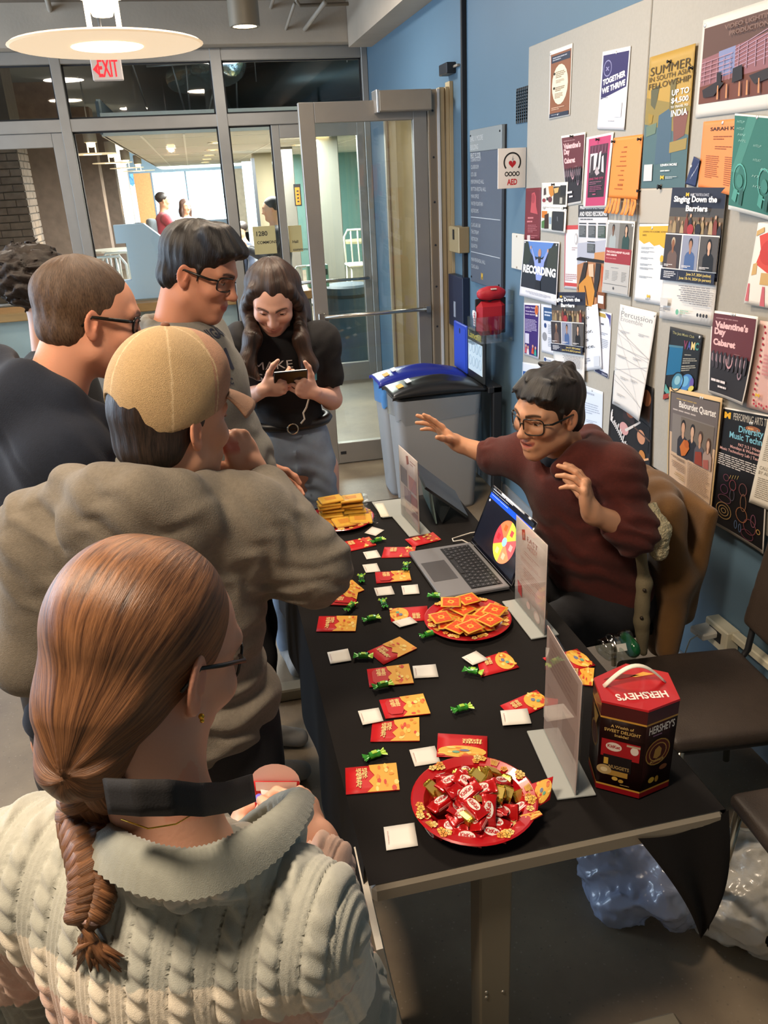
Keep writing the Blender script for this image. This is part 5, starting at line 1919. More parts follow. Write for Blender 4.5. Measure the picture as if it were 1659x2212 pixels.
# yellow topped flyer
p = Poster('white flyer with a wavy yellow top and a light bulb',[(1382,484),(1447,484),(1434,661),(1370,649)],2,(0,0,0,5),base='#dfe2e6',pins=((.45,.05),))
p.poly([(.0,.03),(1,.02),(1,.28),(.86,.29),(.72,.25),(.55,.27),(.38,.22),(.20,.25),(.02,.20)],'#d9aa35').text('LOOKING FOR ACADEMIC ADVISING',.14,.105,.020,'#5c4a1c',.82).text('INFO',.14,.15,.020,'#5c4a1c',.14)
for i,v in enumerate((.29,.34,.42,.50,.55,.66)):
 p.lines(.12,v,.62 - .04 * (i % 2),v + .030,2,'#9aa0a8',i + 1)
p.ell(.84,.42,.055,.045,'#e0b23a').rect(.81,.46,.87,.495,'#8d8d88').text('M',.44,.93,.035,MAIZE,.10,bold=.05).lines(.40,.94,.58,.965,2,GREY,4)
p.done()
# plain beige sheet
p = Poster('blank beige sheet pinned below the fellowship poster',[(1382,408),(1458,404),(1448,486),(1380,484)],1,base='#b6b0a5',pins=((.02,.05),(.62,.0)),pinm=M_PIND)
p.done()

def singing(label,cs,depth,off,bulge,pins,pinm=None):
 p = Poster(label,cs,depth,off,bulge,base='#e3e2e0',pins=pins,pinm=pinm)
 p.rect(0,0,1,.665,'#262a3c',8,6).rect(0,.145,1,.33,'#6b5c4a').rect(0,.145,1,.21,'#4a4848')
 r = random.Random(2)
 for i in range(13):
  x = .03 + i * .077
  c_ = ['#8f7a5c','#a08a66','#57493c','#b09a78','#7d3a34','#302c30','#9a8462'][i % 7]
  t_ = .185 + .03 * r.random() if i % 3 else .24
  p.poly([(x - .02,.33),(x - .012,t_ + .05),(x + .018,t_ + .02),(x + .048,t_ + .05),(x + .055,.33)],c_)
  p.ell(x + .018,t_ + .012,.016,.014,['#a98468','#6a4a3a','#c2a084'][i % 3])
 p.ell(.46,.30,.06,.04,'#a3343a').ell(.60,.30,.055,.045,'#25222a')
 p.rect(0,.333,1,.603,'#e3e2e0',6,3)
 for i,(u0,u1,bg,sk,cl_,hr,lg) in enumerate(((.0,.325,'#3a3438','#8a5c42','#6a5650','#b8a890',False),(.352,.655,'#8d93a8','#a87c62','#4a6494','#1c1a20',False),(.682,1.0,'#54504f','#d0a68c','#1b1a1e','#131116',True))):
  p.rect(u0,.342,u1,.595,bg).bust((u0 + u1) / 2 + .01,.36,.235,sk,cl_,hr,lg)
  p.lines(u0 + .03,.565,u0 + .22,.585,2,'#e6e2e2',i + 3)
 p.text('M',.33,.062,.024,MAIZE,.06,bold=.05).text('MUSIC THEATRE & DANCE',.42,.060,.020,'#b9bdc8',.34,bold=.01)
 p.text('Singing Down the',.11,.115,.040,'#ffffff',.80,bold=.035).text('Barriers',.36,.168,.040,'#ffffff',.40,bold=.035)
 p.rect(0,.603,1,.690,'#23283c').lines(.06,.618,.30,.675,4,'#cfcfd4',4).rect(.335,.615,.34,.680,'#8d8f9c').text('June 3-7, 2024 (online)',.50,.642,.020,'#e8d07a',.44,bold=.015).text('June 10-14, 2024 (in person)',.37,.676,.020,'#e8d07a',.58,bold=.015)
 p.lines(.36,.715,.95,.86,9,'#8b8d94',6,.45,7,'r').rect(.05,.83,.20,.89,'#cfcfcf').lines(.05,.905,.26,.94,3,GREY,5).ell(.40,.925,.03,.022,'#6fb59a').lines(.45,.905,.64,.94,2,'#9fc4b4',7)
 for i in range(4):
  p.ell(.78 + i * .055,.925,.02,.015,'#3b3c42')
 p.done()

singing('large Singing Down the Barriers poster right of the panel seam',[(1453,405),(1570,405),(1539,705),(1424,687)],4,(0,12,4,6),3,((.42,.055),))
# orange recital sheet
p = Poster('orange sheet headed SARAH KIM partly under the teal poster',[(1520,263),(1592,256),(1583,424),(1508,404)],2,(0,0,25,0),0,base='#e88c52',pins=((.6,.04),))
p.lines(.05,.04,.06,.97,30,'#5a3420',3,.5,1).text('SARAH KIM',.24,.145,.048,'#3a2218',.86,bold=.03).lines(.34,.22,.95,.29,2,'#8a4c2c',3,.4).lines(.40,.36,.95,.42,2,'#8a4c2c',4,.4).lines(.16,.50,.55,.84,12,'#9a5834',5,.4,3).lines(.70,.50,1.0,.90,14,'#9a5834',6,.4,3)
p.done()
# teal poster
p = Poster('dark teal poster with pale drawn figures curling off the panel',[(1588,245),(1690,253),(1680,482),(1573,452)],8,(0,0,12,25),4,base='#e2e4e0',pins=((.5,.02),))
p.rect(.0,.02,1,.955,'#2c6b60',8,8).poly([(.3,.02),(.5,.02),(.15,.6),(0,.6)],'#418074')
for i,(u,v,s_) in enumerate(((.06,.06,'HTLP'),(.06,.13,'HTLP'),(.09,.19,'HN'),(.12,.25,'HTL'),(.45,.28,'HTLP'),(.46,.42,'HTLRT'),(.62,.50,'FC'),(.45,.58,'HT'),(.48,.68,'HTL'))):
 p.text(s_,u,v + .03,.024,'#8fb8ae',.17,bold=0,shear=.3)
for cx,cy in ((.20,.66),(.72,.66)):
 for a in range(16):
  q0,q1 = 2 * PI * a / 16,2 * PI * (a + 1) / 16
  p.poly([(cx + r_ * math.cos(q),cy + 1.15 * r_ * math.sin(q)) for q,r_ in ((q0,.14),(q1,.14),(q1,.125),(q0,.125))],'#58a79c',n=.006)
 p.ell(cx,cy + .02,.07,.07,'#3a7d72').poly([(cx - .10,cy + .10),(cx - .02,cy + .12),(cx - .06,cy + .25),(cx - .14,cy + .22)],'#4a9488').poly([(cx + .02,cy + .12),(cx + .10,cy + .08),(cx + .06,cy + .27),(cx,cy + .26)],'#24584f')
p.done()
# navy ticket
p = Poster('small slanting navy card with white script',[(1499,338),(1512,345),(1502,404),(1480,397)],3,(0,6,0,6),base='#26335c',pins=((.05,.35),))
p.text('Alumo',.30,.80,.10,'#cfd6ea',.60,rot=1.0,shear=.3)
p.done()
# recording poster
p = Poster('dark poster with a man raising his arms, reading RECORDING',[(1132,518),(1209,523),(1202,660),(1122,638)],6,(0,0,8,14),3,base='#e4e4ea',pins=((.05,.04),(.93,.05)))
p.rect(.02,.02,.98,.83,'#242b36',8,6).poly([(.12,.02),(.86,.02),(.72,.20),(.55,.28),(.30,.26),(.18,.16)],'#5f86cc').poly([(.03,.06),(.14,.02),(.26,.26),(.20,.40),(.03,.44)],'#333c38').poly([(.74,.12),(.97,.04),(.97,.46),(.70,.42)],'#3a3f3a')
p.poly([(.36,.36),(.44,.30),(.58,.30),(.64,.36),(.60,.58),(.56,.66),(.44,.66),(.42,.56)],'#8fa0dc').poly([(.24,.12),(.28,.13),(.40,.32),(.38,.40)],'#8fa0dc').poly([(.74,.16),(.70,.15),(.58,.32),(.62,.39)],'#8fa0dc').ell(.50,.20,.045,.07,'#b98a74').poly([(.46,.26),(.54,.26),(.55,.36),(.48,.37)],'#2a2c36').ell(.72,.15,.02,.03,'#c99c86').ell(.24,.12,.02,.03,'#c99c86').poly([(.44,.66),(.56,.66),(.58,.82),(.42,.82)],'#1d222c')
p.text('RECORDING',.06,.565,.125,'#ffffff',.90,bold=.05).lines(.12,.875,.90,.93,3,'#b9bac6',4,.5,9,'c')
p.done()
# purple flyer and neighbours
p = Poster('purple flyer with little cartoon people low on the panel edge',[(1132,654),(1167,656),(1164,776),(1132,766)],2,(0,0,3,3),base='#dedde6',pins=())
p.rect(.05,.035,.92,.965,'#3c2a70').text('LGBTQ+ Theatre',.10,.10,.025,'#e6dcf2',.60,bold=.02).text('Thrive Mentor',.10,.165,.025,'#e6dcf2',.60,bold=.02).text('gender expansive',.10,.225,.025,'#e6dcf2',.62,bold=.02).ell(.80,.12,.10,.09,'#e08448').ell(.80,.12,.06,.055,'#c25a34').rect(.76,.20,.88,.235,'#e6dcd0').lines(.10,.30,.86,.54,9,'#c9bfe0',4,.4).rect(.10,.57,.36,.76,'#cfcbe0')
for i,(u,v,c_) in enumerate(((.16,.86,'#c45a66'),(.30,.88,'#d8d0d8'),(.62,.84,'#c8503c'),(.80,.86,'#3a9a94'))):
 p.ell(u,v - .05,.05,.03,'#d6a08c').poly([(u - .09,v + .09),(u - .05,v - .02),(u + .05,v - .02),(u + .09,v + .09)],c_)
p.done()
p = Poster('white leaflet with a blue header tucked under the small singing poster',[(1169,656),(1200,660),(1200,768),(1170,760)],1,base='#dcdfe8',pins=())
p.rect(.18,.06,1,.33,'#2f5584').lines(.25,.14,.95,.26,2,'#c5d2e4',2).ell(.30,.43,.09,.05,'#2f4a80').lines(.50,.40,.95,.60,6,'#9aa3b4',3).ell(.25,.66,.16,.09,'#8d9098').lines(.50,.66,.95,.86,6,'#9aa3b4',4)
p.done()
p = Poster('white sheet with a blue box at the lowest left edge of the panel',[(1129,782),(1168,788),(1166,850),(1127,845)],1,base='#dfe4ee',pins=())
p.rect(.05,.30,.40,.62,'#1f55a0').rect(.45,.38,.55,.46,'#1f55a0').lines(.08,.70,.9,.95,3,'#8d97aa',3)
p.done()
p = Poster('small white leaflet with black tabs below the blue headed one',[(1175,770),(1202,776),(1200,830),(1175,825)],1,base='#dfe2ea',pins=())
p.ell(.12,.10,.10,.07,'#2f4a80').lines(.2,.08,.95,.2,1,'#9aa3b4',3).poly([(.15,.32),(.9,.42),(.9,.46),(.15,.36)],'#2a2c34')
p.done()
# slim stray white sheets
p = Poster('white poster with big letters ending nce. beside the small singing poster',[(1262,664),(1291,656),(1300,797),(1260,802)],3,(0,10,6,0),0,base='#dfe4ee',pins=((.32,.03),))
for i,s_ in enumerate(('lo','n','oor,',"'s",'nce.')):
 p.text(s_,.06,.19 + i * .115,.055,'#35373f',(.28,.14,.5,.24,.62)[i],bold=0)
p.lines(.05,.80,.4,.90,3,'#9aa0ae',4).rect(.60,.79,.92,.95,'#cbd2de')
p.done()
p = Poster('white form with a purple corner and navy foot, right of the big lettered one',[(1291,671),(1321.5,677),(1314.5,818),(1283,802)],2,base='#dde2ee',pins=())
p.poly([(.55,.01),(.96,.03),(.96,.22),(.85,.10)],'#4a4a8c').poly([(.1,.02),(.6,.03),(.62,.09),(.1,.08)],'#b39a4c').lines(.30,.18,.7,.22,1,'#4c505c',3,.6).lines(.28,.32,.9,.37,2,'#9aa2b2',4).lines(.28,.42,.9,.58,6,'#a5adbc',5).poly([(0,.93),(.95,.93),(.95,.995),(.1,.985)],'#23294a').text('2024',.55,.98,.03,'#aab0c4',.36)
p.done()
singing('small Singing Down the Barriers poster above the seated man',[(1191,631),(1265,631),(1262,826),(1198,812)],5,(0,4,10,0),2,((.55,.085),))
# percussion ensemble
p = Poster('white Percussion Ensemble sheet with thin slanting lines',[(1340,657),(1419,675),(1380,911),(1322.5,872)],8,(0,0,35,10),5,base='#e0dfde',pins=((.10,.03),(.96,.03)))
p.text('Percussion',.06,.105,.050,'#7d7f84',.86,bold=-.008).text('Ensemble',.06,.152,.045,'#a5a6aa',.62,bold=-.008)
r = random.Random(4)
for i in range(9):
 a,c_ = r.uniform(.12,.8),r.uniform(.35,1.0)
 p.poly([(.02,a),(.98,c_),(.98,c_ + .004),(.02,a + .004)],'#aeb0b6')
for v in (.40,.62):
 p.poly([(.02,v),(.98,v + .02),(.98,v + .024),(.02,v + .004)],'#b5b6ba')
for u,v in ((.10,.24),(.62,.22),(.10,.48),(.55,.45),(.22,.68),(.55,.66),(.15,.86)):
 p.lines(u,v,u + .28,v + .03,2,'#b0b2b8',int(v * 100),.4,2)
p.lines(.06,.965,.4,.98,1,'#8d8f96',2)
p.done()
# white letter behind the seated man, cool light mixed into its colours
p = Poster('pale blue lit letter low behind the seated man',[(1262,832),(1303,847),(1300,955),(1252,945)],2,base='#d3dff0',pins=((.45,.04),))
p.lines(.15,.10,.85,.15,1,'#a9b4c8',2,.7,4).lines(.10,.30,.90,.52,5,'#a5b2c8',3,.4,5).lines(.25,.62,.85,.68,2,'#a5b2c8',4,.4)
for i in range(6):
 p.rect(.50 + i * .06,.93 - .02 * (i % 3),.53 + i * .06,.99,'#3a4250')
p.done()
# conductor poster
p = Poster('dark poster of players with a white arc of keys behind the man',[(1326,800),(1412,838),(1404.6,1034),(1312,968)],3,(0,0,6,0),2,base='#1b1a1e',pins=())
p.poly([(.02,.05),(.26,.10),(.30,.34),(.04,.32)],'#7a4636').poly([(.60,.06),(.96,.20),(.94,.40),(.66,.34)],'#3a2a26').ell(.86,.14,.10,.09,'#a06a4c').poly([(.30,.30),(.60,.32),(.62,.52),(.34,.50)],'#2c2024').ell(.50,.40,.09,.055,'#8f5038').poly([(.62,.40),(.96,.44),(.94,.74),(.66,.70)],'#141318').ell(.38,.62,.11,.075,'#c9989a').ell(.78,.60,.09,.08,'#c08a6c').poly([(.40,.62),(.74,.43),(.76,.445),(.43,.645)],'#cfc9c8').poly([(.60,.52),(.98,.58),(.98,.60),(.60,.54)],'#4c3a34').ell(.82,.80,.07,.06,'#b87a3e').poly([(.55,.96),(.96,.78),(.97,.80),(.57,.985)],'#d8a67c')
for i in range(26):
 a = -.35 + i * .042
 x0,y0 = .04 + .72 * math.sin(max(0,a) * 1.0) ,.48 + .40 * (1 - math.cos(max(0,a) * 1.25)) + .018 * i * .6
 L = .030 + .045 * abs(math.sin(i * 1.9)) * (1 + .6 * (i > 12))
 p.poly([(x0,y0 + .05),(x0 + .022,y0 + .05),(x0 + .022 + L * .35,y0 + .05 - L),(x0 + L * .35,y0 + .05 - L)],'#e3e1e2',n=.0060)
p.rect(.02,.93,.20,.98,'#2a3350')
p.done()
# jazz poster
p = Poster('black and blue music club poster with a glossy globe',[(1448,705),(1519,724),(1505,842),(1432.5,863)],3,(6,3,0,0),2,base='#1d1f24',pins=((.92,.05),))
p.poly([(.05,.26),(.47,.26),(.47,.66),(.03,.66)],'#1f6a96').poly([(.03,.24),(.47,.24),(.47,.27),(.03,.27)],'#4c7d94').text('The Jazz Music Club',.10,.10,.038,'#a7a478',.66,bold=.01)
for i,c_ in enumerate(('#8a3a5c','#4a56a0','#e0cc8e','#4c8c84')):
 p.text('VAMC'[i],.48 + i * .115,.28,.12,c_,.11,bold=.04)
p.lines(.55,.36,.92,.385,1,'#b3b1a6',3).lines(.52,.42,.94,.52,3,'#a3a197',4).lines(.50,.54,.94,.64,3,'#a3a197',5).ell(.42,.78,.17,.13,'#4c8aa8').ell(.42,.76,.09,.07,'#8fc0d0').ell(.70,.82,.19,.14,'#4a86c8').ell(.66,.80,.11,.09,'#6fb2dc').ell(.86,.86,.06,.10,'#6a5aa8').poly([(.06,.78),(.22,.92),(.24,1),(.04,.88)],'#5aa09a').rect(.02,.93,.2,1,'#a04038').ell(.86,.95,.08,.05,'#d8d06a')
for a in range(20):
 q0,q1 = 2 * PI * a / 20,2 * PI * (a + 1) / 20
 p.poly([(.42 + r_ * math.cos(q),.78 + .76 * r_ * math.sin(q)) for q,r_ in ((q0,.20),(q1,.20),(q1,.18),(q0,.18))],'#15181e',n=.0075)
p.done()
cabaret("large Valentine's Day Cabaret poster at the right",[(1539,670),(1638,684),(1603.5,876),(1530,848)],6,(0,18,30,4),4,((.45,.02),(.5,.02)))
# pink hearts
p = Poster('pale pink sheet with red hearts cut by the right edge',[(1642,692),(1730,706),(1705,908),(1612,879)],3,(0,0,4,12),2,base='#e3c4bc',pins=())
p.rect(.22,.04,1,.96,'#dcb3ad')
r = random.Random(8)
for i in range(14):
 u,v = .14 + .05 * r.random(),.06 + i * .064
 p.ell(u,v,.022,.014,'#b0283a').ell(u + .02,v + .004,.012,.012,'#9a2a3a')
for i in range(12):
 p.ell(.2 + i * .06,.93 + .02 * math.sin(i * 2),.022,.014,'#b8384a')
p.text('M',.22,.84,.035,MAIZE,.10,bold=.05).lines(.30,.35,.9,.6,6,'#c98a8c',4)
p.done()
# lantern poster
p = Poster('white poster with a red and gold lantern cut by the right edge',[(1638,481),(1725,470),(1695,674),(1607,656)],4,(0,0,8,14),2,base='#e6e2da',pins=())
p.poly([(.10,.16),(.50,.10),(.80,.18),(.78,.52),(.45,.60),(.12,.50),(.20,.34)],'#d04a3c').ell(.42,.36,.24,.15,'#c23a30').poly([(.06,.50),(.16,.48),(.18,.62),(.06,.64)],'#c9a468').poly([(.30,.60),(.62,.60),(.62,.74),(.30,.74)],'#c9a468').poly([(.02,.74),(.06,.74),(.10,.96),(.02,.96)],'#c4646c').poly([(.38,.76),(.44,.76),(.50,.99),(.38,.99)],'#c4646c').poly([(.02,.10),(.20,.06),(.22,.12),(.02,.16)],'#c9a468')
p.done()
# string quartet poster
p = Poster('gold framed Balourdet Quartet poster with four musicians',[(1446.5,836),(1561,860),(1534,1123),(1441,1052)],6,(0,8,20,6),6,base='#cdb083',pins=((.62,.035),(.66,.035)))
p.rect(.03,.035,.97,.975,'#2a2522',6,8).rect(.05,.045,.96,.965,'#c9ad93',8,8).rect(.05,.045,.96,.42,'#6a6261',6,5).lines(.16,.085,.92,.10,1,'#a58d58',3,.7,7).text('Balourdet Quartet',.22,.175,.055,'#f0ebe6',.70,bold=.02).lines(.10,.19,.92,.215,1,'#b9b0ac',5,.5,9).rect(.10,.235,.92,.605,'#7d7774',6,4).rect(.28,.245,.92,.60,'#6d645c')
for i,(cx,cy,h,sk,cl_,hr) in enumerate(((.34,.265,.35,'#c39a80','#2b2a33','#1c1718'),(.53,.275,.33,'#cba58c','#23232c','#1d1a1c'),(.69,.31,.30,'#b98d74','#55525a','#4c3a32'),(.85,.345,.26,'#c7a088','#a08a80','#5c4030'))):
 p.bust(cx,cy,h,sk,cl_,hr,i == 3,asp=1.1)
p.poly([(.30,.52),(.38,.44),(.46,.44),(.50,.50),(.42,.58),(.34,.60)],'#c06a2c').ell(.44,.47,.05,.035,'#b05a24').poly([(.62,.50),(.74,.48),(.78,.60),(.62,.605)],'#8c3a2a').poly([(.78,.54),(.88,.52),(.90,.60),(.80,.605)],'#a05a50')
p.lines(.10,.63,.42,.66,3,'#6a564a',6,.45,3,'r').lines(.10,.68,.42,.76,5,'#8a7364',7,.45,3,'r').lines(.18,.78,.42,.84,3,'#a58a62',8,.4,2,'r').lines(.48,.62,.94,.86,17,'#8a7466',9,.42,7).text('M',.32,.925,.045,'#c99f2e',.13,bold=.05).lines(.50,.885,.70,.905,2,'#8a7364',3).lines(.50,.91,.86,.935,2,'#8a7364',4)
p.done()
# diversity in music technology
p = Poster('black Diversity in Music Technology poster with neon instruments',[(1561.6,879),(1665,897),(1649,1197),(1533.7,1127)],4,(0,0,14,14),4,base='#e0dcd8',pins=((.62,.085),(.66,.085)))
p.rect(.02,.012,.98,.975,'#121013',6,8).text('M',.06,.085,.045,'#eeb42c',.14,bold=.06).text('PERFORMING ARTS TECH',.26,.085,.055,'#cfc8bc',.80,bold=.0).ell(.68,.125,.15,.022,'#9a6040').lines(.58,.117,.80,.135,1,'#d9a06c',3,.8).text('Diversity in',.40,.185,.048,'#7fc0d8',.62,bold=.02).text('Music Technology',.22,.245,.048,'#7fc0d8',.95,bold=.02)
p.text('PAT 313 | Winter 2024',.42,.285,.022,'#d6a8a4',.60).text('Mondays & Wednesdays 11-1',.26,.315,.022,'#d6a8a4',.80).text('Music Technology Lab | Taught by',.05,.350,.022,'#d6a8a4',.95).lines(.04,.375,.98,.475,6,'#cfc9c6',5,.5,9)
r = random.Random(9)

def ringp(cx,cy,rx,ry,th,col,n):
 for a in range(18):
  q0,q1 = 2 * PI * a / 18,2 * PI * (a + 1) / 18
  p.poly([(cx + (rx - d) * math.cos(q),cy + (ry - d * .45) * math.sin(q)) for q,d in ((q0,0),(q1,0),(q1,th),(q0,th))],col,n=n)

for i,(cx,cy,rx,ry,c_) in enumerate(((.24,.56,.06,.03,'#6a3a4a'),(.38,.60,.07,.045,'#7a4048'),(.58,.60,.08,.05,'#70484a'),(.22,.66,.08,.04,'#5a3450'),(.38,.68,.05,.05,'#4c4a58'),(.60,.70,.06,.07,'#7a5c48'),(.24,.74,.13,.035,'#5c3a48'),(.58,.80,.11,.06,'#8a5c40'),(.24,.84,.15,.07,'#8a7048'),(.24,.84,.10,.045,'#8a7048'),(.24,.84,.05,.022,'#8a7048'),(.74,.86,.12,.06,'#6a3a40'),(.80,.80,.05,.05,'#70485a'),(.90,.86,.04,.02,'#a08048'),(.70,.93,.12,.04,'#5a3040'),(.48,.90,.03,.035,'#4a5c78'),(.56,.91,.03,.035,'#4a5c78'))):
 ringp(cx,cy,rx,ry,.014,c_,.0058)
for i in range(4):
 p.poly([(.30 + i * .05,.56 - i * .006),(.312 + i * .05,.555 - i * .006),(.335 + i * .05,.525 - i * .006),(.323 + i * .05,.525 - i * .006)],'#b09a5c',n=.0058)
p.done()
# white sheet at the right edge
p = Poster('white text sheet curling over the black poster, cut by the right edge',[(1659,905),(1745,915),(1705,1122),(1617.5,1085)],10,(0,0,6,10),3,base='#dcd6c9',pins=())
p.lines(.10,.06,.95,.48,20,'#8a8378',3,.4,7).text('CALL FOR ENTRIES',.08,.575,.038,'#8f8a80',.80,bold=.0).text('BY ALUMNI',.08,.63,.038,'#8f8a80',.50,bold=.0).lines(.10,.67,.95,.92,11,'#9a9388',4,.4,7)
p.done()

# ------------------------------------------------------------------ table and cloth
TX0,TX1,TY0,TY1,TZ = 0.150,0.842,1.036,2.80,0.742
M_CLOTHB = mat('black_tablecloth','#151211',.9,noise=(5,.15),bump=(500,.12),spec=.25)
M_EDGE = mat('table_edge','#8d8474',.5)
M_LEGM = mat('table_leg_steel','#8a8270',.45,.2)
tb = thing('folding_table','long folding table with grey edge and steel T legs under the black cloth','table',((TX0 + TX1) / 2,(TY0 + TY1) / 2,0))
b = MB(); b.span((TX0 + .004,TY0 - .004,TZ - .044),(TX1 - .004,TY1,TZ - .004),bev=.008); b.build('table_top',M_EDGE,tb)
for yy in (TY0 + .06,TY1 - .10):
 b = MB(); b.span((.362,yy - .03,.03),(.427,yy + .03,TZ - .044),bev=.004); b.build('leg',M_LEGM,tb)
 b = MB(); b.span((.06,yy - .035,.0),(.86,yy + .035,.05),bev=.006); b.build('foot',M_LEGM,tb)
for q in ((.375,.36),(.375,.345),(.41,.35)):
 b = MB(); b.lathe([(.004,0),(.003,.002),(0,.002)],8,(q[0],TY0 + .03,q[1]),rotx(PI / 2)); b.build('bolt',mat('bolt_steel','#c9c4b8',.3,.8),tb)
b = MB(); b.span((.36,TY0 + .1,TZ - .09),(.43,TY1 - .1,TZ - .045)); b.build('cross_beam',M_LEGM,tb)

def wr(x,y):
 return .0012 * math.sin(x * 23 + y * 7) * math.sin(y * 11 + 1) + .0016 * max(0,math.sin((x * .7 + y) * 9 + .6)) ** 8

cl = MB()
cl.grid(lambda u,v: (TX0 + (TX1 - TX0) * u,TY0 + .002 + (TY1 - TY0) * v,TZ - .002 + wr(TX0 + (TX1 - TX0) * u,TY0 + (TY1 - TY0) * v) * min(1,20 * u * (1 - u)) * min(1,30 * v * (1 - v))),40,90)
# left drop, far drop, and the corner tail at the near right
cl.grid(lambda u,v: (TX0 - .012 * math.sin(v * PI * .5) - .010 * v * math.sin(u * 26),TY0 + .05 + (TY1 - TY0 - .05) * u,TZ - .002 - v * (.30 + .10 * u)),60,10)
cl.grid(lambda u,v: (TX0 + (TX1 - TX0) * u,TY1 + .012 * math.sin(v * PI * .5) + .008 * v * math.sin(u * 20),TZ - .002 - v * .34),30,8)
fa,fb,ft = np.array((.655,TY0 - .010,.728)),np.array((.848,TY0 + .0,.738)),np.array((.812,TY0 - .02,.432))
cl.grid(lambda u,v: (fa + (fb - fa) * u) * (1 - v) + (ft + np.array([0,.0,.0])) * v + np.array([.012 * math.sin(v * PI),-.018 * math.sin(v * PI) * (1 + .5 * math.sin(u * 9)),-.02 * math.sin(PI * u) * (1 - v)]),14,16)
cl.grid(lambda u,v: np.array((TX1 + .001 + .004 * math.sin(v * 3),TY0 + .35 * u,TZ - .002 - v * (.02 + .30 * (1 - u) ** 2))),10,8)
o = cl.build('tablecloth',M_CLOTHB,None,loc=(.5,1.9,TZ)); tag(o,'black cloth spread over the folding table with a corner tail hanging','tablecloth')
b = MB(); b.beam((.150,1.065,.690),(.235,1.20,.0),.20,.012,up=(1,0,0)); o = b.build('white_board',mat('white_board','#dcd5c6',.6),None,loc=(.2,1.1,0)); tag(o,'white board leaning under the near left corner of the table','board')

class Card(Poster):
 """flat printed thing lying anywhere: corners are world points TL TR BR BL"""

 def __init__(s,name,label,cs,cat,group=None,base='#e9e6e0',th=.0012,bend=0.0):
  s.c = [np.array(c,float) for c in cs]
  s.w = np.linalg.norm(s.c[1] - s.c[0])
  s.h = np.linalg.norm(s.c[3] - s.c[0])
  n = np.cross(s.c[3] - s.c[0],s.c[1] - s.c[0])
  s.nrm = n / np.linalg.norm(n)
  s.name,s.label,s.cat,s.group,s.bend = name,label,cat,group,bend
  s.mb = MB()
  s.k = 0
  s.th = th
  s.mb.grid(lambda a,q: s.P(a,q,0),4,4,lin(base),0,thick=-th)

 def P(s,u,v,n=0.0):
  a,b_,c,d = s.c
  return a * (1 - u) * (1 - v) + b_ * u * (1 - v) + c * u * v + d * (1 - u) * v + s.nrm * (n + s.bend * math.sin(PI * u))

 def nxt(s):
  s.k += 1
  return .00006 * s.k + s.th + .0002

 def poly(s,pts,col,n=None):
  return Poster.poly(s,pts,col,None)

 def done(s,parent=None):
  if parent:
   return s.mb.build(s.name,M_PRINT,parent)
  o = s.mb.build(s.name,M_PRINT,None,loc=s.P(.5,.5))
  return tag(o,s.label,s.cat,s.group)

def tz(pts,z):
 return [at_z(p,z) for p in pts]

# red envelopes: corners start at the red end
ENV = [
 ([(734.8,1171.5),(797.5,1159.7),(813,1177.7),(748,1192.6)],'a','right of the grey sleeve, under the far plate'),
 ([(830.4,1181.6),(898.6,1181.3),(894,1202.8),(824,1205)],'a','flat between two cards left of the laptop'),
 ([(874.5,1165),(935,1150),(953.6,1166),(892,1181)],'a','touching the foot of the farthest acrylic sign'),
 ([(810,1235.7),(883.7,1232.6),(888.4,1253.7),(813,1260)],'b','under a green sweet left of the laptop'),
 ([(722,1268),(761,1253),(787,1275),(750,1290)],'b','mostly under another envelope beside the grey sleeve'),
 ([(706,1306),(735,1262),(774,1278),(768,1308)],'b','slanting on top of another beside the grey sleeve'),
 ([(689,1331),(772,1331),(768,1364),(683,1364)],'c','at the left table edge, level with the sticker plate'),
 ([(925,1340),(845,1343),(841,1314.6),(923,1308.5)],'d','tucked against the sticker plate under a white card'),
 ([(793.7,1407),(863.4,1376),(901,1400.7),(828.6,1435.5)],'c','turned slantwise below the sticker plate'),
 ([(792.5,1445.6),(883,1434.5),(894,1476),(798,1484.5)],'b','with a green sweet on its lower edge'),
 ([(804,1562),(905.6,1550),(906.4,1601),(800,1602)],'c','lower of the overlapping pair'),
 ([(819,1512),(914,1499),(930,1542),(832.6,1552)],'b','upper of the overlapping pair'),
 ([(745.7,1658.7),(856,1648.5),(863.4,1706.7),(747.4,1716)],'c','nearest the left table edge, by the candy bowl'),
 ([(1030,1425),(1093,1405.8),(1121.6,1441.5),(1039,1462)],'d','under a card and a green sweet right of centre'),
 ([(1080,1524),(1159,1490),(1190,1520),(1112,1556)],'d','half behind the nearest acrylic sign'),
 ([(1052.8,1590),(1052.8,1639),(943,1634),(946,1583.7)],'d','upright behind the candy bowl'),
 ([(1172,1421),(1246.6,1401),(1286.8,1437),(1215,1455)],'d','behind the nearest acrylic sign by the chocolate box'),
 ([(1225,1440),(1284,1444),(1280,1482),(1222,1475)],'c','lowest, between acrylic sign and chocolate box'),
 ([(664,1174),(668,1161),(732,1159),(731,1171)],'c','peeping out from behind the grey sleeve'),
]

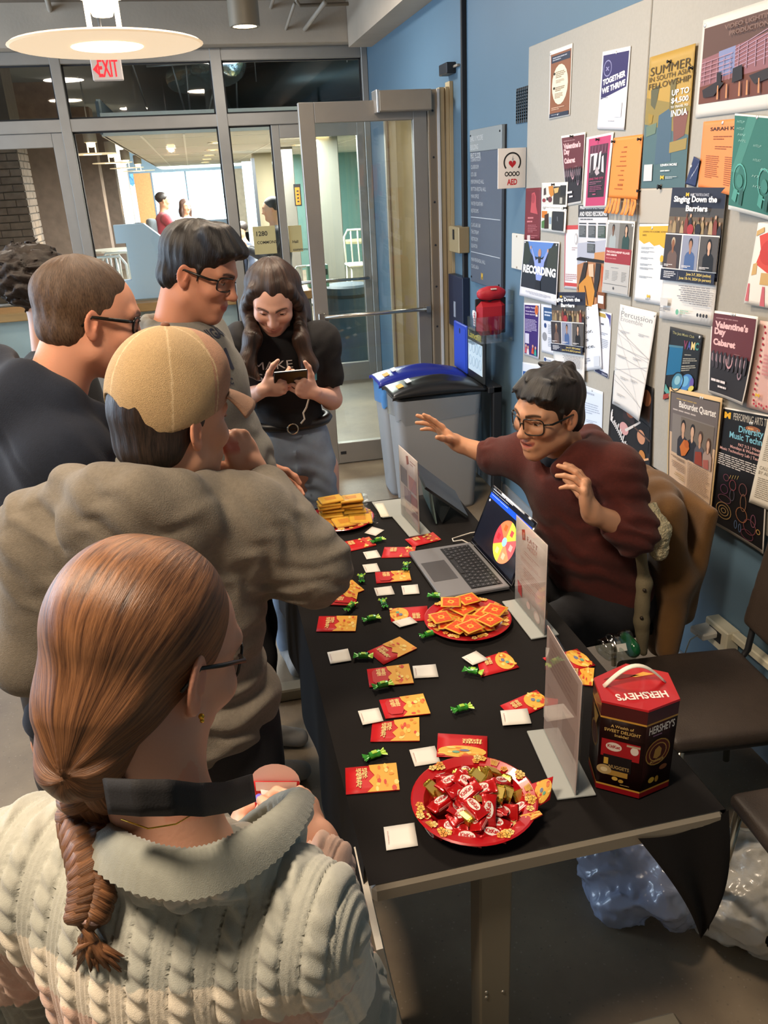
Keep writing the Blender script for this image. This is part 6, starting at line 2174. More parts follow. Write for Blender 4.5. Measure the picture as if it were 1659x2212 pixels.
def envelope(cs,kind,label,base='#c4161c',**kw):
 e = Card('red_envelope',label,cs,'envelope','red envelopes on the table',base,**kw)
 r = random.Random(len(label))
 if kind in 'bc':
  e.poly([(.46,0),(1,0),(1,1),(.40,1),(.52,.8),(.44,.6),(.56,.4),(.48,.2)],'#e2a63c')
 if kind == 'a':
  e.poly([(.62,.1),(1,0),(1,1),(.66,.9),(.74,.5)],'#c83c30')
 if kind == 'd':
  e.ell(.76,.5,.25,.48,'#e6b048')
 blob = ['#e9c25a','#d8742a','#c9402a','#edd07a','#d98f2e']
 for i in range(16):
  u = r.uniform(.58,.97)
  v = r.uniform(.06,.94)
  e.ell(u,v,.025 + .03 * r.random(),.05 + .06 * r.random(),blob[i % 5],k=7)
 if kind == 'd':
  e.ell(.72,.45,.05,.10,'#6f7a9a',k=8).ell(.80,.62,.05,.08,'#6aa58c',k=8)
 if kind == 'b':
  e.poly([(.10,.25),(.16,.12),(.40,.12),(.46,.3),(.46,.7),(.40,.88),(.16,.88),(.10,.75)],'#b80f16')
 for i,ch in enumerate('福喜' if kind != 'c' else '福禄寿'):
  e.text(ch,.20 + .115 * (i % 2),.50 + .34 * (i // 2),.30,'#e8cf86',.11,bold=.01)
 return e

for i,(cs,k,lb) in enumerate(ENV):
 z = TZ + .0015 + (.0016 if i in (5,11,15,16) else 0)
 envelope(tz(cs,z),k,{'a': 'red envelope with pale floral end ','b': 'red envelope with wavy gold half ','c': 'red and orange floral envelope ','d': 'red envelope with round gold medallion '}[k] + lb).done()

CARDS = [
 ([(787.3,1151),(803.8,1137.4),(830.4,1144.8),(811.6,1157.4)],'turned on its corner near the far plate'),
 ([(784,1192.6),(814,1188),(823,1203.6),(792,1208)],'left of the second envelope row'),
 ([(782.6,1220),(814,1216.4),(821.8,1234),(790.4,1237)],'above the envelope with the green sweet'),
 ([(807.7,1270),(845.3,1265.5),(853,1283.5),(814,1287.4)],'left of the pair before the laptop'),
 ([(866.7,1265.4),(902.3,1262),(906.4,1282),(870.8,1284.7)],'right of the pair before the laptop'),
 ([(847,1343),(886,1332),(902,1344.5),(863.4,1354.8)],'lying on the envelope by the sticker plate'),
 ([(706.8,1409),(751.5,1400.7),(759,1426.5),(713.8,1434)],'alone at the left edge of the cloth'),
 ([(891,1438.6),(941,1434.5),(947.4,1462),(895,1465)],'below the sticker plate, right of an envelope'),
 ([(997.4,1420),(1028.6,1405.8),(1054.8,1424),(1021,1436.6)],'overlapping the envelope right of centre'),
 ([(773,1535.8),(818,1528.4),(828.5,1557),(783.5,1565.7)],'tucked beside the overlapping envelopes'),
 ([(1080.6,1535),(1139,1530),(1148,1562.4),(1086,1567)],'overlapping the envelope by the nearest acrylic sign'),
 ([(884,1619.8),(939,1610.8),(951.5,1646.4),(896,1655.4)],'touching the rim of the candy bowl'),
 ([(828.5,1786.6),(895,1776.8),(903,1826.8),(834.7,1837)],'nearest the front, left of the candy bowl'),
 ([(715,1215),(738,1216),(743,1223),(718,1226)],'just peeping past the grey sleeve'),
]
for i,(cs,lb) in enumerate(CARDS):
 z = TZ + .0015 + (.0035 if i in (5,8,10,9) else 0)
 c = Card('white_card','small white square card ' + lb,tz(cs,z),'card','white cards on the table','#e8e5dc',.0006)
 c.lines(.09,.22,.13,.80,9,'#c9a9a4',i,.7,1)
 c.done()

# green wrapped sweets
M_GRN = mat('green_wrap','#3c9a34',.22,.15,noise=(60,.35),coat=.4)
M_GRN2 = mat('green_wrap_light','#a8d24c',.25,.1,noise=(50,.2))
sweet0 = None
SW = [((816,1167),.3,'beside the first red envelope'),((877,1225),1.2,'on the envelope corner left of the laptop'),((781,1249),1.4,'standing right of the grey sleeve'),((757,1312),.9,'on the slanting envelope'),((829,1303),1.5,'below the pair of cards'),((802,1336),.1,'right of the left edge envelope'),((942,1287),-.4,'between laptop and sticker plate'),((785,1417),-.3,'right of the lone card'),((1022,1452),-.6,'on the envelope right of centre'),((827,1482),.1,'on the lower edge of an envelope'),((998,1530),.1,'alone in the middle of the cloth'),((809,1631),.2,'above the nearest left envelope'),((739,1190),.5,'half hidden by the grey sleeve'),((926,1370),.2,'under the rim of the sticker plate')]
for i,(p,a,lb) in enumerate(SW):
 q = at_z(p,TZ + .008)
 if sweet0 is None:
  sweet0 = thing('green_sweet','','sweet',(0,0,0))
  b = MB()
  b.grid(lambda u,v: (-.012 + .024 * u,.0085 * math.cos(2 * PI * v) * (1 + .1 * math.sin(9 * u)),.0085 + .0075 * math.sin(2 * PI * v) * (1 + .08 * math.cos(13 * u))),6,10)
  b.build('wrapper',M_GRN,sweet0,world=False)
  b = MB(); b.box((0,0,.0155),(.012,.010,.002),None,WHITE,0,.001); b.build('label',M_GRN2,sweet0,world=False)
  for sx in (-1,1):
   b = MB()
   b.grid(lambda u,v: (sx * (.011 + .014 * u),(v - .5) * (.008 + .020 * u),.0085 + .004 * math.sin(v * 17) * u),3,8)
   b.build('twist',M_GRN if sx < 0 else M_GRN2,sweet0,world=False)
  o = sweet0
 else:
  o = copy_tree(sweet0)
 o.location = Vector((float(q[0]),float(q[1]),TZ + (.004 if i in (1,3,8,9) else .001)))
 o.rotation_euler = (0,0,a)
 s_ = 1.0
 tag(o,'small green wrapped sweet ' + lb,'sweet','green sweets on the table')

# paper plates
M_PLATE = mat('red_plate',None,.28,coat=.3)

def plate(c,r,label,deep=0.0):
 t = thing('paper_plate',label,'plate',(c[0],c[1],TZ))
 b = MB()
 R_,D = lin('#b5121b'),lin('#8f0d16')
 d = deep
 b.lathe([(0,.0015),(r * .60,.0015),(r * .72,.006 + d * .5),(r * .80,.012 + d),(r * .97,.017 + d),(r,.015 + d),(r * .99,.013 + d),(r * .80,.008 + d),(r * .70,.002 + d * .4),(r * .60,0),(0,0)],48,(c[0],c[1],TZ),cols=[R_,R_,R_,R_,R_,R_,D,D,D,D])
 b.build('dish',M_PLATE,t)
 rr = random.Random(int(r * 1e4) + int(c[1] * 100))
 b = MB()
 for g in range(7):
  a = g * 2 * PI / 7 + rr.random() * .5
  for k in range(5):
   aa,q = a + rr.uniform(-.20,.20),rr.uniform(.83,.95)
   p = np.array((c[0] + r * q * math.cos(aa),c[1] + r * q * math.sin(aa),TZ + d + .0125 + .005 * (q - .80) / .17 + .0012))
   for m in range(5):
    e = m * 2 * PI / 5 + aa
    b.disc(p + np.array((.0045 * math.cos(e),.0045 * math.sin(e),.0003 * k)),.0036,7,None,lin(('#e6b54c','#edc978','#d98f34')[k % 3]))
  if g % 3 == 0:
   for m in range(7):
    aa = a + .33 + m * .018
    p0 = np.array((c[0] + r * .84 * math.cos(aa),c[1] + r * .84 * math.sin(aa),TZ + d + .0155)); p1 = np.array((c[0] + r * .95 * math.cos(a + .33 + m * .025),c[1] + r * .95 * math.sin(a + .33 + m * .025),TZ + d + .0188))
    b.beam(p0,p1,.0012,.0006,lin('#e6b54c'))
 b.build('floral_print',MATS['print'],t)['kind'] = 'stuff'
 return t

P1c,P2c,P3c = at_z((735,1119),TZ + .012),at_z((1010,1336),TZ + .012),at_z((1024,1735),TZ + .02)
plate(P1c,.122,'far red paper plate heaped with yellow packets')
plate(P2c,.119,'red floral paper plate holding orange square stickers')
plate(P3c,.121,'near red paper plate heaped with wrapped chocolates',.018)

USED = set()

def hour(x,y):
 m = int(round((math.degrees(math.atan2(x,y)) % 360) * 2 / 5) * 5) % 720
 r_ = 'by the rim' if math.hypot(x,y) > .06 else 'halfway out' if math.hypot(x,y) > .03 else 'near the centre'
 H_ = 'twelve one two three four five six seven eight nine ten eleven'.split()
 M_ = "o'clock five ten fifteen twenty twenty-five thirty thirty-five forty forty-five fifty fifty-five".split()
 q = H_[m // 60] + ' ' + M_[m % 60 // 5] + ' clock position ' + r_
 return q

def clock(dx,dy,i):
 return 'at ' + hour(dx,dy) + ''

# orange square stickers on the middle plate
rr = random.Random(11)
ST = [(-.055,.050,.2),(-.005,.060,-.1),(.045,.052,-.35),(.075,.02,.3),(.065,-.025,.1),(.02,.025,.15),(-.03,.015,-.3),(-.075,.02,.5),(-.07,-.02,-.2),(-.03,-.03,.25),(.015,-.015,.45),(.03,-.055,-.15),(-.01,-.062,.1),(-.05,-.055,.6),(.06,.0,.7),(0,.04,.5),(.005,-.03,1.0),(-.085,.0,.1),(.03,.075,.2),(-.03,.07,-.3),(.085,-.01,.8),(.05,-.06,.5),(-.02,-.08,.35)]
for i,(dx,dy,a) in enumerate(ST):
 cx,cy = P2c[0] + dx * .88,P2c[1] + dy * .98
 z = TZ + .0028 + .0012 * i + (.006 if math.hypot(dx,dy) > .07 else 0)
 h = .028
 cs = [np.array((cx + (x * math.cos(a) - y * math.sin(a)),cy + (x * math.sin(a) + y * math.cos(a)),z)) for x,y in ((-h,h),(h,h),(h,-h),(-h,-h))]
 c = Card('orange_sticker','orange square sticker %s of the middle plate' % clock(dx,dy,i),cs,'sticker','orange stickers on the middle plate','#eeb23c',.0005)
 c.rect(.10,.10,.90,.90,'#e2490f').ell(.5,.5,.17,.17,'#eeb23c',k=12).ell(.5,.5,.08,.08,'#dc4a16',k=10)
 for m in range(6):
  e = m * PI / 3 + .3
  c.poly([(.5 + .20 * math.cos(e - .1),.5 + .20 * math.sin(e - .1)),(.5 + .40 * math.cos(e),.5 + .40 * math.sin(e)),(.5 + .20 * math.cos(e + .1),.5 + .20 * math.sin(e + .1))],'#e8963a')
 c.done()

# yellow packets on the far plate
M_YEL = mat('yellow_cake','#e8b53a',.5,noise=(40,.10))
M_CLEAR = glassy('clear_wrap',(.96,.96,.95),.10,.12)
pk0 = None
n_ = 0
PKL = ('lowest','second','third','fourth','fifth','sixth','top')
for col,(dx,dy,L,a0) in enumerate(((-.030,.005,.105,.12),(.050,.012,.100,.02))):
 for lv in range(7):
  if pk0 is None:
   pk0 = thing('yellow_packet','','packet')
   b = MB(); b.box((0,0,.0055),(.082,.058,.009),None,WHITE,0,.003); b.build('cake',M_YEL,pk0,world=False)
   b = MB(); b.box((0,0,.0058),(.090,.064,.0112),None,WHITE,0,.004)
   for sx in (-1,1):
    b.grid(lambda u,v: (sx * (.045 + .014 * u),(v - .5) * .062,.0058 + .003 * math.sin(v * 24) * u),2,12)
   b.build('wrapper',M_CLEAR,pk0,world=False)
   b = MB(); b.span((-.022,-.012,.0102),(.018,.014,.0104),lin('#d8922a')); b.build('print',MATS['print'],pk0,world=False)
   o = pk0
  else:
   o = copy_tree(pk0)
  r_ = rr.uniform(-.16,.16)
  o.location = Vector((float(P1c[0] + dx + rr.uniform(-.006,.006)),float(P1c[1] + dy + rr.uniform(-.012,.012)),TZ + .003 + lv * .0122 + .004 * (lv > 3 and col == 0)))
  o.rotation_euler = (rr.uniform(-.05,.05),rr.uniform(-.05,.05),a0 + r_)
  tag(o,'yellow cake in clear wrap, %s of the %s stack on the far plate' % (PKL[lv],('left','right')[col]),'packet','yellow packets on the far plate')
for i,(dx,dy,a,rx_,lb) in enumerate(((.006,-.055,.25,.25,'leaning against the front of the stacks'),(-.055,-.045,.45,.3,'slipping off the front left of the stacks'),(.065,-.048,-.1,.2,'lying before the right stack'))):
 o = copy_tree(pk0)
 o.location = Vector((float(P1c[0] + dx),float(P1c[1] + dy),TZ + .014)); o.rotation_euler = (rx_,.05,a)
 tag(o,'yellow cake in clear wrap ' + lb,'packet','yellow packets on the far plate')

# wrapped chocolates in the near plate: red bars and gold nuggets
M_REDW = mat('red_foil','#c00f14',.25,.25,coat=.5,bump=(90,.12))
M_GOLD = mat('gold_foil','#c9a53c',.24,.85,bump=(120,.25))
red0 = thing('red_chocolate','','chocolate')
b = MB()
L,Wd,Hh = .056,.026,.015
b.grid(lambda u,v: ((u - .5) * L,Wd / 2 * math.copysign(abs(math.cos(2 * PI * v)) ** .45,math.cos(2 * PI * v)) * (1 if .12 < u < .88 else 1.12),Hh / 2 + (Hh / 2 if .12 < u < .88 else .0018) * math.copysign(abs(math.sin(2 * PI * v)) ** .5,math.sin(2 * PI * v))),10,16)
b.build('wrapper',M_REDW,red0,world=False)
b = MB(); b.disc((0,.0005,Hh + .0004),.0155,16,None,WHITE,0,.0088); b.build('oval_label',mat('white_print_gloss','#e9e2da',.35),red0,world=False)
V,F,w_,h_ = letter_mesh('KitKat',.04)
VV = np.zeros((len(V),3)); VV[:,0] = (V[:,0] / w_ - .5) * .025; VV[:,1] = (V[:,1] / h_ - .45) * .0085 + .0005; VV[:,2] = Hh + .0007
b = MB(); b.add(VV,F); b.build('lettering',mat('kit_red','#b5101a',.4),red0,world=False)
b = MB(); b.box((0,-Wd / 2 - .0002,Hh * .45),(.040,.0008,.0045)); b.build('stripe',mat('pink_stripe','#d98a86',.4),red0,world=False)
gold0 = thing('gold_chocolate','','chocolate')
b = MB(); b.box((0,0,.0085),(.035,.021,.017),None,WHITE,0,.0025); b.build('foil',M_GOLD,gold0,world=False)
for sx in (-1,1):
 b = MB(); b.grid(lambda u,v: (sx * (.0176 + .0006 * u),(v - .5) * .020 * (1 - .4 * u),.0085 + (u - .5) * .012),3,3); b.build('folded_end',M_GOLD,gold0,world=False)
b = MB(); b.box((0,0,.0172),(.022,.021,.0006)); b.build('band',mat('pale_gold','#dcc268',.3,.6),gold0,world=False)
rr = random.Random(21)
spots = []
for lay,(n,R0,z0) in enumerate(((26,.094,.012),(19,.074,.027),(12,.050,.042),(5,.022,.056))):
 for k in range(n):
  for tr in range(60):
   a,q = rr.uniform(0,2 * PI),R0 * math.sqrt(rr.random())
   x,y = q * math.cos(a),q * math.sin(a)
   if all((x - s[0]) ** 2 + (y - s[1]) ** 2 > .026 ** 2 or s[3] != lay for s in spots):
    break
  spots.append((x,y,z0 + rr.uniform(0,.005),lay))
nr = ng = 0
LAYN = ('low in the heap','midway up the heap','high on the heap','topping the heap')

for i,(x,y,z,lay) in enumerate(spots):
 gold = (i * 7) % 10 < 3
 if gold:
  o = gold0 if ng == 0 else copy_tree(gold0)
  ng += 1
 else:
  o = red0 if nr == 0 else copy_tree(red0)
  nr += 1
 o.location = Vector((float(P3c[0] + x),float(P3c[1] + y),TZ + z))
 fl = rr.choice((0,0,0,1))
 o.rotation_euler = Euler((rr.gauss(.12,.35) + fl * .8,rr.gauss(0,.35),rr.uniform(-1.2,1.2)))
 tag(o,('gold nugget chocolate ' if gold else 'red wafer chocolate ') + LAYN[lay] + ' at ' + hour(x,y),'chocolate','gold chocolates on the near plate' if gold else 'red chocolates on the near plate')
# envelopes stuck into the candy plate
c = [at_y((1111,1706),1.17),at_y((1195,1677),1.15),at_y((1188,1728),1.12),at_y((1123,1764),1.10)]
e = envelope(c,'d','red envelope standing up out of the right side of the candy heap'); e.group = None; e.done()
c = [at_y((1085,1772),1.10),at_y((1165,1752),1.09),at_y((1172,1760),1.075),at_y((1095,1800),1.07)]
e = envelope(c,'c','red envelope lying flat over the right rim of the candy plate'); e.group = None; e.done()

# acrylic sign holders
M_ACR = glassy('acrylic',(.93,.94,.94),.08,.03)
M_ACRE = mat('acrylic_edge','#c6ccc9',.15,.0,alpha=.65)
M_PAPER = mat('sign_paper',None,.55)

def sign_holder(p_far,p_near,label,draw,hgt=.262):
 a,c = at_z(p_far,TZ + .003),at_z(p_near,TZ + .003)
 t = thing('acrylic_sign',label,'sign',((a[0] + c[0]) / 2,(a[1] + c[1]) / 2,TZ + .001))
 d = (c - a) / np.linalg.norm(c - a)
 nx = np.array((-d[1],d[0],0)) * -1        # towards -x
 if nx[0] > 0:
  nx = -nx
 mid = (a + c) / 2
 L = np.linalg.norm(c - a)
 R = np.array([d,np.cross((0,0,1),d),(0,0,1)]).T
 b = MB(); b.box(mid + (0,0,.0015),(L + .004,.078,.004),R,WHITE,0,.001); b.build('foot',M_ACRE,t)
 for s_ in (-1,1):
  b = MB(); b.box(mid + nx * s_ * .0028 + (0,0,.004 + hgt / 2),(L,.0016,hgt),R); b.build('pane',M_ACR,t)
 top = np.array((0,0,.004 + hgt))
 cs = [a + top,c + top,c + (0,0,.006),a + (0,0,.006)]
 cs = [q + nx * .0012 for q in cs]
 if np.cross(cs[3] - cs[0],cs[1] - cs[0]) @ nx < 0:
  pass
 s = Card('printed_sheet','',cs,'',None,'#e6d8d2',.0004)
 if s.nrm @ nx < 0:
  s.nrm = -s.nrm
 draw(s)
 s.done(t)
 return t

def d_east(s):
 s.poly([(.20,.10),(.30,.07),(.33,.18),(.23,.21)],'#c7604a').poly([(.235,.12),(.285,.105),(.30,.165),(.25,.18)],'#dba092').text('EAST',.38,.17,.055,'#c78a80',.34,bold=.0).text('ASIAN',.40,.215,.035,'#cf9c92',.30,bold=0).text('MUSIC',.40,.25,.03,'#cf9c92',.30,bold=0)
 s.lines(.30,.31,.80,.36,2,'#b98f88',2,.25,4).lines(.18,.40,.85,.46,3,'#b98f88',3,.25,6).lines(.30,.50,.90,.62,5,'#b98f88',4,.25,5).lines(.2,.66,.85,.74,3,'#b98f88',5,.25,6)
 s.poly([(.10,.72),(.24,.74),(.26,.88),(.12,.86)],'#b5484a').ell(.76,.90,.10,.06,'#bfa39c').ell(.76,.90,.07,.042,'#d2c2bb').ell(.48,.88,.06,.04,'#c9a8a2')

def d_blocks(s):
 s.poly([(.40,.06),(.52,.04),(.56,.14),(.44,.18)],'#c98a80').lines(.62,.08,.9,.16,2,'#c9a09a',2,.3,2)
 for u0,v0,u1,v1,c_ in ((.06,.26,.42,.50,'#8d8a93'),(.52,.30,.92,.50,'#b58a88'),(.24,.52,.60,.74,'#9a8a92'),(.62,.54,.95,.74,'#a97d7e'),(.30,.74,.66,.88,'#b59a98'),(.66,.76,.95,.92,'#a5888a')):
  s.rect(u0,v0,u1,v1,c_)

def d_back(s):
 s.rect(0,0,1,1,'#d2b9b1').rect(.08,.06,.92,.34,'#b99e95').lines(.15,.10,.85,.36,6,'#a98c84',3,.3,4).rect(.55,.50,.90,.78,'#a8938c').rect(.08,.50,.42,.80,'#b39c94')

sign_holder((1113,1297),(1177,1376),'upright acrylic sign printed EAST between laptop and sticker plate',d_east)
sign_holder((1176,1578),(1245,1722),'nearest acrylic sign, pinkish sheet, left of the chocolate box',d_back)
sign_holder((868,1112),(907,1156),'farthest acrylic sign with grey and pink blocks by the tablet',d_blocks)
pts = [(803,1085),(866,1078),(884,1112),(826,1119)]
c = [at_z(p,TZ + .004) for p in pts]
t = thing('acrylic_sheet','clear acrylic sheet lying flat on the far edge of the table','acrylic sheet',c[0])
b = MB(); b.grid(lambda u,v: c[0] * (1 - u) * (1 - v) + c[1] * u * (1 - v) + c[2] * u * v + c[3] * (1 - u) * v,1,1,WHITE,0,.002,False); b.build('sheet',M_ACRE,t)
cd = Card('white_label','white label lying on the clear acrylic sheet',tz([(809,1088),(828,1086),(842,1115),(823,1117)],TZ + .007),'card',None,'#e4e0cc',.0006); cd.done()

# laptop, screen towards the visitors
hf,hn = at_z((1016,1172),TZ + .012),at_z((1104,1270),TZ + .012)
ff,fn = at_z((896,1211),TZ + .012),at_z((966,1296),TZ + .012)
t = thing('laptop','open grey laptop showing a bright prize wheel','laptop',((hf + fn) / 2 * [1,1,0] + [0,0,TZ + .001]))
dy = hn - hf; dy /= np.linalg.norm(dy)
dx = np.array((-dy[1],dy[0],0)) * 1.0
if dx[0] > 0:
 dx = -dx
Lw = np.linalg.norm(hn - hf) * .98
Dp = .212

def lp(u,v,z):
 """u along the hinge far to near 0..1, v from hinge to front 0..1"""
 q = hf + dy * Lw * u + dx * Dp * v
 return np.array((q[0],q[1],TZ + .002 + z))

R = np.array([dy,dx,(0,0,1)]).T
if np.linalg.det(R) < 0:
 R[:,0] = -R[:,0]
M_SPACE = mat('space_grey','#8b8b8e',.42,.5)
b = MB(); b.box(lp(.5,.5,.007),(Lw,Dp,.013),R,WHITE,0,.003); b.build('base',M_SPACE,t)
b = MB(); b.box(lp(.5,.30,.0138),(Lw * .88,Dp * .46,.0008),R); kb = b.build('keyboard',mat('key_well','#0c0c0e',.5),t)
M_KEY = mat('key_cap','#1b1b1f',.45); M_KEYP = mat('key_print','#8d8d93',.5)
kl = MB()
for r_ in range(6):
 nk = (14,14,14,13,12,10)[r_]
 x = .0
 for k in range(nk):
  w_ = 1.0 / nk
  if r_ == 5:
   w_ = (.075,.075,.075,.09,.40,.09,.075,.04,.04,.04)[k]
  u0,u1 = .065 + .87 * x,.065 + .87 * (x + w_)
  x += w_
  v0 = .085 + r_ * .073
  b = MB(); b.box(lp(1 - (u0 + u1) / 2,v0 + .032,.0150),(Lw * (u1 - u0) * .86,Dp * (.062 if r_ else .035),.0014),R); b.build('key',M_KEY,t)
  q = lp(1 - (u0 + u1) / 2,v0 + .032,.0159)
  kl.box(q,(.0030,.0028,.0002),R)
b_ = kl.build('key_legends',M_KEYP,t); b_['kind'] = 'stuff'
b = MB(); b.box(lp(.5,.77,.0137),(Lw * .40,Dp * .36,.0006),R); b.build('trackpad',mat('pad_grey','#6d6d70',.3,.6),t)
tilt = math.radians(112)
upv = -dx * -math.cos(tilt) * 1.0 + np.array((0,0,math.sin(tilt)))
upv = (-dx) * abs(math.cos(tilt)) + np.array((0,0,math.sin(tilt)))
o0,o1 = lp(0,-.01,.012),lp(1,-.01,.012)
Hs = .205
nrm_ = np.cross(dy,upv); nrm_ /= np.linalg.norm(nrm_)
if nrm_[0] > 0:
 nrm_ = -nrm_
mid = (o0 + o1) / 2 + upv * Hs / 2
R2 = np.array([dy,upv,np.cross(dy,upv)]).T
b = MB(); b.box(mid - nrm_ * .003,(Lw,Hs,.005),R2,WHITE,0,.002); lid = b.build('screen_lid',M_SPACE,t)
cs = [o0 + upv * Hs,o1 + upv * Hs,o1 + upv * .004,o0 + upv * .004]
s = Card('screen','',[q + nrm_ * .0002 for q in cs],'',None,'#0b0b12',.0004)
if s.nrm @ nrm_ < 0:
 s.nrm = -s.nrm
s.rect(.03,.03,.97,.95,'#12141f').lines(.05,.035,.95,.055,1,'#c9ced8',3,.5,3).lines(.05,.075,.80,.09,1,'#9aa6b8',4,.5,3).rect(.03,.105,.97,.19,'#1b4fd8').lines(.06,.125,.75,.14,1,'#a9c0f4',5,.5,4).ell(.06,.23,.015,.02,'#dfe4ee')
wc = ('#ee5a5e','#f08a62','#cfe04a','#d8404c','#ee7a50','#b9dc4c')
for k in range(6):
 a0 = k * PI / 3 - .5
 s.poly([(.62,.58)] + [(.62 + .215 * math.cos(a0 + j * PI / 18),.58 + .33 * math.sin(a0 + j * PI / 18)) for j in range(7)],wc[k])
for k in range(6):
 a0 = k * PI / 3 - .5 + PI / 6
 s.poly([(.62 + .14 * math.cos(a0) + .03 * q[0],.58 + .215 * math.sin(a0) + .045 * q[1]) for q in ((-1,-1),(1,-1),(1,1),(-1,1))],('#f2a09a','#f3b294','#dfe98a','#b52c3a','#d8602f','#cf4a50')[k])
s.ell(.62,.58,.045,.07,'#8fc0ee')
o = s.done(t)
ms = bpy.data.materials.new('lit_screen'); ms.use_nodes = True
nt = ms.node_tree; at_ = nt.nodes.new('ShaderNodeAttribute'); at_.attribute_name = 'Col'
bs = nt.nodes['Principled BSDF']; bs.inputs['Roughness'].default_value = .15
nt.links.new(at_.outputs['Color'],bs.inputs['Base Color']); nt.links.new(at_.outputs['Color'],bs.inputs['Emission Color']); bs.inputs['Emission Strength'].default_value = .75
o.data.materials[0] = ms
q = lp(.06,-.02,.006)
b = MB(); b.tube([q + (0,.0,0),q + (-.03,.03,.012),q + (-.055,.045,.004),q + (-.05,.075,.0),q + (.02,.10,.0),q + (.25,.12,-.003)],.0024,7)
o = b.build('charging_cable',M_WHITEP,None,loc=q); tag(o,'white charging cable looping from the far side of the laptop','cable')

# tablet in a folding cover
A,D = at_y((889,996),2.77),at_y((917,1056),2.53)
Bq,Cq = at_z((980,1064),TZ + .012),at_z((1008,1119),TZ + .012)
t = thing('tablet','tablet propped on its folded teal grey cover at the far table corner','tablet',((Bq + Cq) / 2 * [1,1,0] + [0,0,TZ]))
n = np.cross(Cq - Bq,A - Bq); n /= np.linalg.norm(n)
if n[2] < 0:
 n = -n
bil = lambda u,v: A * (1 - u) * (1 - v) + Bq * u * (1 - v) + Cq * u * v + D * (1 - u) * v
b = MB(); b.grid(lambda u,v: bil(u,v),2,2,WHITE,0,.009,False); b.build('body',mat('tablet_case','#2c3134',.45),t)
b = MB(); b.grid(lambda u,v: bil(.04 + .92 * u,.05 + .9 * v) + n * .0012,1,1,WHITE,0,0,False); b.build('glass_screen',mat('dark_screen','#1c2530',.12,coat=.5),t)
g0,g1 = bil(.18,.98),bil(.18,.02)
f0,f1 = at_z((944,1131),TZ + .004),at_z((944,1131),TZ + .004) + (g1 - g0) * 1.0
M_COVER = mat('teal_cover','#6f8582',.6)
b = MB(); b.grid(lambda u,v: (g0 * (1 - u) + f0 * u) * (1 - v) + (g1 * (1 - u) + f1 * u) * v,1,1,WHITE,0,.004,False); b.build('cover_flap',M_COVER,t)
m0,m1 = bil(.62,.98),bil(.62,.02)
b = MB(); b.grid(lambda u,v: (m0 * (1 - u) + (f0 + [.02,0,.001]) * u) * (1 - v) + (m1 * (1 - u) + (f1 + [.02,0,.001]) * u) * v,1,1,WHITE,0,.004,False); b.build('cover_fold',mat('cover_dark','#23282a',.6),t)

# chocolate gift box, six sided
base = [np.array(q) for q in ((.657,1.192),(.706,1.117),(.793,1.147))]
ctr = np.array((.714,1.180))
base = [np.array(q) for q in ((.636,1.183),(.692,1.103),(.778,1.112),(.800,1.183),(.742,1.258),(.660,1.256))]
lidv = [at_z(p,.952)[:2] for p in ((1300,1515),(1401,1537),(1469,1511),(1443,1455),(1352,1435),(1283,1466))]
sh = np.array(lidv)
bot = []
for k,q in enumerate(sh):
 bot.append(q + (sh.mean(0) - q) * .02 + (0,.004))
zb,zl = TZ + .002,.950
M_BOX = mat('box_print',None,.3,coat=.3)
t = thing('chocolate_box',"six sided dark maroon HERSHEY'S chocolate box with white handle",'box',(*sh.mean(0),zb))
bod = MB()
DK,RD,GD = lin('#2a0d0d'),lin('#8f141c'),lin('#c9963c')

def ringw(z,g=1.0):
 f = (z - zb) / (zl - zb)
 P_ = np.array(bot) * (1 - f) + sh * f
 c_ = P_.mean(0)
 P_ = c_ + (P_ - c_) * g
 return np.c_[P_,np.full(6,z)]

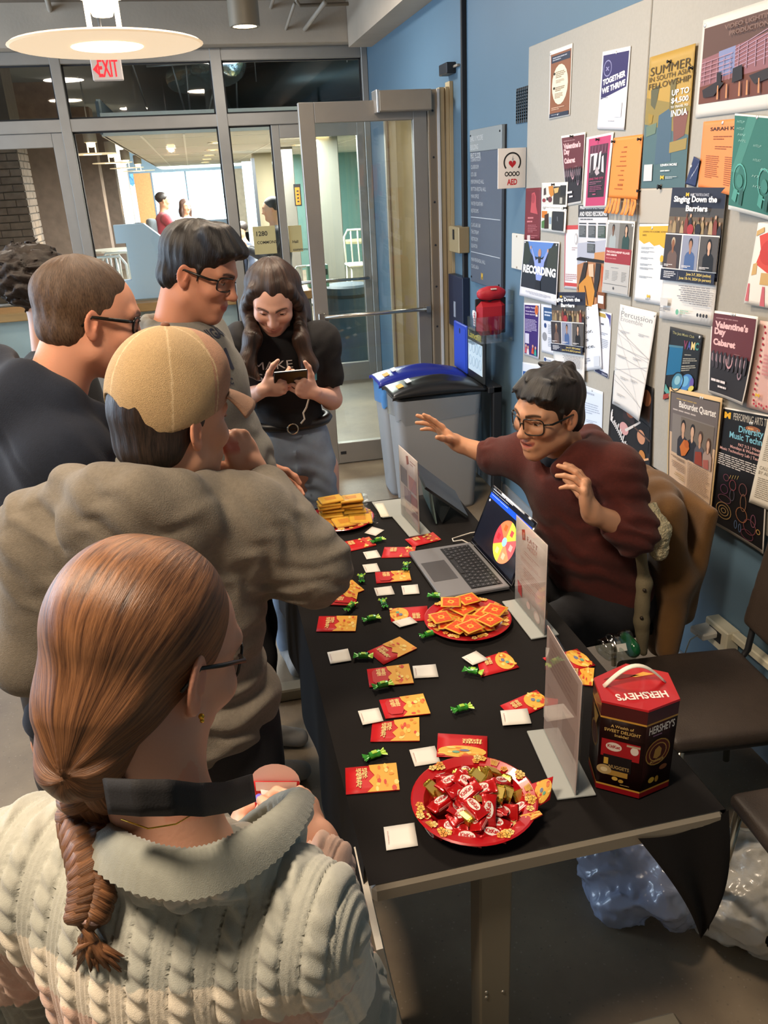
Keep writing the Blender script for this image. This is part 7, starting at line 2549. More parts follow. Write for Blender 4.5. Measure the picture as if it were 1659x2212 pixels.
levels = [(zb,RD),(zb + .012,GD),(zb + .016,DK),(zl - .034,GD),(zl - .030,lin('#4a0d12')),(zl,RD)]
for (z0,c_),(z1,_) in zip(levels[:-1],levels[1:]):
 V = np.vstack([ringw(z0),ringw(z1)])
 bod.add(V,[[k,(k + 1) % 6,6 + (k + 1) % 6,6 + k] for k in range(6)],c_)
bod.add(ringw(zb),[list(range(6))[::-1]],RD)
bod.build('carton',M_BOX,t)
b = MB(); V = np.vstack([ringw(zl,1.012),ringw(zl + .004,1.0)]); b.add(V,[[k,(k + 1) % 6,6 + (k + 1) % 6,6 + k] for k in range(6)] + [list(range(6,12))],lin('#b4161f')); b.build('lid',M_BOX,t)
Ft = ringw(zl - .034); Fb = ringw(zb + .016)
names = {0: 'A',1: 'B',5: 'C'}
for k in (0,1,5):
 a0,a1 = Ft[k],Ft[(k + 1) % 6]
 b0,b1 = Fb[k],Fb[(k + 1) % 6]
 f = Card('face_print','',[a0,a1,b1,b0],'',None,'#2a0d0d',.0003)
 out = (a0 + a1) / 2 - np.array((*sh.mean(0),a0[2]))
 if f.nrm @ out < 0:
  f.nrm = -f.nrm
 if k == 0:
  f.text('A Wealth of',.24,.11,.040,'#d9b46a',.50,bold=.01).text('SWEET DELIGHT',.10,.18,.045,'#d9b46a',.80,bold=.01).text('Inside!',.34,.24,.040,'#d9b46a',.30,bold=.01)
  f.rect(.06,.30,.92,.56,'#a01a20').ell(.34,.40,.18,.065,'#dccfc4').text('KitKat',.20,.42,.045,'#a01a20',.28,bold=.03).ell(.80,.40,.09,.06,'#dccfc4').rect(.62,.32,.92,.35,'#b9a48c')
  f.rect(.12,.53,.76,.76,'#191214').rect(.14,.58,.24,.68,'#c9a244').text('NUGGETS',.26,.73,.05,'#a58a5a',.46,bold=.02).rect(.14,.76,.70,.84,'#a8823c').ell(.16,.77,.17,.075,'#b59a6a').ell(.16,.77,.08,.035,'#d8c49a').ell(.42,.88,.07,.03,'#c9a24a').ell(.56,.90,.06,.028,'#b08a3a').lines(.55,.95,.95,.97,1,'#a58a5a',3)
 if k == 1:
  f.text("HERSHEY'S",.10,.145,.11,'#eeeae4',.82,bold=.02).lines(.24,.17,.72,.20,1,'#8d6a8a',2,.6,3)
  f.ell(.46,.45,.40,.20,'#a9823c').ell(.46,.45,.37,.18,'#5c1a14').ell(.46,.45,.29,.14,'#b58a44').ell(.46,.45,.26,.125,'#4a1610').poly([(.32,.52),(.36,.40),(.48,.36),(.58,.42),(.56,.52),(.44,.55)],'#b58a44').text('KISSES',.24,.60,.035,'#c9a45c',.44,bold=.03).ell(.70,.72,.13,.04,'#7a4a2a').ell(.34,.87,.10,.045,'#c9a23c').ell(.52,.88,.06,.05,'#a8802f')
 if k == 5:
  f.ell(.5,.40,.36,.18,'#8a6a34').ell(.5,.40,.30,.15,'#4a1610').poly([(.2,.05),(.8,.05),(.6,.24),(.4,.22)],'#c9a55c')
 f.done(t)
L0,L1 = ringw(zl + .0045),None
ux = (sh[2] - sh[0]);
cx_ = sh.mean(0)
e1 = np.array((*(sh[2] - sh[5]),0)); e1 /= np.linalg.norm(e1)
e1 = np.array((1,-.16,0)); e1 /= np.linalg.norm(e1)
e2 = np.array((-e1[1],e1[0],0))
b = MB()
V,F,w_,h_ = letter_mesh("HERSHEY'S",.03)
VV = np.array([np.array((*cx_,zl + .0048)) - e1 * (x / w_ - .5) * .098 - e2 * (.030 + (y / h_ - .5) * .022) for x,y in V])
b.add(VV,F,lin('#f0ece4')); b.build('lid_lettering',M_BOX,t); b = MB(); b.add([np.array((*cx_,zl + .0046)) + e1 * x + e2 * y for x,y in ((-.055,.030),(-.02,.046),(.02,.036),(-.02,.028))],[[0,1,2,3]],lin('#6a1a1a')); b.build('lid_picture',M_BOX,t); b = MB(); b.add([np.array((*cx_,zl + .0046)) + e1 * x + e2 * y for x,y in ((0,.034),(.03,.046),(.05,.036),(.01,.03))],[[0,1,2,3]],lin('#e0a03c'))
b.build('lid_picture',M_BOX,t)
hp_ = [np.array((*cx_,zl + .003)) + e1 * (-.060 + .120 * s_) + e2 * .010 + np.array((0,0,.042 * math.sin(PI * s_))) for s_ in np.linspace(0,1,17)]
b = MB(); b.tube(hp_,.0065,8,flat=.35); b.build('handle',mat('ivory_plastic','#ece6d6',.4),t)

# ------------------------------------------------------------------ the people round the table
def hair_mat(name,dark,light,rough=.36,scale=26,bump=.5):
 m = bpy.data.materials.new(name)
 m.use_nodes = True
 nt = m.node_tree
 N,L = nt.nodes,nt.links
 b = N['Principled BSDF']
 b.inputs['Roughness'].default_value = rough
 b.inputs['Specular IOR Level'].default_value = .45
 b.inputs['Anisotropic'].default_value = .5
 a = N.new('ShaderNodeAttribute'); a.attribute_name = 'hv'
 n = N.new('ShaderNodeTexNoise'); n.inputs['Scale'].default_value = scale; n.inputs['Detail'].default_value = 6; n.inputs['Roughness'].default_value = .7
 L.new(a.outputs['Vector'],n.inputs['Vector'])
 r = N.new('ShaderNodeValToRGB')
 r.color_ramp.elements[0].position = .35; r.color_ramp.elements[0].color = (*lin(dark),1)
 r.color_ramp.elements[1].position = .68; r.color_ramp.elements[1].color = (*lin(light),1)
 L.new(n.outputs['Fac'],r.inputs[0])
 L.new(r.outputs[0],b.inputs['Base Color'])
 bp = N.new('ShaderNodeBump'); bp.inputs['Strength'].default_value = bump; bp.inputs['Distance'].default_value = .004
 L.new(n.outputs['Fac'],bp.inputs['Height'])
 L.new(bp.outputs[0],b.inputs['Normal'])
 return m

def strands(c,ax,k=1.0,along=.25,rad=.09):
 """strand coordinates: constant along meridians that run from one pole of the axis to the other"""
 ax = np.array(ax,float) / np.linalg.norm(ax)
 F = frame_to(ax)

 def f(V):
  q = (V - c) @ F
  ph = np.arctan2(q[:,1],q[:,0])
  t = q[:,2] / rad
  return np.c_[np.cos(ph) * k,np.sin(ph) * k,t * along * k * .35]
 return f

def strand_disp(hvf,amp,seed=0,f=9):
 rs = np.random.RandomState(seed)
 D = rs.randn(7,3) * f
 ph = rs.rand(7) * 6.28

 def fn(P):
  h = hvf(P)
  return amp * np.mean([np.sin(h @ d + p) for d,p in zip(D,ph)],axis=0) * 1.6
 return fn

def to_world(R,c,s=1.0):
 return lambda p: R @ (np.array(p,float) * s) + c

M_HEATHER = mat('heather_fleece','#746c5f',.95,noise=(140,.10),bump=(420,.25,4),sheen=.1)
M_NAVY = mat('navy_fleece','#18202f',.95,noise=(120,.08),bump=(400,.2,4),sheen=.03)
M_GREYSW = mat('grey_sweatshirt','#6b6a63',.95,noise=(140,.09),bump=(420,.22,4),sheen=.1)
M_BLACKTEE = mat('black_tee','#17171a',.9,noise=(80,.1),bump=(400,.15))
M_DENIM = mat('blue_denim','#8b9db4',.9,noise=(16,.14),bump=(600,.2))
M_DARKTR = mat('dark_trousers','#1d1d21',.9,noise=(60,.1),bump=(400,.15))
M_BROWNTR = mat('brown_trousers','#3b332b',.9,noise=(60,.1),bump=(400,.15))
M_MAROON = mat('maroon_fleece','#4f1c15',.95,noise=(120,.12),bump=(380,.25,4),sheen=.08)
M_SHOE = mat('shoe_canvas','#8d8c8a',.8,noise=(40,.1))
M_FRAME = mat('glasses_frame','#14130f',.3)
M_LENS = glassy('spectacle_lens',(.93,.94,.94),.07,.02)

def torso(S,nb,sl,sr,waist,hip,g=0.0,k=.07,w=1.0,chest=None):
 """nb neck base, sl/sr shoulder joints, then waist and hip centres"""
 ax = (sr - sl) / np.linalg.norm(sr - sl)
 up = nb - hip
 up = up - ax * (up @ ax)
 up /= np.linalg.norm(up)
 fw = np.cross(up,ax)
 R = np.array([ax,fw,up]).T
 mid = (sl + sr) / 2
 sw = np.linalg.norm(sr - sl) / 2
 S.chain([sl,mid * .45 + nb * .55 - up * .035,sr],[.058 + g,.062 + g,.058 + g],.05)
 S.ell(mid - up * .13 if chest is None else chest,(sw * .94 * w + g,.115 * w + g,.19),R,k=k)
 S.ell(waist,(sw * .80 * w + g,.105 * w + g,.17),R,k=k)
 S.ell(hip,(sw * .88 * w + g,.115 * w + g,.13),R,k=k)
 return R

def legs(S,hip,axr,kl,kr,al,ar,g=0.0,k=.04):
 for s_,kn,an in ((-1,kl,al),(1,kr,ar)):
  S.chain([hip + axr * s_ * .085 - np.array((0,0,.03)),kn,an],[.088 + g,.058 + g,.044 + g * 1.4],k)

def shoe(p,yaw,parent,m=None):
 a = math.radians(yaw)
 d = np.array((math.sin(a),math.cos(a),0))
 S = Sdf()
 p = np.array(p,float)
 S.cap(p + d * -.03 + (0,0,.045),p + d * .14 + (0,0,.032),.042,.034,.03)
 S.cap(p + (0,0,.06),p + (0,0,.11),.042,.045,.03)
 S.plane(p + (0,0,.004),(0,0,-1))
 sdf_obj('shoe',S,.010,m or M_SHOE,parent)

def glasses(parent,R,c,sc,w=.050,h=.038,drop=0.0,thick=.0018,y0=.100,round_=.35):
 L = to_world(R,c,sc)
 b = MB()
 lens = MB()
 for sx in (-1,1):
  pts = []
  for i in range(20):
   a = 2 * PI * i / 20
   x = math.copysign(abs(math.cos(a)) ** (round_ + .15),math.cos(a)) * w / 2
   z = math.copysign(abs(math.sin(a)) ** (round_ + .15),math.sin(a)) * h / 2
   xx = sx * .0335 + x
   pts.append(L((xx,y0 - .9 * max(0,abs(xx) - .02) ** 1.5 * 3.2,.006 - drop + z)))
  b.tube(pts,thick * sc,6,closed=True)
  lens.add(pts,[list(range(20))])
  e = .0335 + w / 2
  b.tube([L((sx * e,y0 - .045 * .55,.014 - drop)),L((sx * .0775,y0 - .04,.014 - drop)),L((sx * .081,.02,.013 - drop * .6)),L((sx * .080,-.012,.012)),L((sx * .078,-.030,-.010))],[thick * 1.2 * sc,thick * 1.6 * sc,thick * 1.5 * sc,thick * 1.3 * sc,thick * sc],6)
 b.tube([L((-.0335 + w / 2,y0 - .002,.012 - drop)),L((0,y0 + .006,.014 - drop)),L((.0335 - w / 2,y0 - .002,.012 - drop))],thick * sc,6)
 g = b.build('glasses',M_FRAME,parent)
 lens.build('lens',M_LENS,g)
 return g

def drape_text(txt,bvh,origin,right,up,h,m,parent,name,off=.0015,bold=.0,toward=None,w=None):
 """lettering laid on a garment: shot onto its surface along -toward"""
 V,F,tw,th = letter_mesh(txt,bold)
 s = h / .72
 sx = w / tw if w else s
 tris = []
 V2 = [tuple(q) for q in V]
 right,up,toward = [np.array(q,float) / np.linalg.norm(q) for q in (right,up,toward)]
 pts = []
 last = None
 for x,y in V2:
  q = np.array(origin) + right * x * sx + up * y * s + toward * .25
  hit = bvh.ray_cast(Vector(q),Vector(-toward))
  if hit[0] is not None:
   p = np.array(hit[0]) + toward * off
   last = p
  else:
   p = last if last is not None else np.array(origin)
  pts.append(p)
 b = MB()
 b.add(pts,F)
 return b.build(name,m,parent)

def bvh_of(o):
 M = np.array(wm(o))
 me = o.data
 V = np.empty(len(me.vertices) * 3,np.float32)
 me.vertices.foreach_get('co',V)
 V = V.reshape(-1,3) @ M[:3,:3].T + M[:3,3]
 return BVHTree.FromPolygons([Vector(v) for v in V.tolist()],[tuple(p.vertices) for p in me.polygons])

def on_photo(bvh,p,lift=0.0):
 """world point where the line of sight through photo pixel p meets a garment"""
 d = ray(p)
 d /= np.linalg.norm(d)
 h = bvh.ray_cast(Vector(CAMP),Vector(d))
 return None if h[0] is None else np.array(h[0]) - d * lift

PX = at_y
A3 = np.array

# ---------------------------------------------------------------- woman with the braid, nearest
c5 = PX((318,1425),.75)
R5 = head_frame(43,26)
L5 = to_world(R5,c5,1.0)
nb = A3((-.095,.672,1.225)); sl = A3((-.262,.755,1.185)); sr = A3((.012,.608,1.178))
waist,hip = A3((-.10,.70,.92)),A3((-.10,.70,.78))
elr,wrr = A3((.052,.680,.930)),A3((.066,.905,.985))
ell_,wrl = A3((-.345,.80,.95)),A3((-.075,.965,.935))
ax5 = (sr - sl) / np.linalg.norm(sr - sl)
S = Sdf()
add_head(S,R5,c5,1.0)
S.cap(L5((0,-.02,-.04)),nb + (0,.0,.0),.049,.055,.03)
S.ell(nb + (.0,.01,-.045),(.085,.075,.05),k=.04)
hq,RH = add_hand(S,wrr,A3((-.20,.75,.45)),A3((.80,.10,.55)),1,curls=[(45,50,25),(55,50,30),(60,55,30),(62,55,30)],thumb=(32,22,18,18),sc=.92)
hl,_ = add_hand(S,wrl,A3((.35,.60,.45)),A3((-.6,.3,.5)),-1,curls=[(40,45,25),(48,50,30),(55,55,30),(60,55,30)],thumb=(30,20,15,15),sc=.90)
S.cap(wrr,elr,.024,.036,.02); S.cap(wrl,ell_,.024,.036,.02)
S2 = Sdf(); torso(S2,nb,sl,sr,waist,hip,-.02); axr = ax5
legs(S2,hip,axr,A3((-.18,.72,.45)),A3((-.02,.68,.45)),A3((-.18,.74,.08)),A3((-.02,.70,.08)))
for s_ in (A3((-.18,.74,.04)),A3((-.02,.70,.04))):
 S2.cap(s_,s_ + (.04,.12,0),.04,.035,.03)

def col5(V):
 out = head_color(R5,c5,1.0,'#d9a48a',brow='#5a3a26')(V)
 for tips in (hq,hl):                       # lilac nails
  for t_ in tips:
   d = np.linalg.norm(V - t_[-1],axis=1)
   a = (t_[-1] - t_[-2]) / np.linalg.norm(t_[-1] - t_[-2])
   m = (d < .0085) & (((V - t_[-1]) @ a) > -.001)
   out[m] = lin('#6a5fc4')
 return out

p5 = sdf_obj('person',S,.0026,M_SKIN,None,color=col5,loc=(-.10,.70,0),extra=[(S2,.014)])
tag(p5,'person with a long auburn braid, glasses and cream cable sweater, seen from behind','person')
# sweater with cable relief
S = Sdf()
torso(S,nb + (0,0,-.015),sl,sr,waist,hip,.006,.09,.97)
S.chain([sr,elr,elr + (wrr - elr) * .88],[.062,.054,.042],.04)
S.chain([sl,ell_,ell_ + (wrl - ell_) * .88],[.068,.058,.043],.04)
ring0 = [PX(p,d) for p,d in (((228,1796),.665),((270,1826),.625),((330,1850),.597),((395,1860),.585),((455,1850),.587),((515,1824),.605),((570,1788),.635),((618,1742),.68),((640,1712),.72))]
ring0 += [ring0[-1] + (-.030,.050,-.050),nb + (.0,.085,-.085),ring0[0] + (.035,.075,-.050)]
S.chain([q + (0,.012,-.036) for q in ring0],[.012] * 12,.035)
rc = A3(ring0).mean(0)
S.ell(rc + (0,0,.050),(.094,.088,.075),k=.006,op=-1)
fw5 = np.cross((0,0,1),ax5)

def knit(V,N):
 u = (V - nb) @ ax5
 t = V[:,2] * .85 + V[:,1] * .5
 h = np.zeros(len(V))
 armr = np.linalg.norm(np.cross(V - sr,(elr - sr) / np.linalg.norm(elr - sr)),axis=1)
 da = (elr - sr) / np.linalg.norm(elr - sr)
 on_arm = (((V - sr) @ da) > .035) & (armr < .085) & (u > .19)
 # body: vertical cables with rib panels between
 per = .041
 ph = np.mod(u + .012,per)
 q = (ph - .012) / .0102
 cab = (np.abs(q) < 1)
 rope = np.sqrt(np.clip(1 - q * q,0,1)) * (.0032 + .0028 * np.sin(2 * PI * (t / .021) + q * 2.6))
 rib = .0009 * np.cos(2 * PI * u / .0068)
 edge = -.0022 * np.exp(-((np.abs(q) - 1.12) / .14) ** 2)
 hb = np.where(cab,rope,rib) + edge
 # sleeve: the same, round the arm
 s_ = (V - sr) @ da
 qa = np.mod(s_,.052) / .052
 ha = .0036 * np.sin(2 * PI * qa) + .0016 * np.sin(2 * PI * u / .02 + s_ * 90)
 h = np.where(on_arm,ha,hb)
 # shoulder seam
 h -= .004 * np.exp(-(((V - sr) @ da - .03) / .005) ** 2) * (u > .1)
 return V + N * h[:,None]

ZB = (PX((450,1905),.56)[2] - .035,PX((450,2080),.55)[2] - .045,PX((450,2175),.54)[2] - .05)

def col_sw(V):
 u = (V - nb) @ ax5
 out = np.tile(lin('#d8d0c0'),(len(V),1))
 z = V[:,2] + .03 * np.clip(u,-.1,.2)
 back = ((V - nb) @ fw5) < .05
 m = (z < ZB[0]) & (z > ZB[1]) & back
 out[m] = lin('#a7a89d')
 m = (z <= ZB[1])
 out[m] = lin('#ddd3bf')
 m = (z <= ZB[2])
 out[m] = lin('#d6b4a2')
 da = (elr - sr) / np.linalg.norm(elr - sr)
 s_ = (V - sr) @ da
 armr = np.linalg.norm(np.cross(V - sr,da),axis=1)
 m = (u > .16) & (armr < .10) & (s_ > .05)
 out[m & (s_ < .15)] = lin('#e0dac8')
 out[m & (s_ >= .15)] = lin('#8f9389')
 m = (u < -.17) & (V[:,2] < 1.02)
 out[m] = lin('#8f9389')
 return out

M_KNIT = mat('knit_wool',None,.95,noise=(90,.06),bump=(900,.2,3),sheen=.3)
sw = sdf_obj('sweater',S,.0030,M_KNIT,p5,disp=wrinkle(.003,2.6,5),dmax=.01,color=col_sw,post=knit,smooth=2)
# ribbed collar: its back seen in the photo is laid on the sweater, its front closes round the throat
ring = A3(ring0 + [ring0[0]])
tq = np.linspace(0,len(ring) - 1,121)
ring = A3([np.interp(tq,range(len(ring)),ring[:,k]) for k in range(3)]).T
for _ in range(10):
 ring = .5 * ring + .25 * (np.roll(ring,1,0) + np.roll(ring,-1,0))
ncen = ring.mean(0)
b = MB()
V = []
for i,q in enumerate(ring):
 o_ = q - ncen
 o_[2] = 0
 o_ /= np.linalg.norm(o_)
 for r_,z_ in ((-.012,-.006),(-.010,.005),(-.001,.009),(.010,.004),(.019,-.006),(.027,-.020)):
  V.append(q + o_ * (r_ + (.0011 if i % 2 else -.0011)) + (0,0,z_))
n = len(ring)
b.add(V,[[i * 6 + j,i * 6 + j + 1,((i + 1) % n) * 6 + j + 1,((i + 1) % n) * 6 + j] for i in range(n) for j in range(5)],lin('#8b8d82'),True)
b.build('collar',M_KNIT,p5)
S = Sdf(); S.ell(hip,(.16,.12,.13),k=.05); legs(S,hip,axr,A3((-.18,.72,.45)),A3((-.02,.68,.45)),A3((-.18,.74,.08)),A3((-.02,.70,.08)),.012)
sdf_obj('trousers',S,.016,M_DARKTR,p5)
shoe((-.18,.74,0),30,p5); shoe((-.02,.70,0),30,p5)
# hair: combed back to a low braid on the left of the nape
G5 = PX((205,1650),.665)
S = Sdf(); S.frame(R5,c5,1.0)
S.ell((0,-.020,.040),(.081,.102,.091),k=.02)
S.ell((0,-.050,-.03),(.064,.050,.05),k=.03)
S.ell((0,.098,-.055),(.085,.080,.092),k=.012,op=-1)
S.ell((.094,.012,-.030),(.030,.034,.046),k=.010,op=-1)
S.ell((-.094,.012,-.030),(.030,.034,.046),k=.010,op=-1)
S.frame()
S.chain([L5((.0,-.07,-.05)),(L5((-.005,-.075,-.09)) + G5) / 2,G5],[.044,.030,.021],.04)
hv5 = strands(L5((.0,.0,.02)),L5((-.02,.10,.09)) - G5,1.0,.2)
M_HAIR5 = hair_mat('auburn_hair','#43291a','#9a6a45',.36,24,.55)
hair5 = sdf_obj('hair',S,.0024,M_HAIR5,p5,disp=strand_disp(hv5,.0028,4,11),dmax=.006,hv=hv5,smooth=1)
bv = bvh_of(sw)
# braid: three strands plaited, lying on the back
path = []
for i,p in enumerate(((200,1648),(176,1700),(182,1760),(196,1820),(205,1880),(200,1935),(187,1985))):
 q = on_photo(bv,p,.024)
 path.append(G5 + (0,-.006,-.01) if i == 0 else q)
path = A3([q for q in path if q is not None])
tt = np.linspace(0,1,len(path))
ts = np.linspace(0,1,70)
spl = A3([np.interp(ts,tt,path[:,k]) for k in range(3)]).T
for _ in range(12):
 spl[1:-1] = .5 * spl[1:-1] + .25 * (spl[2:] + spl[:-2])
tan = np.gradient(spl,axis=0); tan /= np.linalg.norm(tan,axis=1)[:,None]
sd = np.cross(tan,CAMP - spl); sd /= np.linalg.norm(sd,axis=1)[:,None]
nr5 = np.cross(sd,tan)
for k in range(3):
 w_ = 2 * PI * (ts * 4.6 + k / 3)
 wd = .021 - .007 * ts
 P_ = spl + sd * (wd * np.sin(w_))[:,None] + nr5 * (.008 * np.sin(2 * w_))[:,None]
 b = MB(); rr_ = (.0155 - .0052 * ts) * (1 - .25 * np.abs(np.sin(w_)) ** 3)
 n = 12
 b.tube(P_,rr_,n,WHITE)
 o = b.build('braid_strand',M_HAIR5,p5)
 me = o.data
 hv = np.array([(math.cos(2 * PI * j / n) * .35 + k,math.sin(2 * PI * j / n) * .35,i * .012) for i in range(70) for j in range(n)],np.float32)
 a = me.attributes.new('hv','FLOAT_VECTOR','POINT'); a.data.foreach_set('vector',hv.ravel())
e0 = spl[-1]
b = MB()
ring = [e0 + sd[-1] * .011 * math.cos(a) + nr5[-1] * .010 * math.sin(a) for a in np.linspace(0,2 * PI,16,endpoint=False)]
b.tube(ring,.004,8,closed=True); b.build('hair_tie',mat('pink_elastic','#c9a59c',.6),p5)
b = MB()
rr = random.Random(2)
hvl = []
for k in range(46):
 d0 = rr.uniform(-1,1)
 p1 = on_photo(bv,(190 + 14 * d0,2030),.012 + .012 * rr.random()); p2 = on_photo(bv,(200 + rr.uniform(-45,70),2075 + rr.uniform(-15,25)),.008 + .008 * rr.random())
 if p1 is None or p2 is None:
  continue
 b.tube([e0 + sd[-1] * .010 * d0 + nr5[-1] * .006 * rr.uniform(-1,1),p1,(p1 + p2) / 2 + sd[-1] * .004 * d0,p2],[.0042,.0046,.0034,.0006],6)
 hvl += [(k * .37,j * .02,i * .02) for i in range(4) for j in range(6)]
o = b.build('braid_tail',M_HAIR5,p5)
a = o.data.attributes.new('hv','FLOAT_VECTOR','POINT'); a.data.foreach_set('vector',A3(hvl,np.float32).ravel())
glasses(p5,R5,c5,1.0,.050,.040)
b = MB(); q = L5((.083,.000,-.036)); b.ball(q,.0032,8,6); b.ball(q - (0,0,.005),.0024,8,6); b.build('earring',mat('gold','#d9ab3c',.25,1.0),p5)
# black camera strap round the neck, and a fine necklace
cl_ = [(232,1718),(300,1722),(370,1722),(430,1728),(490,1722),(545,1702)]
dep = (.60,.575,.575,.60,.66,.735)
P_ = A3([PX(p,d) for p,d in zip(cl_,dep)])
b = MB()
up_ = A3((0,.25,1.0)) / np.linalg.norm((0,.25,1.0))
V = []
for i,q in enumerate(P_):
 for s_ in (1,-1):
  V.append(q + up_ * s_ * .0165)
V = A3(V)
b.grid(lambda u,v: A3([np.interp(u * 5,range(6),V[(0 if v < .5 else 1)::2][:,k]) for k in range(3)]) if v in (0,1) else A3([np.interp(u * 5,range(6),V[0::2][:,k]) * (1 - v) + np.interp(u * 5,range(6),V[1::2][:,k]) * v for k in range(3)]),30,3,WHITE,0,.0025)
o = b.build('neck_strap',mat('black_strap','#141315',.8,bump=(500,.1)),p5)
b = MB(); b.tube([PX(p,d) for p,d in (((262,1770),.60),((320,1790),.585),((380,1780),.60),((440,1745),.64))],.0008,6); b.build('necklace',MATS['gold'],p5)
# the card and opened envelope in her hand
d5 = ray((600,1730)); d5 = d5 / np.linalg.norm(d5)
y5 = .985
cq = [PX(p,y5) for p in ((563,1706),(634,1716),(626,1778),(574,1782))]
c = Card('white_card','white square card held against an opened envelope by the braided woman',[q - d5 * .004 for q in cq],'card',None,'#eae4df',.0006); c.lines(.30,.90,.62,.95,1,'#c98a84',3,.5,3)
if c.nrm @ d5 > 0:
 c.nrm = -c.nrm
c.done()
cq = [PX(p,y5 + .004) for p in ((545,1688),(647,1688),(640,1784),(556,1782))]
e = Card('red_envelope','opened red envelope with a pale round flap held by the braided woman',cq,'envelope',None,'#c92a2c',.001)
if e.nrm @ d5 > 0:
 e.nrm = -e.nrm
e.rect(.06,.0,.94,.20,'#ecd8cf').poly([(.0,.0),(.06,.30),(.0,.5)],'#e04a4a').poly([(1,0),(.94,.30),(1,.5)],'#e04a4a')
env = e.done()
fl = [PX(p,y5 + .008) for p in [(540 + 0,1690)] + [(594 - 54 * math.cos(a),1690 - 40 * math.sin(a)) for a in np.linspace(.1,PI - .1,12)] + [(648,1690)]]
b = MB(); b.add(fl,[list(range(len(fl)))],lin('#eac9bd')); b.add([q + d5 * .001 for q in fl],[list(range(len(fl)))[::-1]],lin('#eac9bd')); b.build('flap',MATS['print'],env)

# ---------------------------------------------------------------- man in the tan cap and grey hoodie
c4 = PX((374,915),1.5)
R4 = head_frame(52,8)
L4 = to_world(R4,c4,1.03)
nb = PX((350,1075),1.47); sl = PX((105,1150),1.52); sr = PX((515,1120),1.46)
hip = A3((-.14,1.50,.86)); waist = A3((-.15,1.50,1.05))
elr,wrr = PX((672,1222),1.47),PX((549,1018),1.60)
ell_,wrl = A3((-.43,1.52,1.02)),A3((-.30,1.74,.95))
axs = (sr - sl) / np.linalg.norm(sr - sl)
S = Sdf(); add_head(S,R4,c4,1.03)
S.cap(L4((0,-.025,-.04)),nb,.056,.062,.03)
hd,_ = add_hand(S,wrr,PX((505,950),1.60) - wrr,A3((.55,-.75,.3)),1,curls=[(38,55,30),(50,62,35),(60,66,40),(66,66,40)],thumb=(40,26,20,20),sc=1.0)
S.cap(wrr,elr,.027,.040,.02)
add_hand(S,wrl,A3((.5,.5,-.2)),A3((-.3,.3,.8)),-1)
S.cap(wrl,ell_,.027,.040,.02)
S2 = Sdf(); torso(S2,nb,sl,sr,waist,hip,-.02); kl,kr,al,ar = A3((-.24,1.52,.48)),A3((-.04,1.47,.48)),A3((-.25,1.50,.08)),A3((-.02,1.44,.08)); legs(S2,hip,axs,kl,kr,al,ar)
p4 = sdf_obj('person',S,.003,M_SKIN,None,color=head_color(R4,c4,1.03,'#d8a081',brow='#2a1d16'),loc=(-.13,1.5,0),extra=[(S2,.016)])
tag(p4,'person in a tan mesh cap and grey hoodie with a hand raised to the chin','person')
S = Sdf()
torso(S,nb + (0,0,-.02),sl,sr,waist,hip,.026,.09,1.06)
S.chain([sr,elr,elr + (wrr - elr) * .80],[.082,.072,.052],.05)
S.chain([sl,ell_,ell_ + (wrl - ell_) * .80],[.082,.070,.052],.05)
S.cap(elr + (wrr - elr) * .76,elr + (wrr - elr) * .84,.044,.043,.01)
# hood: thick roll round the neck and a bag lying on the back
hp = [PX(p,d) for p,d in (((470,1058),1.56),((440,1065),1.45),((380,1078),1.38),((300,1075),1.36),((215,1065),1.40),((160,1062),1.48),((190,1060),1.58))]
S.chain(hp,[.034,.036,.040,.044,.046,.044,.036],.03)
bagc = PX((295,1140),1.375)
S.ell(bagc,(.145,.045,.075),frame_to(axs,(0,0,1))[:,[2,0,1]] if False else np.array([axs,np.cross((0,0,1),axs),(0,0,1)]).T,k=.05)
S.cap(L4((0,-.02,-.06)),nb + (0,.01,.05),.060,.064,.02,op=-1)
hood4 = sdf_obj('hoodie',S,.0055,M_HEATHER,p4,dmax=.02,disp=wrinkle(.006,3.5,7,[(elr,.11,(.2,.1,1),26,.006),(sr + (0,0,-.03),.12,(.8,.3,.5),20,.006),(sl,.13,(.7,0,.6),18,.006),(hip + (.05,-.1,.02),.20,(.2,0,1),14,.008),(bagc,.13,(.6,0,1),16,.006)]),smooth=2)
S = Sdf(); S.ell(hip + (0,0,-.06),(.165,.12,.12),k=.05); legs(S,hip,axs,kl,kr,al,ar,.014)
sdf_obj('trousers',S,.012,M_DARKTR,p4,disp=wrinkle(.006,5,3),dmax=.01)
shoe(al * [1,1,0],30,p4); shoe(ar * [1,1,0],30,p4)
S = Sdf(); S.frame(R4,c4,1.03)
S.ell((0,-.022,.036),(.081,.102,.090),k=.02); S.ell((0,-.052,-.035),(.068,.056,.050),k=.03)
S.ell((0,.085,-.045),(.095,.080,.080),k=.01,op=-1)
for x in (-1,1):
 S.ell((x * .092,.000,-.030),(.026,.030,.038),k=.008,op=-1)
S.frame()
hv4 = strands(L4((0,0,.02)),R4[:,2],1.0,.3)
M_HAIRD = hair_mat('dark_brown_hair','#17110e','#3a2c24',.42,30,.6)
sdf_obj('hair',S,.0032,M_HAIRD,p4,disp=strand_disp(hv4,.002,2,14),dmax=.005,hv=hv4)
# cap
S = Sdf(); S.frame(R4,c4,1.03)
S.ell((0,-.012,.055),(.0905,.1115,.118),k=.02)
S.ell((0,.045,.095),(.072,.060,.066),k=.03)
S.plane((0,-.10,-.015),(0,.285,-.958),k=.004)
S.ell((0,-.012,.050),(.0838,.1048,.112),k=.004,op=-1)
S.ell((-.014,-.112,.000),(.044,.052,.062),k=.004,op=-1)
S.frame()

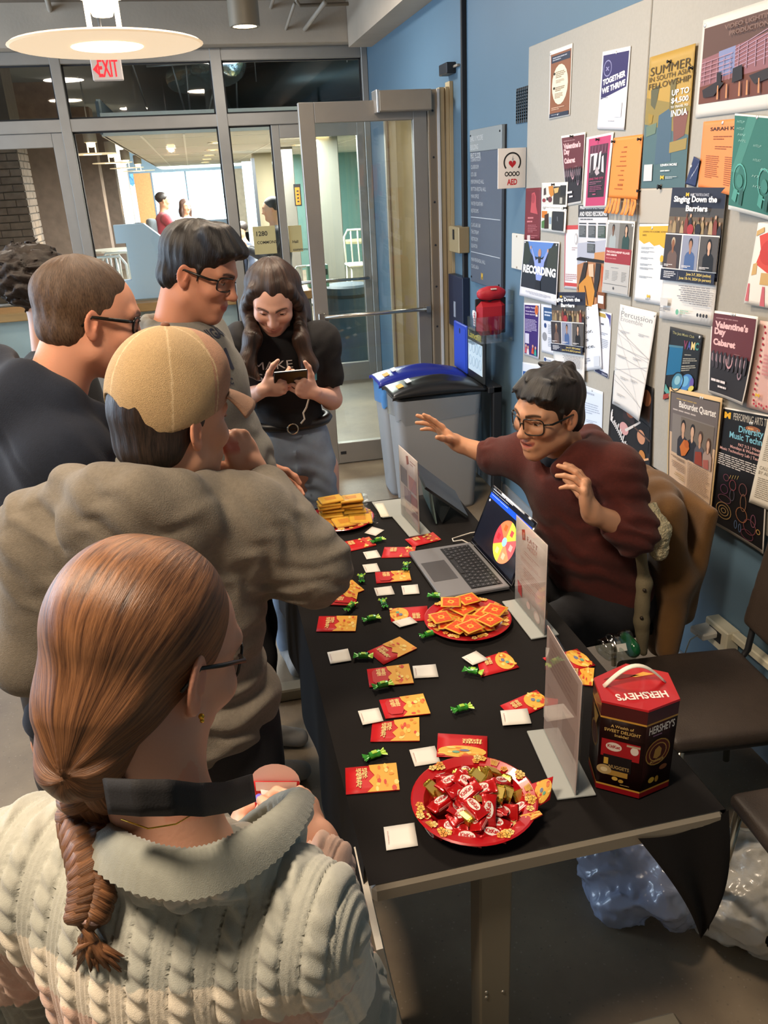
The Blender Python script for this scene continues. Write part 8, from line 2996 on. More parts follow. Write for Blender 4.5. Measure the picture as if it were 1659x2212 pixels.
def cap_col(V):
 q = ((V - c4) @ R4) / 1.03
 out = np.tile(lin('#bd9f73'),(len(V),1))
 out[q[:,1] > .028] = lin('#b98a6c')
 ang = np.degrees(np.arctan2(q[:,0],q[:,1] + .012))
 rad = np.hypot(q[:,0],q[:,1] + .012)
 seam = np.zeros(len(V),bool)
 for a in (0,60,120,180,-60,-120):
  seam |= np.abs((ang - a + 180) % 360 - 180) * np.pi / 180 * rad < .0016
 out[seam] = lin('#d8bd92')
 return out

M_CAP = mat('cap_mesh',None,.85,noise=(300,.10),bump=(900,.5,1),sheen=.1)
cap = sdf_obj('cap',S,.0028,M_CAP,p4,color=cap_col)
b = MB(); q = L4((0,-.010,.174)); b.ball(q,(.009,.009,.006),10,6,R4); b.build('cap_button',mat('brown_button','#7a4f3c',.7),cap)
b = MB()
b.grid(lambda u,v: L4((.076 * math.sin((u - .5) * 2.6) * (1 + .10 * v),.050 + .046 * math.cos((u - .5) * 2.5) + .074 * v * math.cos((u - .5) * 2.0),.062 - .014 * v - .012 * v * v - .016 * (2 * u - 1) ** 2 * (.6 + v))),20,8,WHITE,0,.004)
b.build('brim',mat('brim_cloth','#b0876c',.85,bump=(500,.3)),cap)

# ---------------------------------------------------------------- man in the navy hoodie
c1 = PX((192,690),1.95)
R1 = head_frame(72,16)
L1 = to_world(R1,c1,1.06)
nb = PX((120,850),1.93); sl = PX((35,905),2.10); sr = PX((140,985),1.78)
hip = A3((-.50,1.93,.98)); waist = A3((-.46,1.93,1.14))
axs = (sr - sl) / np.linalg.norm(sr - sl)
elr,wrr = PX((150,1300),1.82),PX((96,1575),1.80)
ell_,wrl = A3((-.62,2.16,1.12)),A3((-.50,2.30,.92))
S = Sdf(); add_head(S,R1,c1,1.06)
S.cap(L1((0,-.03,-.04)),nb,.060,.068,.03)
add_hand(S,wrr,A3((-.02,-.05,-1)),A3((-.1,-.9,.1)),1,curls=[(15,25,15),(20,30,20),(24,34,20),(28,36,20)],thumb=(25,15,10,10))
S.cap(wrr,elr,.028,.042,.02); add_hand(S,wrl,A3((.5,.3,-.6)),A3((-.3,.3,.8)),-1); S.cap(wrl,ell_,.028,.042,.02)
S2 = Sdf(); torso(S2,nb,sl,sr,waist,hip,-.02); kl,kr,al,ar = A3((-.54,2.02,.50)),A3((-.50,1.83,.50)),A3((-.55,2.02,.08)),A3((-.50,1.82,.08)); legs(S2,hip,axs,kl,kr,al,ar)
p1 = sdf_obj('person',S,.0032,M_SKIN,None,color=head_color(R1,c1,1.06,'#dd9f82',brow='#4a3323'),loc=(-.5,1.93,0),extra=[(S2,.016)])
tag(p1,'person in a navy hoodie with short brown hair and black glasses at the left edge','person')
S = Sdf()
torso(S,nb + (0,0,-.03),sl,sr,waist,hip,.035,.09,1.1)
S.chain([sr,elr,elr + (wrr - elr) * .90],[.092,.076,.052],.05)
S.chain([sl,ell_,ell_ + (wrl - ell_) * .85],[.092,.074,.052],.05)
S.ell(hip + (0,0,-.03),(.19,.20,.13),k=.05)
hp = [PX(p,d) for p,d in (((225,905),2.00),((205,900),1.86),((140,868),1.82),((62,822),1.86),((0,790),1.96),((30,800),2.06))]
S.chain(hp,[.026,.030,.036,.042,.042,.036],.03)
S.ell(PX((50,880),1.82),(.10,.06,.07),k=.06)
S.cap(L1((0,-.02,-.06)),nb + (0,0,.05),.066,.072,.02,op=-1)
sdf_obj('hoodie',S,.006,M_NAVY,p1,dmax=.02,disp=wrinkle(.007,3.2,9,[(sr + (0,0,-.10),.16,(.9,.2,.5),14,.008),(elr,.13,(.1,0,1),22,.007),(hip,.2,(0,0,1),12,.007)]),smooth=2)
S = Sdf(); S.ell(hip + (0,0,-.08),(.17,.17,.12),k=.05); legs(S,hip,axs,kl,kr,al,ar,.016)
sdf_obj('trousers',S,.014,M_BROWNTR,p1)
shoe(al * [1,1,0],70,p1); shoe(ar * [1,1,0],70,p1)
S = Sdf(); S.frame(R1,c1,1.06)
S.ell((0,-.020,.042),(.080,.102,.088),k=.02); S.ell((0,-.05,-.03),(.066,.055,.045),k=.03)
S.ell((0,.106,-.030),(.095,.070,.085),k=.012,op=-1)
for x in (-1,1):
 S.ell((x * .090,.004,-.032),(.026,.034,.036),k=.008,op=-1)
S.frame()
hv1 = strands(L1((0,-.02,.02)),R1[:,2] - .25 * R1[:,1],1.0,.6)

def col1(V):
 q = ((V - c1) @ R1)
 return None

M_HAIR1 = hair_mat('short_brown_hair','#3a2b20','#6e5642',.55,42,.5)
sdf_obj('hair',S,.0032,M_HAIR1,p1,disp=strand_disp(hv1,.0022,5,16),dmax=.005,hv=hv1)
glasses(p1,R1,c1,1.06,.050,.034,thick=.0026)

# ---------------------------------------------------------------- curly haired person behind him
cb = PX((92,632),2.75)
S = Sdf(); Rb = head_frame(80,10); add_head(S,Rb,cb,1.0,detail=False)
nbb = cb + (-.01,0,-.20); S.cap(cb,nbb,.05,.06,.03)
S2 = Sdf(); slb,srb = nbb + (0,.17,-.05),nbb + (0,-.17,-.05)
torso(S2,nbb,slb,srb,nbb + (0,0,-.35),nbb + (0,0,-.52),-.02); legs(S2,nbb + (0,0,-.52),A3((0,-1.,0)),nbb * [1,1,0] + (0,.1,.5),nbb * [1,1,0] + (0,-.1,.5),nbb * [1,1,0] + (0,.1,.06),nbb * [1,1,0] + (0,-.1,.06))
for s_,e_ in ((slb,.06),(srb,-.06)):
 S2.chain([s_,s_ + (0,e_,-.28),s_ + (.08,e_,-.50)],[.05,.04,.03],.03)
 add_hand(S2,s_ + (.08,e_,-.50),A3((.3,0,-1)),A3((0,e_ * 10,.1)),1 if e_ < 0 else -1)
pb = sdf_obj('person',S,.006,M_SKIN,None,color=head_color(Rb,cb,1.,'#b98a6c'),loc=nbb * [1,1,0],extra=[(S2,.012)])
tag(pb,'person with dark curly hair mostly hidden behind the navy hoodie','person')
S = Sdf(); torso(S,nbb + (0,0,-.02),slb,srb,nbb + (0,0,-.35),nbb + (0,0,-.52),.02)
for s_,e_ in ((slb,.06),(srb,-.06)):
 S.chain([s_,s_ + (0,e_,-.28),s_ + (.07,e_,-.46)],[.075,.06,.045],.03)
sdf_obj('jacket',S,.016,M_BLACKTEE,pb,disp=wrinkle(.006,4,2),dmax=.01)
S = Sdf(); S.ell(nbb + (0,0,-.55),(.13,.17,.12),k=.05); legs(S,nbb + (0,0,-.52),A3((0,-1.,0)),nbb * [1,1,0] + (0,.1,.5),nbb * [1,1,0] + (0,-.1,.5),nbb * [1,1,0] + (0,.1,.06),nbb * [1,1,0] + (0,-.1,.06),.015)
sdf_obj('trousers',S,.018,M_DARKTR,pb)
S = Sdf(); S.frame(Rb,cb,1.0); S.ell((0,-.025,.045),(.098,.118,.10),k=.02); S.ell((0,.10,-.04),(.085,.08,.09),k=.02,op=-1); S.frame()
hvb = lambda V: V * 14
sdf_obj('hair',S,.006,hair_mat('curly_hair','#14100f','#332a26',.55,3,.8),pb,disp=lambda P: .009 * wob(P,26,6) + .006 * wob(P,55,9),dmax=.02,hv=hvb)

# ---------------------------------------------------------------- man in the grey university sweatshirt
c2 = PX((428,588),2.31)
R2_ = head_frame(112,24)
L2 = to_world(R2_,c2,.99)
nb = PX((378,715),2.33); sl = PX((345,735),2.50); sr = PX((395,800),2.18)
sl = nb + A3((.05,.165,-.055)); sr = nb + A3((-.03,-.165,-.06))
hip = A3((-.03,2.33,.93)); waist = A3((-.01,2.33,1.10))
axs = (sr - sl) / np.linalg.norm(sr - sl)
elr,wrr = sr + (-.05,-.03,-.29),sr + (.10,.02,-.44)
ell_,wrl = sl + (.04,.04,-.29),sl + (.16,.0,-.43)
S = Sdf(); add_head(S,R2_,c2,.99,smile=.55)
S.cap(L2((0,-.03,-.04)),nb,.056,.062,.03)
for w_,e_,s_ in ((wrr,elr,1),(wrl,ell_,-1)):
 S.cap(w_,e_,.026,.040,.02); add_hand(S,w_,A3((.5,-.1 * s_,-.6)),A3((-.1,-s_,.4)),s_)
S2 = Sdf(); torso(S2,nb,sl,sr,waist,hip,-.02); kl,kr,al,ar = A3((.02,2.43,.5)),A3((.0,2.23,.5)),A3((.0,2.44,.08)),A3((-.02,2.24,.08)); legs(S2,hip,axs,kl,kr,al,ar)
p2 = sdf_obj('person',S,.0032,M_SKIN,None,color=head_color(R2_,c2,.99,'#c78d72',brow='#1a1210',smile=.55,lip='#a4584e'),loc=(-.02,2.33,0),extra=[(S2,.016)])
tag(p2,'person with black hair and glasses in a grey lettered sweatshirt looking down','person')
S = Sdf()
torso(S,nb + (0,0,-.025),sl,sr,waist,hip,.034,.09,1.12)
S.chain([sr,elr,elr + (wrr - elr) * .85],[.088,.074,.050],.05)
S.chain([sl,ell_,ell_ + (wrl - ell_) * .85],[.088,.074,.050],.05)
S.ell(hip + (0,0,-.02),(.16,.19,.13),k=.05)
ringn = [nb + A3((.070 * math.cos(a),.072 * math.sin(a),.006 - .022 * math.cos(a))) for a in np.linspace(0,2 * PI,14)]
S.chain(ringn,[.017] * 14,.012)
S.cap(L2((0,-.02,-.06)),nb + (0,0,.04),.058,.064,.015,op=-1)
sw2 = sdf_obj('sweatshirt',S,.0055,M_GREYSW,p2,dmax=.02,disp=wrinkle(.006,3.5,4,[(sr + (0,0,-.12),.14,(.9,.2,.6),16,.006),(hip + (.1,0,.05),.2,(0,0,1),13,.008)]),smooth=2)
bv = bvh_of(sw2)
tw = A3((.80,-.60,.1)); rt = np.cross(tw,(0,0,1)) * -1
o_ = on_photo(bv,(432,735),0)
M_INKN = mat('navy_print','#232a3d',.8)
for (txt,p,h,w_) in (('CHIGAN',(437,740),.030,.16),('M',(478,806),.060,.060),('MUSIC',(470,842),.018,.07)):
 o_ = on_photo(bv,p,0)
 if o_ is not None:
  drape_text(txt,bv,o_,A3((.52,.85,-.05)),A3((0,0,1)),h,M_INKN,sw2,'lettering',.002,.03,A3((.62,-.78,.25)),w_)
S = Sdf(); S.ell(hip + (0,0,-.06),(.135,.165,.12),k=.05); legs(S,hip,axs,kl,kr,al,ar,.016)
sdf_obj('trousers',S,.014,M_DARKTR,p2)
shoe(al * [1,1,0],110,p2); shoe(ar * [1,1,0],100,p2)
S = Sdf(); S.frame(R2_,c2,.99)
S.ell((0,-.018,.046),(.082,.104,.088),k=.02); S.ell((0,.030,.080),(.068,.068,.048),k=.03); S.ell((0,-.055,-.03),(.070,.054,.050),k=.03)
S.ell((0,.106,-.020),(.098,.068,.096),k=.010,op=-1)
for x in (-1,1):
 S.ell((x * .094,.012,-.026),(.026,.042,.046),k=.008,op=-1)
 S.cap((x * .072,.026,.030),(x * .0715,.026,-.014),.006,.003,.008)
for i,(x,y,z) in enumerate(((-.06,.078,.088),(-.035,.096,.098),(-.01,.104,.094),(.02,.10,.100),(.045,.09,.092),(.065,.07,.084))):
 S.cap((x * .8,y - .06,.115),(x,y,z),.024,.010,.02)
S.frame()
hv2 = strands(L2((0,-.01,.03)),R2_[:,2] - .3 * R2_[:,1],1.0,.4)
M_HAIRK = hair_mat('black_hair','#0a0908','#2a2522',.34,26,.7)
sdf_obj('hair',S,.0034,M_HAIRK,p2,disp=strand_disp(hv2,.0035,6,12),dmax=.008,hv=hv2)
glasses(p2,R2_,c2,.99,.052,.038,thick=.0022)

# ---------------------------------------------------------------- woman in the black tee with a phone
YW = 2.93
c3 = PX((590,645),YW - .03)
R3 = head_frame(190,34,-4)
L3 = to_world(R3,c3,.98)
nb = PX((600,712),YW + .04); sr = PX((527,742),YW + .01); sl = PX((690,738),YW + .03)
hip = PX((636,1000),YW + .02); waist = PX((630,905),YW + .03)
axs = (sr - sl) / np.linalg.norm(sr - sl)
elr,wrr = PX((533,858),YW + .0),PX((572,842),YW - .19)
ell_,wrl = PX((716,862),YW + .0),PX((676,848),YW - .19)
S = Sdf(); add_head(S,R3,c3,.98,smile=.9,wide=1.04)
S.cap(L3((0,-.03,-.05)),nb,.044,.052,.03)
S.cap(wrr,elr,.022,.036,.02); S.cap(wrl,ell_,.022,.036,.02)
S.cap(elr,sr,.038,.045,.02); S.cap(ell_,sl,.038,.045,.02)
ph = PX((628,815),YW - .235)
tr_,_ = add_hand(S,wrr,ph + (-.015,0,-.02) - wrr,A3((-.4,-.85,-.25)),1,curls=[(40,45,25),(48,50,25),(55,50,25),(60,50,25)],thumb=(48,10,10,15),sc=.9)
tl_,_ = add_hand(S,wrl,ph + (.025,0,-.03) - wrl,A3((.4,-.85,-.25)),-1,curls=[(45,50,25),(50,52,25),(56,52,25),(60,52,25)],thumb=(48,10,10,15),sc=.9)
S2 = Sdf(); torso(S2,nb,sl,sr,waist,hip,-.02,w=.9); kl,kr,al,ar = hip + (.09,.0,-.42),hip + (-.09,0,-.42),hip + (.09,.02,-.80),hip + (-.09,.02,-.80)
al[2] = ar[2] = .08
legs(S2,hip,axs,kl,kr,al,ar)
p3 = sdf_obj('person',S,.0032,M_SKIN,None,color=head_color(R3,c3,.98,'#e0b09c',brow='#3a2a22',smile=.9,lip='#c07a72',lips=.7),loc=hip * [1,1,0],extra=[(S2,.016)])
tag(p3,'person with long dark hair in a black tee and jeans looking at a phone','person')
S = Sdf()
torso(S,nb + (0,0,-.02),sl,sr,waist,hip + (0,0,.10),.012,.07,.92)
S.chain([sr,sr + (elr - sr) * .62],[.066,.062],.04); S.chain([sl,sl + (ell_ - sl) * .62],[.066,.062],.04)
S.ell((nb + waist) / 2 + (0,-.045,.02),(.115,.075,.09),k=.05)
S.plane(PX((630,925),YW - .1),(0,0,-1))
S.cap(L3((0,-.02,-.06)),nb + (0,-.01,.05),.050,.060,.015,op=-1)
for s_,e_ in ((sr,elr),(sl,ell_)):
 d = (e_ - s_) / np.linalg.norm(e_ - s_)
 S.cap(s_ + (e_ - s_) * .60,e_,.048,.05,.004,op=-1)
tee = sdf_obj('tee_shirt',S,.005,M_BLACKTEE,p3,dmax=.02,disp=wrinkle(.005,4,12,[(waist,.16,(.2,0,1),16,.006),(sr + (0,0,-.06),.1,(.8,0,.6),20,.004),(sl + (0,0,-.06),.1,(-.8,0,.6),20,.004)]),smooth=2)
bv = bvh_of(tee)
M_PW = mat('white_shirt_print','#d8d8d6',.7)
fr = A3((0,-1,.12))
for txt,p,h,w_,m_ in (('MAKE',(549,800),.028,.135,M_PW),('SHI',(553,823),.026,.085,M_PW)):
 o_ = on_photo(bv,p)
 if o_ is not None:
  drape_text(txt,bv,o_,A3((1,0,0)),A3((0,0,1)),h,m_,tee,'lettering',.002,.0,fr,w_)
o_ = on_photo(bv,(640,826))
if o_ is not None:
 V = []
 for i in range(9):
  for j in range(5):
   q = o_ + A3((.080 * i / 8,0,.042 * j / 4 - .004)) + fr * .2
   h_ = bv.ray_cast(Vector(q),Vector(-fr))
   V.append(A3(h_[0]) + fr * .0015 if h_[0] is not None else o_ + A3((.080 * i / 8,0,.042 * j / 4)))
 b = MB(); b.add(V,[[i * 5 + j,(i + 1) * 5 + j,(i + 1) * 5 + j + 1,i * 5 + j + 1] for i in range(8) for j in range(4)],WHITE,True); b.build('blue_patch',mat('cyan_print','#5fb8cf',.7),tee)
 drape_text('FT',bv,o_ + (.012,0,.004),A3((1,0,0)),A3((0,0,1)),.024,M_BLACK,tee,'lettering',.0035,.0,fr,.055)
S = Sdf()
S.ell(hip + (0,0,.035),(.142,.104,.10),k=.04); S.cap(hip + (-.05,0,.10),hip + (.05,0,.10),.090,.090,.05)
for s_,kn,an in ((1,kl,al),(-1,kr,ar)):
 S.chain([hip + (s_ * .078,-.01,.0),hip + (s_ * .082,-.02,-.18),kn,an],[.082,.074,.060,.055],.022)
S.cap(hip + (0,-.112,.09),hip + (0,-.098,-.05),.004,.004,.006)
S.plane(PX((630,912),YW - .1),(0,0,1))
jeans = sdf_obj('jeans',S,.006,M_DENIM,p3,dmax=.02,disp=wrinkle(.004,5,15,[(hip + (0,-.08,-.06),.12,(.5,0,1),18,.006),(hip + (0,-.08,-.25),.12,(.2,0,1),16,.005)]),smooth=2)
bz = PX((630,921),YW - .1)[2]
b = MB(); rb = [A3((hip[0] + .142 * math.cos(a),hip[1] + .104 * math.sin(a),bz - .008)) for a in np.linspace(0,2 * PI,40,endpoint=False)]
b.tube(rb,.018,6,closed=True,flat=1.0); b.build('belt',mat('black_leather','#121213',.4),p3)
b = MB(); q = A3((hip[0] - .005,hip[1] - .126,bz - .008)); b.tube([q + A3((.019 * math.cos(a),-.002,.019 * math.sin(a))) for a in np.linspace(0,2 * PI,16,endpoint=False)],.003,6,closed=True); b.build('belt_buckle',mat('silver','#c9c4b4',.2,1.0),p3)
b = MB(); b.tube([PX(p,YW - .14) for p in ((668,858),(662,880),(655,892),(658,905),(650,915))],.0035,6); b.build('hanging_cord',mat('cream_cord','#d9d2c4',.7),p3)
shoe(al * [1,1,0],185,p3); shoe(ar * [1,1,0],175,p3)
b = MB(); Rph = np.array([(1,0,0),(0,.55,-.83),(0,.83,.55)]).T.astype(float); b.box(ph,(.115,.062,.009),Rph,WHITE,0,.003)
o = b.build('phone',mat('black_phone','#101114',.25),None,loc=ph); tag(o,'dark phone held sideways in both hands by the woman in black','phone')
S = Sdf(); S.frame(R3,c3,.98)
S.ell((0,-.022,.046),(.084,.104,.090),k=.02)
S.ell((0,.098,-.030),(.082,.085,.105),k=.010,op=-1)
S.frame()
sidep = lambda x: [L3((x * .064,.040,.070)),L3((x * .088,.022,.0)),L3((x * .094,.010,-.06))]
for x,tgt in ((1,((547,730),(533,790),(556,815))),(-1,((650,735),(668,790),(665,820)))):
 pts = sidep(x) + [PX(p,YW - .09 - .03 * i) for i,p in enumerate(tgt)]
 S.chain(pts,[.020,.017,.020,.028,.030,.012],.025)
 pts = [L3((x * .05,-.06,.02)),L3((x * .075,-.06,-.10)),PX((560 if x > 0 else 655,745),YW + .05),PX((553 if x > 0 else 668,800),YW - .03)]
 S.chain(pts,[.05,.045,.05,.03],.04)
S.cap(L3((0,-.07,0)),nb + (0,.05,-.08),.06,.06,.04)
hv3 = strands(L3((0,.01,.0)),A3((0,0,1.)),1.0,.12,.2)
M_HAIR3 = hair_mat('long_dark_hair','#1d1512','#4a362c',.33,24,.6)
sdf_obj('hair',S,.0034,M_HAIR3,p3,disp=strand_disp(hv3,.0035,8,11),dmax=.008,hv=hv3)

# ---------------------------------------------------------------- seated man in the maroon sweatshirt
c6 = PX((1186,892),2.18)
R6 = head_frame(247,9,-3)
L6 = to_world(R6,c6,1.05)
nb = PX((1222,985),2.21); srh = PX((1150,985),2.40); slh = PX((1325,1020),2.06)
hip = A3((1.20,2.24,.52)); waist = A3((1.13,2.22,.72))
elr,wrr = PX((1062,985),2.56),PX((988,958),2.62)
ell_,wrl = PX((1368,1148),1.97),PX((1278,1108),1.95)
axs = (srh - slh) / np.linalg.norm(srh - slh)
S = Sdf(); add_head(S,R6,c6,1.05,smile=1.0,open_mouth=.75)
S.cap(L6((0,-.03,-.04)),nb,.056,.062,.03)
S.cap(wrr,elr,.026,.040,.02); S.cap(wrl,ell_,.027,.042,.02)
fr_,_ = add_hand(S,wrr,PX((925,905),2.66) - PX((985,955),2.62),A3((.25,.45,.9)),1,curls=[(4,8,5),(6,10,8),(12,16,10),(16,20,10)],splay=12,thumb=(52,28,5,5),sc=1.02)
fl_,_ = add_hand(S,wrl,A3((-.22,.15,.95)),A3((.75,-.55,.25)),-1,curls=[(24,20,12),(28,24,14),(34,30,16),(42,34,18)],splay=7,thumb=(40,34,10,12),sc=1.04)
S2 = Sdf(); torso(S2,nb,slh,srh,waist,hip,-.02)
kr,kl = A3((.82,2.40,.50)),A3((.86,2.06,.50)); ar,al = A3((.86,2.42,.08)),A3((.90,2.06,.08))
for s_,kn,an in ((1,kr,ar),(-1,kl,al)):
 S2.chain([hip + axs * s_ * .09 - (0,0,.0),kn,an],[.085,.055,.042],.03)
T6 = head_color(R6,c6,1.05,'#cf9a78',brow='#15100e',smile=1.0,lip='#a85c50')

def col6(V):
 out = T6(V)
 q = ((V - c6) @ R6) / 1.05
 ax = np.abs(q[:,0])
 m = (np.abs(q[:,2] + .063) < .009) & (ax < .024) & (q[:,1] > .06) & (q[:,1] < .0885)
 out[m] = lin('#5a2a26')
 return out

p6 = sdf_obj('person',S,.0028,M_SKIN,None,color=col6,loc=(1.18,2.22,0),extra=[(S2,.016)])
tag(p6,'person with glasses in a maroon sweatshirt, seated, smiling, both hands raised','person')
S = Sdf()
torso(S,nb + (0,0,-.03),slh,srh,waist,hip + (0,0,.04),.026,.09,1.05)
S.chain([slh,ell_,ell_ + (wrl - ell_) * .26],[.080,.064,.054],.05)
S.chain([srh,srh + (elr - srh) * .95],[.088,.060],.05)
S.cap(ell_ + (wrl - ell_) * .20,ell_ + (wrl - ell_) * .32,.058,.054,.012)
S.cap(srh + (elr - srh) * .90,srh + (elr - srh) * 1.0,.058,.055,.012)
# soft hood collar behind the neck
hp = [PX(p,d) for p,d in (((1205,1015),2.12),((1262,985),2.10),((1290,965),2.20),((1275,945),2.32),((1235,955),2.36))]
S.chain(hp,[.026,.036,.040,.036,.026],.03)
S.cap(L6((0,-.02,-.06)),nb + (0,0,.05),.060,.062,.02,op=-1)
S.ell(nb + (-.075,-.02,.0),(.045,.045,.05),k=.02,op=-1)
hd6 = sdf_obj('sweatshirt',S,.005,M_MAROON,p6,dmax=.02,disp=wrinkle(.006,3.6,13,[(ell_,.12,(.5,.2,1),22,.007),((slh + ell_) / 2,.10,(.2,.5,1),18,.006),(elr,.09,(1,.2,.3),24,.006),(waist,.18,(.3,.1,1),13,.010)]),smooth=2)
S = Sdf(); S.chain([nb + A3((.064 * math.cos(a),.064 * math.sin(a),.012 + .020 * math.cos(a))) for a in np.linspace(0,2 * PI,12)],[.014] * 12,.015)
sdf_obj('undershirt',S,.008,mat('slate_cotton','#2c3540',.9,bump=(300,.15)),p6)
S = Sdf(); S.ell(hip,(.17,.19,.12),k=.05)
for s_,kn,an in ((1,kr,ar),(-1,kl,al)):
 S.chain([hip + axs * s_ * .09,kn,an],[.105,.078,.065],.04)
sdf_obj('trousers',S,.008,mat('charcoal_trousers','#26262a',.9,noise=(50,.1),bump=(380,.15)),p6,disp=wrinkle(.007,4,6,[(kl,.14,(1,.3,.4),16,.006)]),dmax=.015)
shoe(al * [1,1,0],270,p6); shoe(ar * [1,1,0],270,p6)
S = Sdf(); S.frame(R6,c6,1.05)
S.ell((0,-.020,.044),(.082,.104,.088),k=.02); S.ell((0,.02,.075),(.070,.070,.045),k=.03); S.ell((0,-.055,-.03),(.070,.054,.055),k=.03)
S.ell((0,.108,-.014),(.098,.068,.096),k=.010,op=-1)
for x in (-1,1):
 S.ell((x * .094,.004,-.034),(.028,.034,.036),k=.008,op=-1)
 S.cap((x * .073,.028,.030),(x * .0725,.028,-.012),.007,.003,.008)
rg = random.Random(3)
for i in range(11):
 x = -.07 + .014 * i
 S.cap((x * .75,.02,.106),(x * 1.02 + .006 * rg.uniform(-1,1),.094 - abs(x) * .38,.080 + .012 * rg.uniform(-1,1)),.016,.004,.014)
for i in range(9):
 a = rg.uniform(0,6.28)
 S.cap((.05 * math.cos(a),-.02 + .06 * math.sin(a),.112),(.075 * math.cos(a + .5),-.02 + .09 * math.sin(a + .5),.122 - .02 * rg.random()),.014,.003,.012)
S.frame()
hv6 = strands(L6((0,-.02,.03)),R6[:,2] - .35 * R6[:,1],1.0,.4)
sdf_obj('hair',S,.003,M_HAIRK,p6,disp=strand_disp(hv6,.0045,9,10),dmax=.010,hv=hv6)
glasses(p6,R6,c6,1.05,.055,.047,thick=.0019,drop=.003,y0=.108)
b = MB(); b.grid(lambda u,v: L6((-.019 + .038 * u,.0905 - 22 * (.019 * (2 * u - 1)) ** 2,-.0585 + .0045 * (2 * u - 1) ** 2 - .0062 * v)),12,2,WHITE,0,.003); b.build('teeth',mat('tooth_enamel','#ece6da',.3),p6)

# ------------------------------------------------------------------ chairs, jacket, bins, outlet strip and bags on the right
M_SEAT = mat('brown_vinyl','#382e27',.55,noise=(30,.08),bump=(260,.12))
M_CHROME = mat('chrome_tube','#b9b3a4',.22,.9)

def stack_chair(loc,rz,label,m=None,back=True):
 """seat faces local -x; origin on the floor"""
 t = thing('padded_chair',label,'chair',loc,rz,None)
 S = Sdf(); S.box((0,0,.445),(.20,.205,.022),rd=.018,k=.01); S.ell((.0,0,.455),(.17,.17,.022),k=.03)
 o = sdf_local('seat',S,.010,m or M_SEAT,t)
 S = Sdf(); S.box((.235,0,.70),(.016,.20,.15),roty(.16),rd=.014,k=.01)
 sdf_local('backrest',S,.010,m or M_SEAT,t)
 for sy in (-1,1):
  b = MB(); b.tube([(-.17,sy * .19,.425),(-.20,sy * .20,.02)],.011,8); b.build('leg',M_CHROME,t,world=False)
  b = MB(); b.tube([(.18,sy * .19,.425),(.215,sy * .20,.02)],.011,8); b.build('leg',M_CHROME,t,world=False)
  b = MB(); b.tube([(-.18,sy * .185,.418),(.20,sy * .185,.418),(.225,sy * .185,.46),(.255,sy * .185,.80)],.010,8); b.build('side_frame',M_CHROME if not back else M_BLACK,t,world=False)
 b = MB(); b.tube([(-.17,-.19,.410),(-.17,.19,.410)],.009,8); b.build('stretcher',M_CHROME,t,world=False)
 return t

def sdf_local(name,S,h,m,t):
 V,Q = S.mesh(h)
 me = mesh_from(name,smooth_mesh(V,Q,1),None,m,quads=Q)
 o = bpy.data.objects.new(name,me); COL.objects.link(o); o.parent = t
 return o

stack_chair((1.275,1.715,0),-.10,'empty dark brown padded chair pushed against the blue wall behind the chocolate box')
stack_chair((1.275,1.125,0),-.04,'nearest dark padded chair, only its seat corner in view at the right')
ch6 = stack_chair((1.215,2.30,0),.05,'dark chair under the seated man with a brown jacket over its back',M_BLACK)
# brown jacket over the chair back
S = Sdf()
S.box((1.46,2.30,.66),(.028,.235,.21),roty(.14),rd=.027,k=.04)
S.chain([PX((1345,1055),2.50),PX((1400,1055),2.36),PX((1425,1080),2.22),PX((1445,1115),2.10)],[.045,.055,.055,.045],.05)
S.chain([PX((1440,1110),2.10),PX((1460,1250),2.08),PX((1440,1400),2.04)],[.050,.055,.035],.05)
S.chain([PX((1430,1120),2.16),PX((1445,1260),2.14),PX((1425,1390),2.12)],[.05,.055,.04],.05)
jk = sdf_obj('brown_jacket',S,.006,mat('brown_canvas','#6b4a22',.9,noise=(9,.14),bump=(300,.25),sheen=.2),None,dmax=.02,disp=wrinkle(.008,4,8),loc=(1.44,2.25,.5),smooth=2)
tag(jk,'brown canvas jacket with cream fleece lining hung over the chair back','jacket')
S = Sdf(); S.chain([PX((1408,1100),1.97),PX((1422,1145),1.95),PX((1424,1192),1.95)],[.020,.030,.026],.03)
sdf_obj('fleece_collar',S,.004,mat('cream_fleece','#c9bd9a',.95,bump=(160,.9,2)),jk,disp=lambda P: .004 * wob(P,60,3),dmax=.008)
S = Sdf(); S.chain([PX((1385,1200),2.02),PX((1392,1260),2.02),PX((1385,1340),2.02),PX((1390,1410),2.02)],[.018,.022,.022,.016],.02)
sdf_obj('placket',S,.005,mat('khaki_lining','#7d7258',.9,bump=(200,.2)),jk,disp=wrinkle(.005,6,4),dmax=.01)
b = MB()
for p in ((1392,1275),(1386,1335)):
 q = PX(p,1.996); b.ball(q,.006,8,6)
b.build('buttons',mat('dark_button','#2c2118',.4),jk)['kind'] = 'stuff'
# clear and green plastic pack beside the man
q = PX((1330,1395),1.90)
t = thing('plastic_pack','crumpled clear plastic pack with a green end beside the jacket','packet',q)
S = Sdf(); S.ell(q,(.055,.05,.035),k=.02); S.ell(q + (.03,.0,.0),(.03,.045,.04),k=.02)
o = sdf_obj('clear_film',S,.005,glassy('clear_film_gloss',(.80,.84,.82),.16,.12),t,disp=wrinkle(.012,14,3),dmax=.02)
S = Sdf(); S.ell(q + (.045,.0,.0),(.018,.045,.036),k=.02)
sdf_obj('green_end',S,.006,mat('green_film','#145c34',.2,coat=.5),t,disp=wrinkle(.008,12,2),dmax=.02)
b = MB(); b.box(q + (.0,-.035,.015),(.03,.004,.022),rotx(-.6)); b.build('label',M_WHITEP,t)

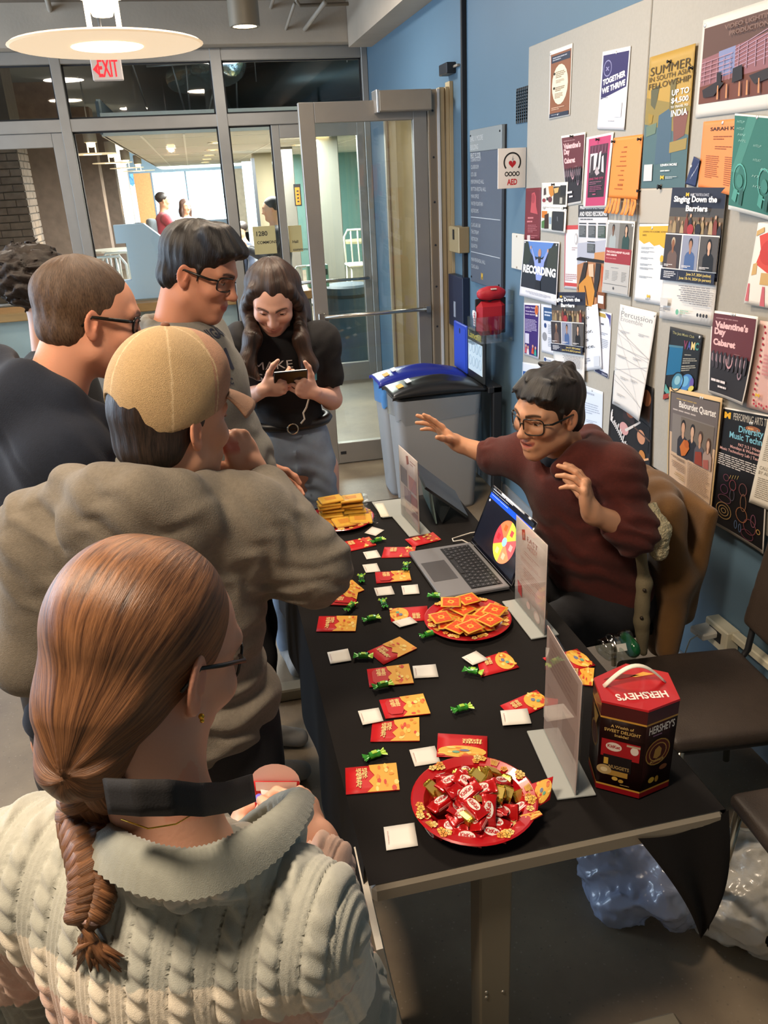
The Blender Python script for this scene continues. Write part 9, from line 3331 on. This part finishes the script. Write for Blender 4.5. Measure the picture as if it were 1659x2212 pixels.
# outlet strip along the wall with charger and cable
a,c = at_x((1546,1352),WX - .03),at_x((1659,1440),WX - .03)
zr = .36
t = thing('outlet_strip','ivory outlet raceway running low along the blue wall','outlet strip',(WX,2.0,zr))
M_IVORY = mat('ivory_plastic_strip','#d9d3ba',.45)
b = MB(); b.span((WX - .035,c[1] - .6,c[2] - .012),(WX - .001,a[1] - .06,c[2] + .016),bev=.004); b.build('raceway',M_IVORY,t)
b = MB(); b.span((WX - .055,a[1] - .10,a[2] - .06),(WX - .001,a[1] + .03,a[2] + .03),bev=.005); b.build('outlet_box',M_IVORY,t)
b = MB(); b.span((WX - .0565,a[1] - .07,a[2] - .03),(WX - .055,a[1] + .0,a[2] + .01)); b.build('socket',M_BLACK,t)
q = at_x((1512,1366),WX - .10)
b = MB(); b.box(q + (.02,0,0),(.075,.075,.028),rotz(.1),WHITE,0,.006); o = b.build('charger',M_WHITEP,None,loc=q); tag(o,'white square laptop charger plugged into the outlet strip','charger')
b = MB(); b.tube([q + (-.01,-.01,0),q + (-.05,-.02,-.01),q + (-.09,-.05,-.06),q + (-.11,-.06,-.16),q + (-.12,-.03,-.30)],.0025,7); o = b.build('charger_cable',M_WHITEP,None,loc=q); tag(o,'thin white cable drooping from the laptop charger','cable')

# recycling and landfill bins
M_BIN = mat('grey_bin','#8f9193',.45,noise=(3,.03))
M_BAGC = glassy('clear_liner',(.86,.88,.90),.12,.2)

def bin_(y0,y1,x0,x1,label,lidm,lm,name,liner):
 t = thing('waste_bin',label,'bin',((x0 + x1) / 2,(y0 + y1) / 2,0))
 S = None
 b = MB()
 yc,xc,hy,hx = (y0 + y1) / 2,(x0 + x1) / 2,(y1 - y0) / 2,(x1 - x0) / 2
 def ringb(z,f,r=.05):
  P_ = []
  for sx,sy,a0 in ((1,1,0),(-1,1,90),(-1,-1,180),(1,-1,270)):
   for k in range(5):
    a = math.radians(a0 + k * 22.5)
    P_.append((xc + sx * (hx * f - r) + r * math.cos(a),yc + sy * (hy * f - r) + r * math.sin(a),z))
  return P_
 lv = [(0.0,.80),(.02,.82),(.66,.96),(.70,.97)]
 V = [p for z,f in lv for p in ringb(z,f)]
 b.add(V,[[i * 20 + k,i * 20 + (k + 1) % 20,(i + 1) * 20 + (k + 1) % 20,(i + 1) * 20 + k] for i in range(3) for k in range(20)] + [list(range(20))[::-1]],WHITE,True)
 b.build('tub',M_BIN,t)
 b = MB()
 V = [p for z,f in ((.715,.985),(.60,.985 - .01),(.585,.97)) for p in ringb(z,f)]
 for i,v in enumerate(V):
  if i >= 20:
   V[i] = (v[0],v[1],v[2] + .018 * math.sin(i * 2.3) + .012 * math.sin(i * .9))
 b.add(V,[[i * 20 + k,(i + 1) * 20 + k,(i + 1) * 20 + (k + 1) % 20,i * 20 + (k + 1) % 20] for i in range(2) for k in range(20)],WHITE,True)
 b.build('bag_liner',liner,t)
 # arched lid with a long grip
 b = MB()

 def lid(u,v):
  x = x0 - .01 + (x1 - x0 + .02) * u
  e = (1 - (2 * v - 1) ** 6)
  return (x,y0 + (y1 - y0) * v,.715 + .012 + (.05 * math.sin(PI * u) ** .8 + .012) * e + .018 * math.exp(-((v - .5) / .13) ** 2) * math.sin(PI * min(1,max(0,(u - .25) / .6))) )
 b.grid(lid,30,20,WHITE,0,.02)
 b.build('lid',lidm,t)
 b = MB(); b.box((x0 + .06,yc - .03,.765),(.035,.07,.002),roty(-.32),lin('#d9a63a')); b.box((x0 + .115,yc,.785),(.03,.08,.002),roty(-.30),lin('#d9d9d9')); b.build('lid_label',MATS['print'],t)['kind'] = 'stuff'
 return t

bin_(4.31,4.60,.965,1.50,'grey bin with a black landfill lid, nearer of the two',mat('black_lid','#17181a',.3),'','',M_BAGC)
bin_(4.63,4.92,.955,1.49,'grey bin with a blue recycling lid, behind the black lidded one',mat('blue_lid','#1b2a8c',.3),'','',mat('blue_bag','#4a8fd0',.3,alpha=.75))
t = thing('recycling_sign','upright blue panel standing behind the recycling lid','sign',(1.50,4.77,.75))
b = MB(); b.span((1.497,4.645,.74),(1.515,4.90,1.03),bev=.006); b.build('panel',mat('blue_panel','#1f3fb0',.35),t)
b = MB(); b.span((1.4955,4.66,.76),(1.497,4.885,1.01)); b.build('face',mat('blue_panel_face','#2346bd',.4),t)
b = MB(); b.ball((1.495,4.77,.985),(.002,.010,.018),8,6); b.build('hanging_hole',M_BLACK,t)
t = thing('landfill_sign','black framed Landfill sign standing behind the black lid','sign',(1.50,4.47,.75))
b = MB(); b.span((1.497,4.325,.74),(1.515,4.62,1.035),bev=.008); b.build('frame',mat('black_frame','#141516',.35),t)
b = MB(); b.span((1.4945,4.345,.79),(1.497,4.60,.965)); b.build('sheet',mat('pale_sheet','#cfe0ea',.45),t)
b = MB()
for i in range(4):
 for j in range(2):
  yy,zz = 4.56 - i * .06,.93 - j * .08
  pts = [(1.494,yy + .022 * math.cos(a),zz + .030 * math.sin(a)) for a in np.linspace(0,2 * PI,9,endpoint=False)]
  b.tube(pts,.0012,4,closed=True)
b.build('drawings',mat('blue_line','#8aa9c4',.6),t)['kind'] = 'stuff'
V,F,w_,h_ = letter_mesh('Landfill',.02)
VV = np.zeros((len(V),3)); VV[:,0] = 1.4955; VV[:,1] = 4.60 - V[:,0] / w_ * .23; VV[:,2] = .982 + V[:,1] / h_ * .038
b = MB(); b.add(VV,F); b.build('lettering',mat('yellow_print','#e8cf3a',.5),t)
t = thing('sign_post','black sign post by the wall behind the bins','post',(1.57,4.46,0))
b = MB(); b.span((1.545,4.30,0),(1.60,4.34,.74),bev=.006); b.build('upright',mat('black_post','#1b1c1f',.5),t)
b = MB(); b.span((1.517,4.30,.70),(1.60,4.92,.735),bev=.004); b.build('shelf',MATS['black_post'],t)
b = MB(); b.span((1.545,4.88,0),(1.60,4.92,.70),bev=.006); b.build('upright',MATS['black_post'],t)

# plastic bags on the floor under the chairs
M_BAGW = mat('white_plastic_bag','#d9d6cc',.25,trans=None,noise=(4,.05),coat=.3,bump=(22,.55,4))
for i,(pts,rs,lb) in enumerate((
  ([(1395,1860),(1340,1900),(1440,1930)],[.10,.08,.09],'bluish white plastic bag bunched under the table corner'),
  ([(1560,1880),(1640,1900),(1620,1960),(1540,1930)],[.10,.11,.09,.08],'large white plastic bag lying under the nearest chair'))):
 S = Sdf()
 P_ = [at_z(p,r * .75) for p,r in zip(pts,rs)]
 S.chain(P_,rs,.08)
 S.plane((0,0,.003),(0,0,-1))
 o = sdf_obj('plastic_bag',S,.006,M_BAGW if i else mat('clear_blue_bag','#aeb9d6',.2,alpha=.75,coat=.4,bump=(20,.6,4)),None,dmax=.03,disp=lambda P: .022 * wob(P,5,4 + i) - .016 * np.abs(wob(P,9,9)) - .008 * np.abs(wob(P,21,5)) + .012,loc=P_[0] * [1,1,0],smooth=1)
 tag(o,lb,'plastic bag')
q = at_z((1470,2040),.003)
